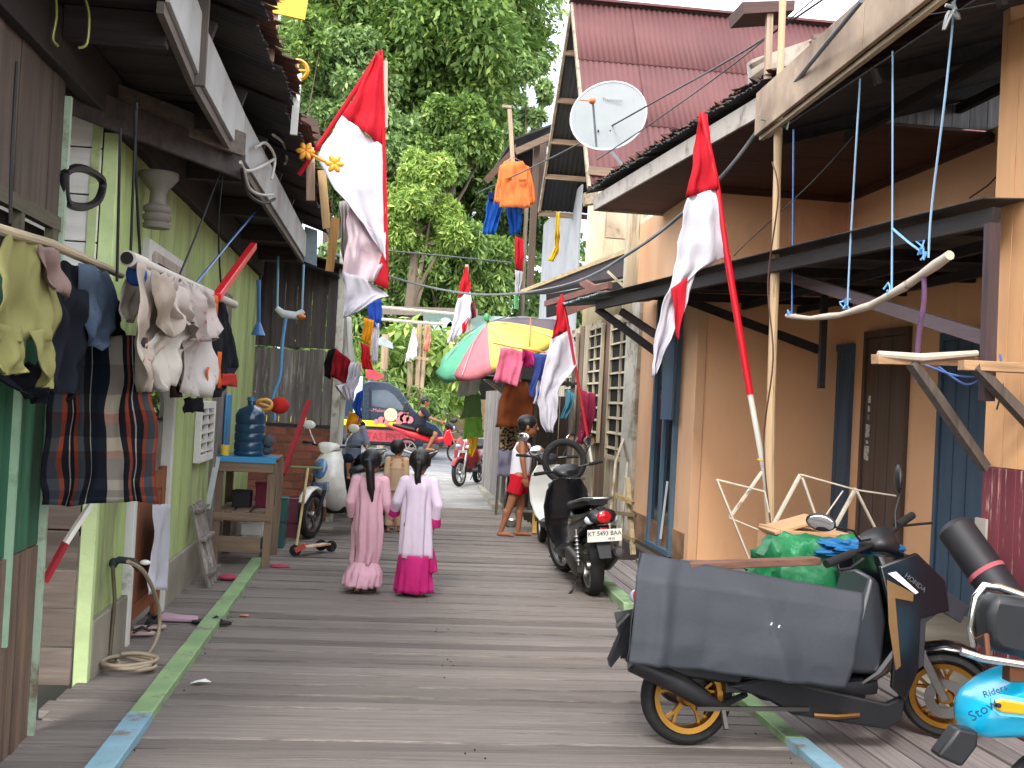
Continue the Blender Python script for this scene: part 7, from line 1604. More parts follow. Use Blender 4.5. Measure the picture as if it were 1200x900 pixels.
# bamboo pole, shelf
t = thing('bamboo_pole', 'tall pale bamboo pole rising past the porch eaves beside the red staff', 'pole', PY(904, 700, 8.0))
pp = [PY(918, -20, 8.0), PY(912, 150, 8.0), PY(908, 330, 8.02), PY(902, 520, 8.0), PY(904, 740, 8.0)]
b = MB(); P = []; R_r = []
for i in range(4):
    for q in range(5):
        u = q / 5; P.append(pp[i].lerp(pp[i + 1], u)); R_r.append(.026 + .003 * i + (.004 if q == 0 else 0))
b.tube(P, R_r, n=10); b.build('culm', mat('pale bamboo culm', 'b49a78', var=.15, stretch=(5, 5, .6), scale=4, wear='6f5a40', wscale=3, wthr=(.6, .7)), t, world=True)
MB().tube([PY(896, 140, 7.96) + V(-.03, 0, 0), PY(914, 145, 7.94), PY(924, 142, 7.98), PY(922, 152, 7.98)], .009, n=6).build('green_tie', plastic('green tie', '5d7f5a'), t, world=True)
t = thing('bird_box', 'dark wooden box shelf at the top of the bamboo pole', 'box', PY(900, 14, 8.3))
MB().poly3([PY(870, 2, 8.3), PY(932, 0, 8.3), PY(931, 12, 8.3), PY(872, 16, 8.3)], (0, 1, 0), .35).build('shelf', wood('red brown box', '5c4540', axis='x'), t, world=True)
MB().beam(PY(902, 6, 8.35), PY(899, 108, 8.35), .05, .04).build('upright', wood('pale upright', 'a5917c', axis='z'), t, world=True)
# ropes and branch under the porch
RX = 2.95
t = thing('driftwood_branch', 'pale bent branch slung on blue cords under the porch roof', 'branch', PX(1015, 362, RX))
bp_ = [PX(x, y, RX) for x, y in ((922, 370), (950, 373), (985, 369), (1020, 358), (1060, 336), (1090, 315), (1113, 299))]
P = []; 
for i in range(len(bp_) - 1):
    for q in range(3): P.append(bp_[i].lerp(bp_[i + 1], q / 3))
P.append(bp_[-1]); MB().tube(P, [.016 + .014 * i / len(P) + .003 * math.sin(i * 1.7) for i in range(len(P))], n=10).build('branch', mat('peeled branch', 'bfb3a3', var=.1, wear='7a6a58', wscale=6, wthr=(.6, .7)), t, world=True, smooth=60)
for k, (pts, mm, lab) in enumerate(((((928, 371), (929, 260), (930, 152)), m_cordb, 'blue cord at the thin end of the slung branch'), (((993, 358), (998, 260), (1008, 92)), m_cordlb, 'pale cord second along the slung branch'),
                                 (((1045, 340), (1046, 200), (1046, 60)), m_cordlb, 'pale blue doubled cord third along the slung branch'), (((1088, 302), (1092, 240), (1108, 110), (1120, -10)), m_cordlb, 'long pale cord at the thick end of the slung branch'))):
    cable('hanging_rope', [PX(x, y, RX) for x, y in pts], .0062, mm, lab, 'cord', group='cords under the porch roof', n=4)
for k, (x, y) in enumerate(((928, 369), (991, 356), (1043, 338), (1083, 297), (1080, 290))):
    b = MB(); c = PX(x, y, RX)
    P = [c + V(random.uniform(-.03, .03), random.uniform(-.04, .04), random.uniform(-.04, .04)) for _ in range(9)]; b.tube(P, .006, n=5); b.build('blue_knot', plastic('sky cord', '6fa8d8'), t, world=True)
cable('blue_strand', [PX(1046, 268, RX), PX(1066, 285, RX), PX(1082, 296, RX)], .008, plastic('sky cord', '6fa8d8'), parent=t, n=4)
cable('purple_strap', [PX(1082, 315, RX), PX(1083, 350, RX), PX(1076, 400, RX), PX(1074, 448, RX)], .014, cloth('purple strap', '6b4f6e'), 'limp purple strap hanging from the slung branch', 'strap', n=5)
t = thing('wall_bracket_shelf', 'rough timber shelf on slanting struts against the cream board wall', 'shelf', PY(1110, 420, 5.5))
MB().beam(PY(1025, 421, 5.5), PY(1150, 424, 5.6), .07, .05, n=3, jit=.06).build('board', wood('shelf board', 'a08060', axis='x'), t, world=True, bevel=.003)
MB().beam(PY(1126, 428, 5.35), PY(1212, 432, 5.3), .09, .05, n=2, jit=.05).build('board', wood('shelf board', '8f6f52', axis='x'), t, world=True, bevel=.003)
MB().tube([PY(1029, 415, 5.48), PY(1080, 419, 5.48), PY(1145, 414, 5.52)], [.018, .022, .016], n=8).build('round_stick', mat('peeled branch', 'bfb3a3'), t, world=True)
MB().beam(PY(1068, 424, 5.5), PY(1154, 548, 5.72), .05, .05, n=3, jit=.08).build('strut', wood('grey strut', '9a8468', axis='z'), t, world=True)
MB().beam(PY(1142, 428, 5.32), PY(1215, 505, 5.4), .06, .05, n=3, jit=.08).build('strut', wood('grey strut', '9a8468', axis='z'), t, world=True)
for pts in (((1085, 428), (1120, 440), (1150, 440), (1175, 425)), ((1100, 430), (1130, 450), (1148, 445)), ((1172, 415), (1174, 428))):
    cable('blue_cord', [PY(x, y, 5.4) for x, y in pts], .006, plastic('mid blue cord', '5270b0'), parent=t, n=5)
for k, (pts, lab) in enumerate(((((1168, 480), (1190, 400), (1204, 340)), 'black wire curving down the cream board wall'), (((1136, 232), (1160, 215), (1176, 195)), 'short black wire on the orange wall by the pillar'))):
    cable('wall_wire', [PY(x, y, 5.68 if k == 0 else 6.4) for x, y in pts], .005, m_cordk, lab, 'wire', n=6)
cable('wall_wire', [PX(905, 190, 2.7), PX(912, 230, 2.7), PX(900, 330, 2.7), PX(906, 420, 2.7), PX(895, 520, 2.7), PX(906, 640, 2.7)], .006, mat('brown wire', '4a2c22', bump=0), 'brown wire winding down beside the bamboo pole', 'wire', n=6)
# knotted rag at the top
b = MB(); P = [PY(x, y, 5.6) for x, y in ((1108, 6), (1118, 10), (1112, 22), (1106, 35), (1112, 14), (1124, 22), (1116, 2))]
cable('knotted_cord', P, .01, plastic('pale grey cord', 'a9b3b8'), 'knotted pale cord high under the near porch roof', 'cord', n=4)
# overhead wires
m_wire = mat('overhead wire', '4c4d4f', bump=0, rough=.6)
for k, (pts, r_, lab) in enumerate((
    (((1010, 0, 5.5), (905, 130, 8.1), (835, 218, 9.0), (745, 292, 11), (660, 335, 13), (560, 345, 16), (470, 328, 16), (378, 292, 13)), .016, 'thick grey cable sagging across the lane from the right eaves to the left house'),
    (((975, -8, 8), (880, 55, 9), (780, 112, 11), (660, 178, 14), (560, 226, 18)), .009, 'thin wire passing before the satellite dish'),
    (((965, -10, 8), (860, 75, 9), (770, 140, 10), (700, 187, 10.5)), .006, 'finer wire just under the one before the dish'),
    (((1210, -5, 5.0), (1120, 12, 5.6), (1040, 25, 6.2)), .004, 'fine wire under the near porch ceiling'),
    (((1000, 160, 7.6), (950, 215, 8.4), (880, 280, 9.2), (860, 300, 9.6)), .005, 'fine wire slanting before the orange wall'),
    (((430, 292, 26), (500, 298, 26), (600, 308, 26)), .02, 'dark wire crossing before the drooping trees'))):
    cable('overhead_wire', [PY(*p) for p in pts], r_, m_wire if k != 0 else mat('grey cable', '6d7072', bump=0), lab, 'wire', group='wires across the lane', n=8)

# ================================================================== PARASOL AND STALL WASHING
pc = PY(583, 405, 15.3)
t = thing('parasol', 'green, pink and yellow market parasol tilted over the washing stall', 'parasol', (pc.x + .2, 15.3, 0))
Rp = .93; m_par = 1; T_ = Matrix.Translation(pc) @ Matrix.Rotation(rad(-26), 4, 'Y') @ Matrix.Rotation(rad(14), 4, 'X')
cols = [('grey', '5a5258'), ('red', 'b0303c'), ('green', '4fa586'), ('green', '4fa586'), ('rose', 'cf6f78'), ('yellow', 'd8c443'), ('yellow', 'd8c443'), ('grey', '5a5258')]
cols = {0: '5a5258', 1: 'b0303c', 2: 'b8404a', 3: '7fc0a4', 4: '74bd9c', 5: '6ab894', 6: 'cf7f86', 7: 'ddd06c', 8: 'd8c962', 9: '6a6268'}
for k in range(10):
    a0 = 2 * PI * k / 10; a1 = a0 + 2 * PI / 10; b = MB(); na, nr = 5, 7
    for i in range(nr + 1):
        u = i / nr
        for q in range(na + 1):
            f_ = q / na; a = a0 + (a1 - a0) * f_; sag = .05 * math.sin(PI * f_) * u
            b.v.append(T_ @ V(Rp * u * math.cos(a) * (1 - .04 * math.sin(PI * f_)), Rp * u * math.sin(a) * (1 - .04 * math.sin(PI * f_)), .36 * (1 - u ** 1.35) - sag))
    for q in range(na + 1):
        f_ = q / na; a = a0 + (a1 - a0) * f_; b.v.append(T_ @ V(Rp * .985 * math.cos(a), Rp * .985 * math.sin(a), -.10 - .03 * math.sin(PI * f_)))
    for i in range(nr + 1):
        for q in range(na): A = i * (na + 1) + q; b.f.append((A, A + 1, A + na + 2, A + na + 1))
    b.build('canopy_panel', cloth('parasol %d' % k, cols[k], var=.05, rough=.7), t, world=True, smooth=60, solid=.004)
for k in range(8):
    a = 2 * PI * k / 8; b = MB().tube([T_ @ V(0, 0, .36), T_ @ V(Rp * .5 * math.cos(a), Rp * .5 * math.sin(a), .25), T_ @ V(Rp * math.cos(a), Rp * math.sin(a), -.02)], .006, n=5); b.build('rib', m_steel, t, world=True)
MB().tube([T_ @ V(0, 0, .48), T_ @ V(0, 0, -.3), V(pc.x + .1, 15.3, .0)], .02, n=8).build('pole', m_steel, t, world=True)
MB().ell(T_ @ V(0, 0, .43), (.04, .04, .06)).build('finial', plastic('green finial', '3f9d5a'), t, world=True)
SYc = 15.0
m_rose = cloth('rose tee', 'd9718c', c2='cf6482'); 
for nm, cat_, rows, mt, lab, kk in (
    ('pink_shirt', 'shirt', ((586, 407, 611, 410), (584, 425, 612, 428), (577, 445, 606, 453)), m_rose, 'rose pink tee shirt hanging under the yellow parasol panel', 3),
    ('magenta_cloth', 'cloth', ((612, 409, 620, 411), (611, 430, 619, 432)), cloth('deep magenta', '8a1a48'), 'deep magenta strip of cloth right of the pink shirt', 4),
    ('magenta_cloth', 'cloth', ((620, 411, 627, 413), (620, 428, 626, 432)), cloth('hot pink', 'c0307a'), 'hot pink strip of cloth beside the deep magenta one', 5),
    ('blue_shirt', 'shirt', ((624, 414, 644, 416), (626, 435, 640, 435), (619, 455, 632, 460), (622, 465, 628, 468)), cloth('indigo blue', '3a4a8a', c2='2f3d78'), 'indigo shirt hanging beside the mid flag', 6),
    ('white_shirt', 'shirt', ((629, 440, 640, 440), (626, 462, 640, 462), (624, 474, 636, 476)), cloth('grey white', 'bfbcc6'), 'pale grey shirt below the indigo shirt', 7),
    ('brown_cardigan', 'cardigan', ((592, 448, 618, 448), (585, 470, 625, 470), (581, 500, 624, 500)), cloth('rust brown', '7a4326', c2='6d3a22'), 'rust brown cardigan hanging at the stall front', 8),
    ('patterned_cloth', 'cloth', ((586, 500, 619, 500), (586, 512, 618, 513), (585, 526, 617, 527)), cloth('leopard print', '9a8468', wear='241d18', wscale=26, wthr=(.48, .52), scale=30), 'leopard patterned cloth below the brown cardigan', 9),
    ('ombre_cloth', 'cloth', ((584, 527, 614, 528), (583, 542, 614, 543), (582, 557, 613, 558)), cloth('grey mauve', '6c6a7c', c2='8a889a'), 'grey mauve skirt lowest at the stall front', 10),
    ('white_sheet', 'cloth', ((540, 436, 562, 433), (537, 452, 563, 448), (535, 466, 560, 461)), cloth('sheet white', 'cfd1cc'), 'white cloth hanging from the left edge of the parasol', 11),
    ('olive_cloth', 'cloth', ((545, 463, 562, 462), (542, 478, 564, 477), (539, 491, 565, 488)), cloth('olive green', '6f9058'), 'olive green cloth below the white one under the parasol', 12),
    ('lime_cloth', 'cloth', ((545, 489, 565, 488), (543, 502, 566, 500), (541, 514, 567, 512)), cloth('lime green', '7db54c'), 'lime green cloth below the olive one', 13),
    ('yellow_cloth', 'cloth', ((550, 513, 561, 512), (549, 526, 558, 524), (548, 534, 553, 536)), cloth('golden yellow', 'd3a92c'), 'golden yellow cloth lowest of the hanging column', 14),
    ('crimson_cloth', 'cloth', ((682, 458, 698, 462), (680, 490, 696, 490), (676, 520, 690, 522)), cloth('crimson pattern', '8c2f4a', wear='d08aa0', wscale=12, wthr=(.6, .63)), 'crimson patterned cloth behind the mid flag staff', 15),
    ('teal_rag', 'rag', ((665, 455, 673, 462), (662, 475, 670, 478), (655, 490, 662, 490)), cloth('teal rag', '4f8aa0'), 'teal rag on the shopfront right of the mid flag', 16)):
    Yq = 14.15 if kk < 8 else 14.7 if kk == 8 else (SYc if kk < 11 else 15.9 if kk < 15 else 14.6)
    sheet(prow(Yq, *rows), mt, nm, nu=10, fold=.035, freq=1.8, seed=120 + kk, label=lab, cat=cat_, group='washing around the parasol stall')
MB().tube([PY(578, 402, 14.2), PY(600, 407, 14.2), PY(640, 413, 14.2)], .01, n=6).build('clothes_line', plastic('orange line', 'd86a2c'), label='orange line carrying the pink and indigo shirts', cat='line')
MB().tube([PY(606, 428, SYc + .05), PY(612, 460, SYc - .2), PY(617, 497, SYc - .2)], .02, n=6).build('bamboo_prop', mat('pale bamboo', 'b9b3a0'), label='pale bamboo prop before the brown cardigan', cat='prop')
cable('chain', [PY(622, 372, 14.6), PY(621, 395, 14.5), PY(620, 420, 14.5)], .01, plastic('orange line', 'd86a2c'), 'orange hook cord hanging over the yellow parasol panel', 'cord', n=4)
MB().lathe([(0, 0), (.08, 0), (.11, .09), (.102, .09), (.075, .01), (0, .01)], PZ(598, 617), n=18).build('basin', metal('tin basin', 'b9bcbc'), label='tin basin on the boards at the foot of the stall', cat='basin')
MB().beam(PY(627, 577, 13.5), PZ(626, 626), .05, .06).build('ochre_post', wood('ochre post', 'b08a3c', axis='z'), label='short ochre post behind the boy', cat='post')
t = thing('garden_chair', 'bent pale chair frame leaning against the shopfront', 'chair frame', PY(735, 640, 12.4))
MB().tube([PY(712, 640, 12.4), PY(722, 540, 12.3), PY(730, 515, 12.3), PY(736, 540, 12.5), PY(726, 650, 12.5)], .018, n=8).build('frame', mat('dirty white tube', 'b5ab98', wear='7f6a52', wthr=(.5, .62)), t, world=True)
for k, (x0, y0, x1, y1, c_) in enumerate(((722, 580, 742, 590, '8c7650'), (716, 600, 745, 604, '6a5c48'), (720, 622, 745, 634, '7a6a50'), (735, 560, 742, 650, 'a89878'))):
    MB().beam(PY(x0, y0, 12.3), PY(x1, y1, 12.1), .05, .04).build('scrap_timber', wood('scrap %d' % k, c_, axis='x'), label=('short scrap board highest beside the shopfront', 'dark scrap board beside the shopfront', 'lowest scrap board beside the shopfront', 'upright pale scrap beside the shopfront')[k], cat='timber', group='scrap boards by the shopfront')
# ================================================================== NEAR BLACK SCOOTER AND WHAT IS ON IT
nbp = PZ(803, 872)
m_gry = plastic('graphite panel', '2a2c31', rough=.35, coat=.2)
nb = scooter('near black scooter with gold alloy wheels under a hanging grey sheet', (nbp.x, nbp.y + .0, 0), rad(5), lean=rad(-4), rim=m_gold, R=.222, rr=.165, wb=1.36, ts=.52, steer=rad(-34), bars=False, body=m_blk, shield=m_blk, lower=m_sat, tyw=.09, mirrors=True)
# sharper fairing of this model: side wings, belly blade, trim strips
def shx(P): return [(x * 1.08, z) for x, z in P]
for s_ in (-1, 1):
    y0, y1 = (s_ * .20, s_ * .225)
    MB().prism(shx([(.80, .86), (.98, .93), (1.12, .80), (1.14, .66), (1.00, .62), (.99, .38), (.93, .24), (.86, .30), (.88, .55)]), min(y0, y1), max(y0, y1)).build('shield_wing', m_blk, nb, bevel=.008)
    MB().prism(shx([(.83, .80), (.96, .74), (.955, .70), (.87, .715), (.90, .40), (.875, .38), (.84, .60)]), min(s_ * .226, s_ * .232), max(s_ * .226, s_ * .232)).build('trim_strip', mat('bronze strip', '6d5231', rough=.4), nb, bevel=.002)
    MB().prism(shx([(.83, .83), (.87, .84), (.98, .745), (.965, .735)]), min(s_ * .232, s_ * .238), max(s_ * .232, s_ * .238)).build('light_strip', mat('white strip', 'd9d5d0', rough=.3, bump=0), nb, bevel=.002)
    MB().prism(shx([(.98, .74), (1.12, .76), (1.24, .68), (1.20, .60), (1.10, .655), (1.03, .60), (1.02, .40), (.99, .38)]), min(s_ * .205, s_ * .215), max(s_ * .205, s_ * .215)).build('grey_wing', m_gry, nb, bevel=.006)
    MB().prism(shx([(.12, .30), (.30, .34), (.86, .22), (.95, .26), (.93, .14), (.86, .10), (.42, .17), (.30, .24)]), min(s_ * .15, s_ * .19), max(s_ * .15, s_ * .19)).build('belly_panel', m_sat, nb, bevel=.01)
    MB().prism(shx([(-.1, .34), (.18, .30), (.22, .38), (.05, .46), (-.22, .48), (-.3, .44)]), min(s_ * .10, s_ * .17), max(s_ * .10, s_ * .17)).build('swing_cover', m_sat, nb, bevel=.012)
MB().loft([(1.03, .90, .16, .03, .3), (1.13, .84, .17, .06, .6), (1.25, .74, .13, .06, .8), (1.32, .66, .05, .03, .9)], n=14, sm=3).build('nose_cowl', m_blk, nb, smooth=45)
text('HONDA', .034, m_steel, nb, (1.035, -.245, .79), (PI / 2, rad(35), 0))
MB().beam((-.02, -.18, .2), (.52, -.20, .20), .025, .018).beam((.1, -.2, .195), (.1, -.24, .12), .018, .018).build('side_stand', m_engine, nb)
MB().tube([(.55, -.19, .17), (.66, -.2, .165), (.78, -.19, .17)], .014, n=8).build('foot_peg', metal('brass peg', '8d6a45'), nb)
MB().poly3([PY(738, 720, 4.9), PY(745, 745, 4.9), PY(716, 783, 4.8), PY(714, 775, 4.8), PY(727, 745, 4.85), PY(724, 735, 4.85)], (0, 1, 0), .05).build('mud_flap', m_sat, nb, world=True)
MB().prism([(.60, .34), (.93, .32), (.96, .60), (.92, .80), (.86, .84), (.80, .62), (.66, .50)], -.15, .15, .9).build('inner_shield', m_gry, nb, bevel=.02)
MB().poly3([PY(720, 718, 4.95), PY(742, 714, 4.95), PY(744, 742, 4.93), PY(726, 746, 4.93)], (0, 1, 0), .012).build('number_plate', m_sat, nb, world=True)
hb = MB().tube([PY(972, 659, 4.98), PY(1000, 648, 5.05), PY(1030, 636, 5.2), PY(1052, 618, 5.32), PY(1068, 606, 5.42)], .012, n=8).build('handlebar', m_sat, nb, world=True, smooth=60)
for p0, p1 in ((PY(968, 661, 4.97), PY(1000, 648, 5.05)), (PY(1051, 616, 5.32), PY(1069, 604, 5.42))): MB().tube([p0, p1], .02, n=12).build('grip', mat('rubber grip', '141415', rough=.8), hb, world=True)
MB().tube([PY(1012, 655, 5.0), PY(996, 666, 4.97), PY(982, 668, 4.95)], .007, n=6).tube([PY(1060, 616, 5.36), PY(1078, 614, 5.4), PY(1092, 613, 5.42)], .007, n=6).build('brake_lever', m_sat, hb, world=True)
MB().tube([PY(1020, 632, 5.12), PY(1008, 634, 5.06), PY(1000, 622, 5.02), PY(975, 617, 4.98)], .006, n=6).build('mirror', m_sat, nb, world=True)
mi = MB().ell((0, 0, 0), (.014, .07, .042), n=20, m_=10).xf(Matrix.Translation(PY(962, 612, 4.97)) @ Euler((rad(8), 0, rad(62))).to_matrix().to_4x4()).build('mirror_shell', m_sat, nb, world=True)
MB().ell((0, 0, 0), (.004, .062, .036), n=20, m_=10).xf(Matrix.Translation(PY(962, 612, 4.97)) @ Euler((rad(8), rad(-14), rad(62))).to_matrix().to_4x4() @ Matrix.Translation((-.013, 0, 0))).build('mirror_glass', m_mir, mi, world=True)
MB().tube([PY(1050, 622, 5.3), PY(1049, 600, 5.32), PY(1054, 582, 5.32)], .006, n=6).build('mirror', m_sat, nb, world=True)
MB().ell((0, 0, 0), (.02, .05, .075), n=18, m_=10).xf(Matrix.Translation(PY(1053, 561, 5.32)) @ Euler((rad(-14), 0, rad(-15))).to_matrix().to_4x4()).build('mirror_shell', m_sat, nb, world=True)
# sheet of dark vinyl
m_vinyl = mat('grey vinyl sheet', '30333a', var=.07, scale=3, bump=.2, bdist=.006, rough=.62, c2='2b2d33', wear='4b4f57', wscale=14, wthr=(.66, .8), fine=40)
t = thing('vinyl_sheet', 'stiff creased grey vinyl sheet hung over the near black scooter', 'sheet', PY(870, 790, 4.8))
yy = 4.84
def bulge(p, s_, t_): return p + V(0, -.035 * max(0, 1 - abs(s_ - .50 - .22 * t_) / .10) * t_ - .02 * max(0, 1 - abs(s_ - .13) / .05) + .03 * max(0, 1 - abs(s_ - .34) / .2) * t_, -.012 * abs(noise.noise(V(s_ * 6, 3, 1))) * (t_ > .95))
sheet([(PY(752, 648, yy + .1), PY(1012, 695, yy)), (PY(745, 675, yy), PY(1012, 715, yy - .04)), (PY(743, 715, yy - .03), PY(1006, 745, yy - .06)), (PY(740, 750, yy - .05), PY(1001, 778, yy - .07)), (PY(737, 777, yy - .05), PY(990, 806, yy - .07))], m_vinyl, 'hanging_face', t, nu=34, sub=7, fold=.006, freq=1.6, seed=141, fn=bulge)
sheet([(PY(752, 648, yy + .1), PY(757, 655, yy + .25)), (PY(738, 777, yy - .04), PY(735, 772, yy + .12))], m_vinyl, 'end_face', t, nu=8, sub=8, fold=.02, freq=1, seed=143, nrm=(-1, 0, 0))
for (x, y) in ((904, 731), (913, 734)): MB().box(PY(x, y, 4.72), (.007, .003, .014), (0, .5, 0)).build('tear', mat('tear white', 'b9bcc0', bump=0), t, world=True)
MB().beam(PY(806, 663, 4.92), PY(958, 657, 5.1), .06, .035, n=4, jit=.08).build('plank', wood('red brown plank', '5f4236', axis='x'), label='reddish brown plank lying across the top of the vinyl sheet', cat='plank', bevel=.004)
# green tarpaulin over a box, blue cloth, carton
def lump(name, label, cat, c, r, mt, seed, amp=.12, parent=None, freq=3.2, sq=3.0):
    b = MB(); n, m_ = 44, 26
    for i in range(m_ + 1):
        ph = PI * i / m_
        for q in range(n):
            a = 2 * PI * q / n
            f = lambda v, e=sq: abs(v) ** (2 / e) * (1 if v >= 0 else -1)
            d = V(f(math.sin(ph)) * f(math.cos(a)), f(math.sin(ph)) * f(math.sin(a)), f(math.cos(ph)))
            k = 1 + amp * (noise.noise(d * freq + V(seed, 0, 0)) + .5 * abs(noise.noise(d * freq * 2.3 + V(0, seed, 0))))
            b.v.append((c[0] + d.x * r[0] * k, c[1] + d.y * r[1] * k, c[2] + d.z * r[2] * k))
    for i in range(m_):
        for q in range(n): b.f.append((i * n + q, i * n + (q + 1) % n, (i + 1) * n + (q + 1) % n, (i + 1) * n + q))
    return b.build(name, mt, parent, smooth=60, label=label, cat=cat, world=parent is not None)
m_gt = mat('green tarpaulin', '14603a', var=.2, scale=9, bump=.6, bdist=.02, rough=.45, c2='1f7a49', wear='5fa882', wscale=7, wthr=(.6, .72))
c = PY(975, 690, 5.62)
lump('green_tarpaulin', 'crumpled bright green tarpaulin bundled behind the near scooter', 'tarpaulin', (c.x - .02, 5.72, .64), (.35, .22, .27), m_gt, 3, .30, freq=3.6)
c = PY(1012, 642, 5.5)
lump('blue_cloth', 'bunched blue cloth on top of the green tarpaulin', 'cloth', (c.x, 5.55, c.z - .02), (.22, .12, .055), mat('blue nylon', '155a8c', var=.2, bump=.6, scale=12, rough=.5, c2='2277ad'), 9, .45, freq=4, sq=2.2)
c = PY(950, 650, 6.2)
MB().box((c.x, 6.3, .45), (.5, .3, .9), (0, .05, .1)).box((c.x - .1, 6.28, .93), (.3, .28, .02), (0, -.3, 0)).build('carton', mat('cardboard', 'b08a66', var=.1, bump=.15), label='worn cardboard carton behind the green tarpaulin', cat='carton', bevel=.004)
# black roll with pink band
t = thing('black_roll', 'black rolled mat with pink band standing behind the near scooter', 'roll', PY(1170, 700, 5.4))
a_, b_ = PY(1120, 620, 5.62), PY(1192, 722, 5.3)
MB().tube([a_ + (a_ - b_).normalized() * .03, a_, b_], [.07, .098, .098], n=26).build('roll', mat('matt black vinyl', '232327', rough=.55, bump=.1), t, world=True, smooth=40)
d_ = (b_ - a_).normalized(); q_ = a_.lerp(b_, .52)
MB().tube([q_ - d_ * .012, q_ + d_ * .012], .102, n=26).build('band', cloth('pink band', 'b5626a'), t, world=True)
# folding drying rack
m_dr = mat('cream enamel tube', 'bfb5a4', var=.1, bump=.05, rough=.4, wear='80705c', wscale=8, wthr=(.6, .7))
t = thing('drying_rack', 'cream folding drying rack standing before the orange wall', 'drying rack', PY(940, 660, 7.4))
for (x0, y0, x1, y1, w_, Y_) in ((840, 562, 896, 576, .022, 7.4), (840, 562, 882, 665, .022, 7.4), (893, 553, 855, 607, .03, 7.45), (855, 607, 906, 628, .018, 7.4), (938, 556, 878, 668, .034, 7.5), (938, 556, 1003, 574, .02, 7.4), (940, 560, 968, 640, .026, 7.35),
                                 (1003, 572, 958, 655, .034, 7.5), (1003, 574, 1050, 581, .02, 7.4), (1004, 576, 1030, 628, .026, 7.3), (918, 618, 970, 632, .016, 7.4), (896, 576, 909, 640, .02, 7.4), (988, 575, 962, 612, .014, 7.4)):
    MB().beam(PY(x0, y0, Y_), PY(x1, y1, Y_), w_, w_ * .6).build('bar', m_dr, t, world=True, bevel=.003)
for x_, Y_ in ((878, 7.5), (958, 7.5)): p = PY(x_, 668 if x_ < 900 else 655, Y_); MB().beam(p, (p.x - .12, p.y, .03), .034, .02).build('foot', m_dr, t, world=True)

# ================================================================== TURQUOISE SCOOTER AT THE LOWER RIGHT CORNER
TYY = 3.62
m_tq = plastic('turquoise', '0fa0c4', rough=.2, coat=.7)
tp_ = PY(1137, 852, TYY); tx_ = tp_.x + .33
t = thing('turquoise_scooter', 'turquoise retro scooter with chrome carrier cut by the lower right picture edge', 'scooter', (tx_, TYY + .12, 0), 0)
wheel(t, 'rear_wheel', .08, .21, .215, .13, .10, m_steel); wheel(t, 'front_wheel', 1.28, .21, .215, .13, .09, m_steel)
MB().loft([(-.29, .515, .05, .03, 0), (-.25, .54, .13, .075, 0), (-.12, .58, .19, .105, 0), (.08, .60, .22, .125, 0), (.3, .57, .20, .14, 0), (.42, .5, .12, .18, 0)], n=20, e=2.6, sm=3).build('rear_body', m_tq, t, smooth=50)
MB().loft([(-.05, .745, .12, .02, 0), (.1, .77, .15, .04, 0), (.35, .77, .14, .045, 0), (.52, .75, .08, .03, 0)], n=16, e=3, sm=2).build('seat', m_seat, t, smooth=50)
def tqp(px, py, dy=-.0): return PY(px, py, TYY + .12 - .225 + dy)
sg = [tqp(1163, 821), tqp(1171, 818), tqp(1240, 830), tqp(1240, 841), tqp(1171, 833), tqp(1164, 829)]
MB().poly3(sg, (0, -1, 0), .02).build('side_reflector', m_org, t, world=True, bevel=.005)
MB().poly3([tqp(1160, 817, .006), tqp(1172, 813, .006), tqp(1242, 826, .006), tqp(1242, 845, .006), tqp(1170, 838, .006), tqp(1160, 831, .006)], (0, -1, 0), .012).build('reflector_frame', plastic('pale turquoise', '5ac0d8'), t, world=True, bevel=.003)
MB().lathe([(0, -.012), (.008, -.012), (.008, 0), (0, 0)], tqp(1169, 826, -.02), 'y', 12).build('screw', m_sat, t, world=True)
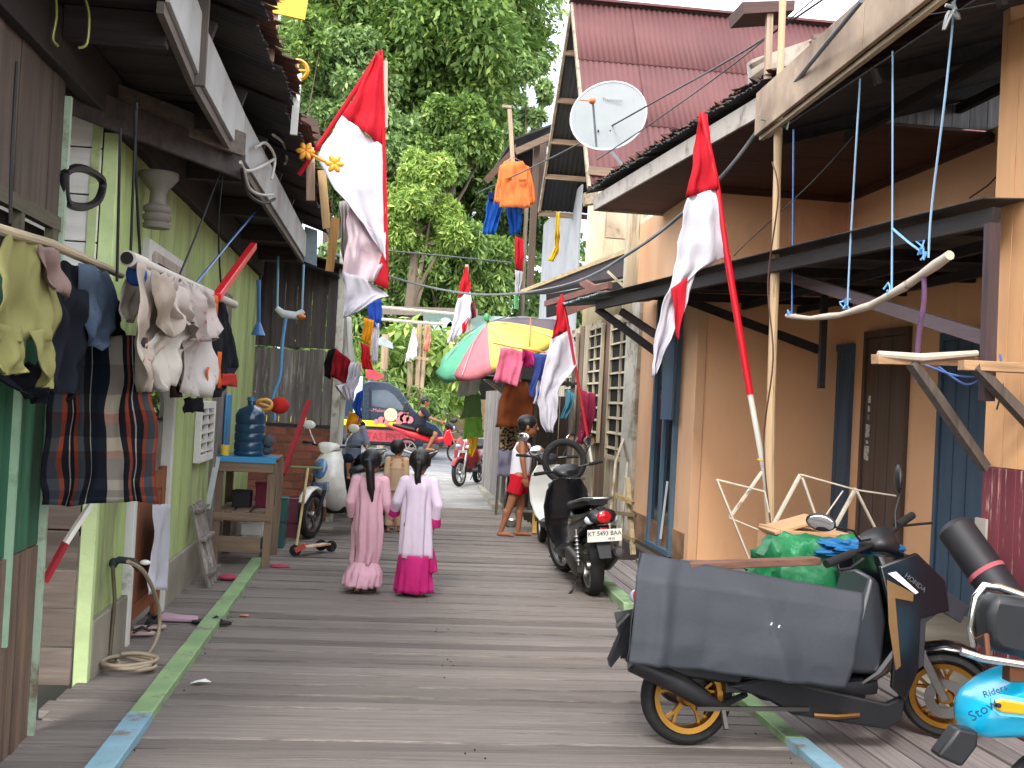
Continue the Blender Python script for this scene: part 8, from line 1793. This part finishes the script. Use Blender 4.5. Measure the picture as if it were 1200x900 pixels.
for k, (w_, x, y, a, s_) in enumerate((('Stow', 1152, 832, 36, .05), ('Riders', 1166, 810, 24, .032))):
    tt = text(w_, s_, mat('script ink', '0a2f52', bump=0), t, (0, 0, 0), (PI / 2, 0, 0)); tt.location = wmat(t).inverted() @ tqp(x, y, .02 + .012 * k - .03); tt.rotation_euler = (PI / 2, -rad(a), rad(-12))
m_ch = m_chrome
MB().tube([tqp(1126, 763, .05), tqp(1150, 771, .03), tqp(1245, 786, .03)], .014, n=10).build('carrier_rail', m_ch, t, world=True, smooth=60)
MB().tube([tqp(1141, 757, .2), tqp(1137, 735, .2), tqp(1143, 700, .2), tqp(1153, 686, .2), tqp(1170, 688, .2), tqp(1215, 704, .2)], .014, n=10).build('carrier_hoop', m_ch, t, world=True, smooth=60)
MB().tube([tqp(1158, 770, .05), tqp(1156, 745, .1), tqp(1145, 750, .2)], .01, n=8).build('carrier_post', metal('rusty tube', '6d4a38', rough=.6), t, world=True)
MB().poly3([tqp(1164, 702, .1), tqp(1172, 698, .1), tqp(1225, 706, .1), tqp(1225, 778, .1), tqp(1172, 766, .1), tqp(1160, 752, .1), tqp(1159, 720, .1)], (0, 1, 0), .16).build('backrest', m_sat, t, world=True, bevel=.03)
MB().box(tqp(1190, 786, .06), (.07, .05, .07)).build('bracket', metal('rusty tube', '6d4a38', rough=.6), t, world=True, bevel=.004)
MB().poly3([tqp(1099, 887, .1), tqp(1124, 853, .1), tqp(1148, 858, .1), tqp(1146, 876, .1), tqp(1128, 900, .1)], (0, 1, 0), .07).build('rear_fender', m_sat, t, world=True, bevel=.012)
MB().prism([(.9, .3), (1.02, .5), (1.05, .75), (.98, .95), (.93, .93), (.96, .7), (.93, .5), (.84, .33)], -.2, .2, .85).build('leg_shield', m_tq, t, bevel=.02)
MB().lohi((.4, -.16, .26), (.9, .16, .33)).build('floorboard', m_tq, t, bevel=.02)
MB().beam((1.28, 0, .21), (1.0, 0, .95), .05, .05).build('fork', m_steel, t)
MB().tube([(.88, -.32, 1.02), (.98, 0, 1.0), (.88, .32, 1.02)], .013, n=8).build('handlebar', m_ch, t)
MB().ell((1.04, 0, .98), (.08, .09, .08)).build('headlight', m_clr, t)
MB().box((.25, .02, .3), (.3, .22, .2)).build('engine', m_engine, t, bevel=.03)
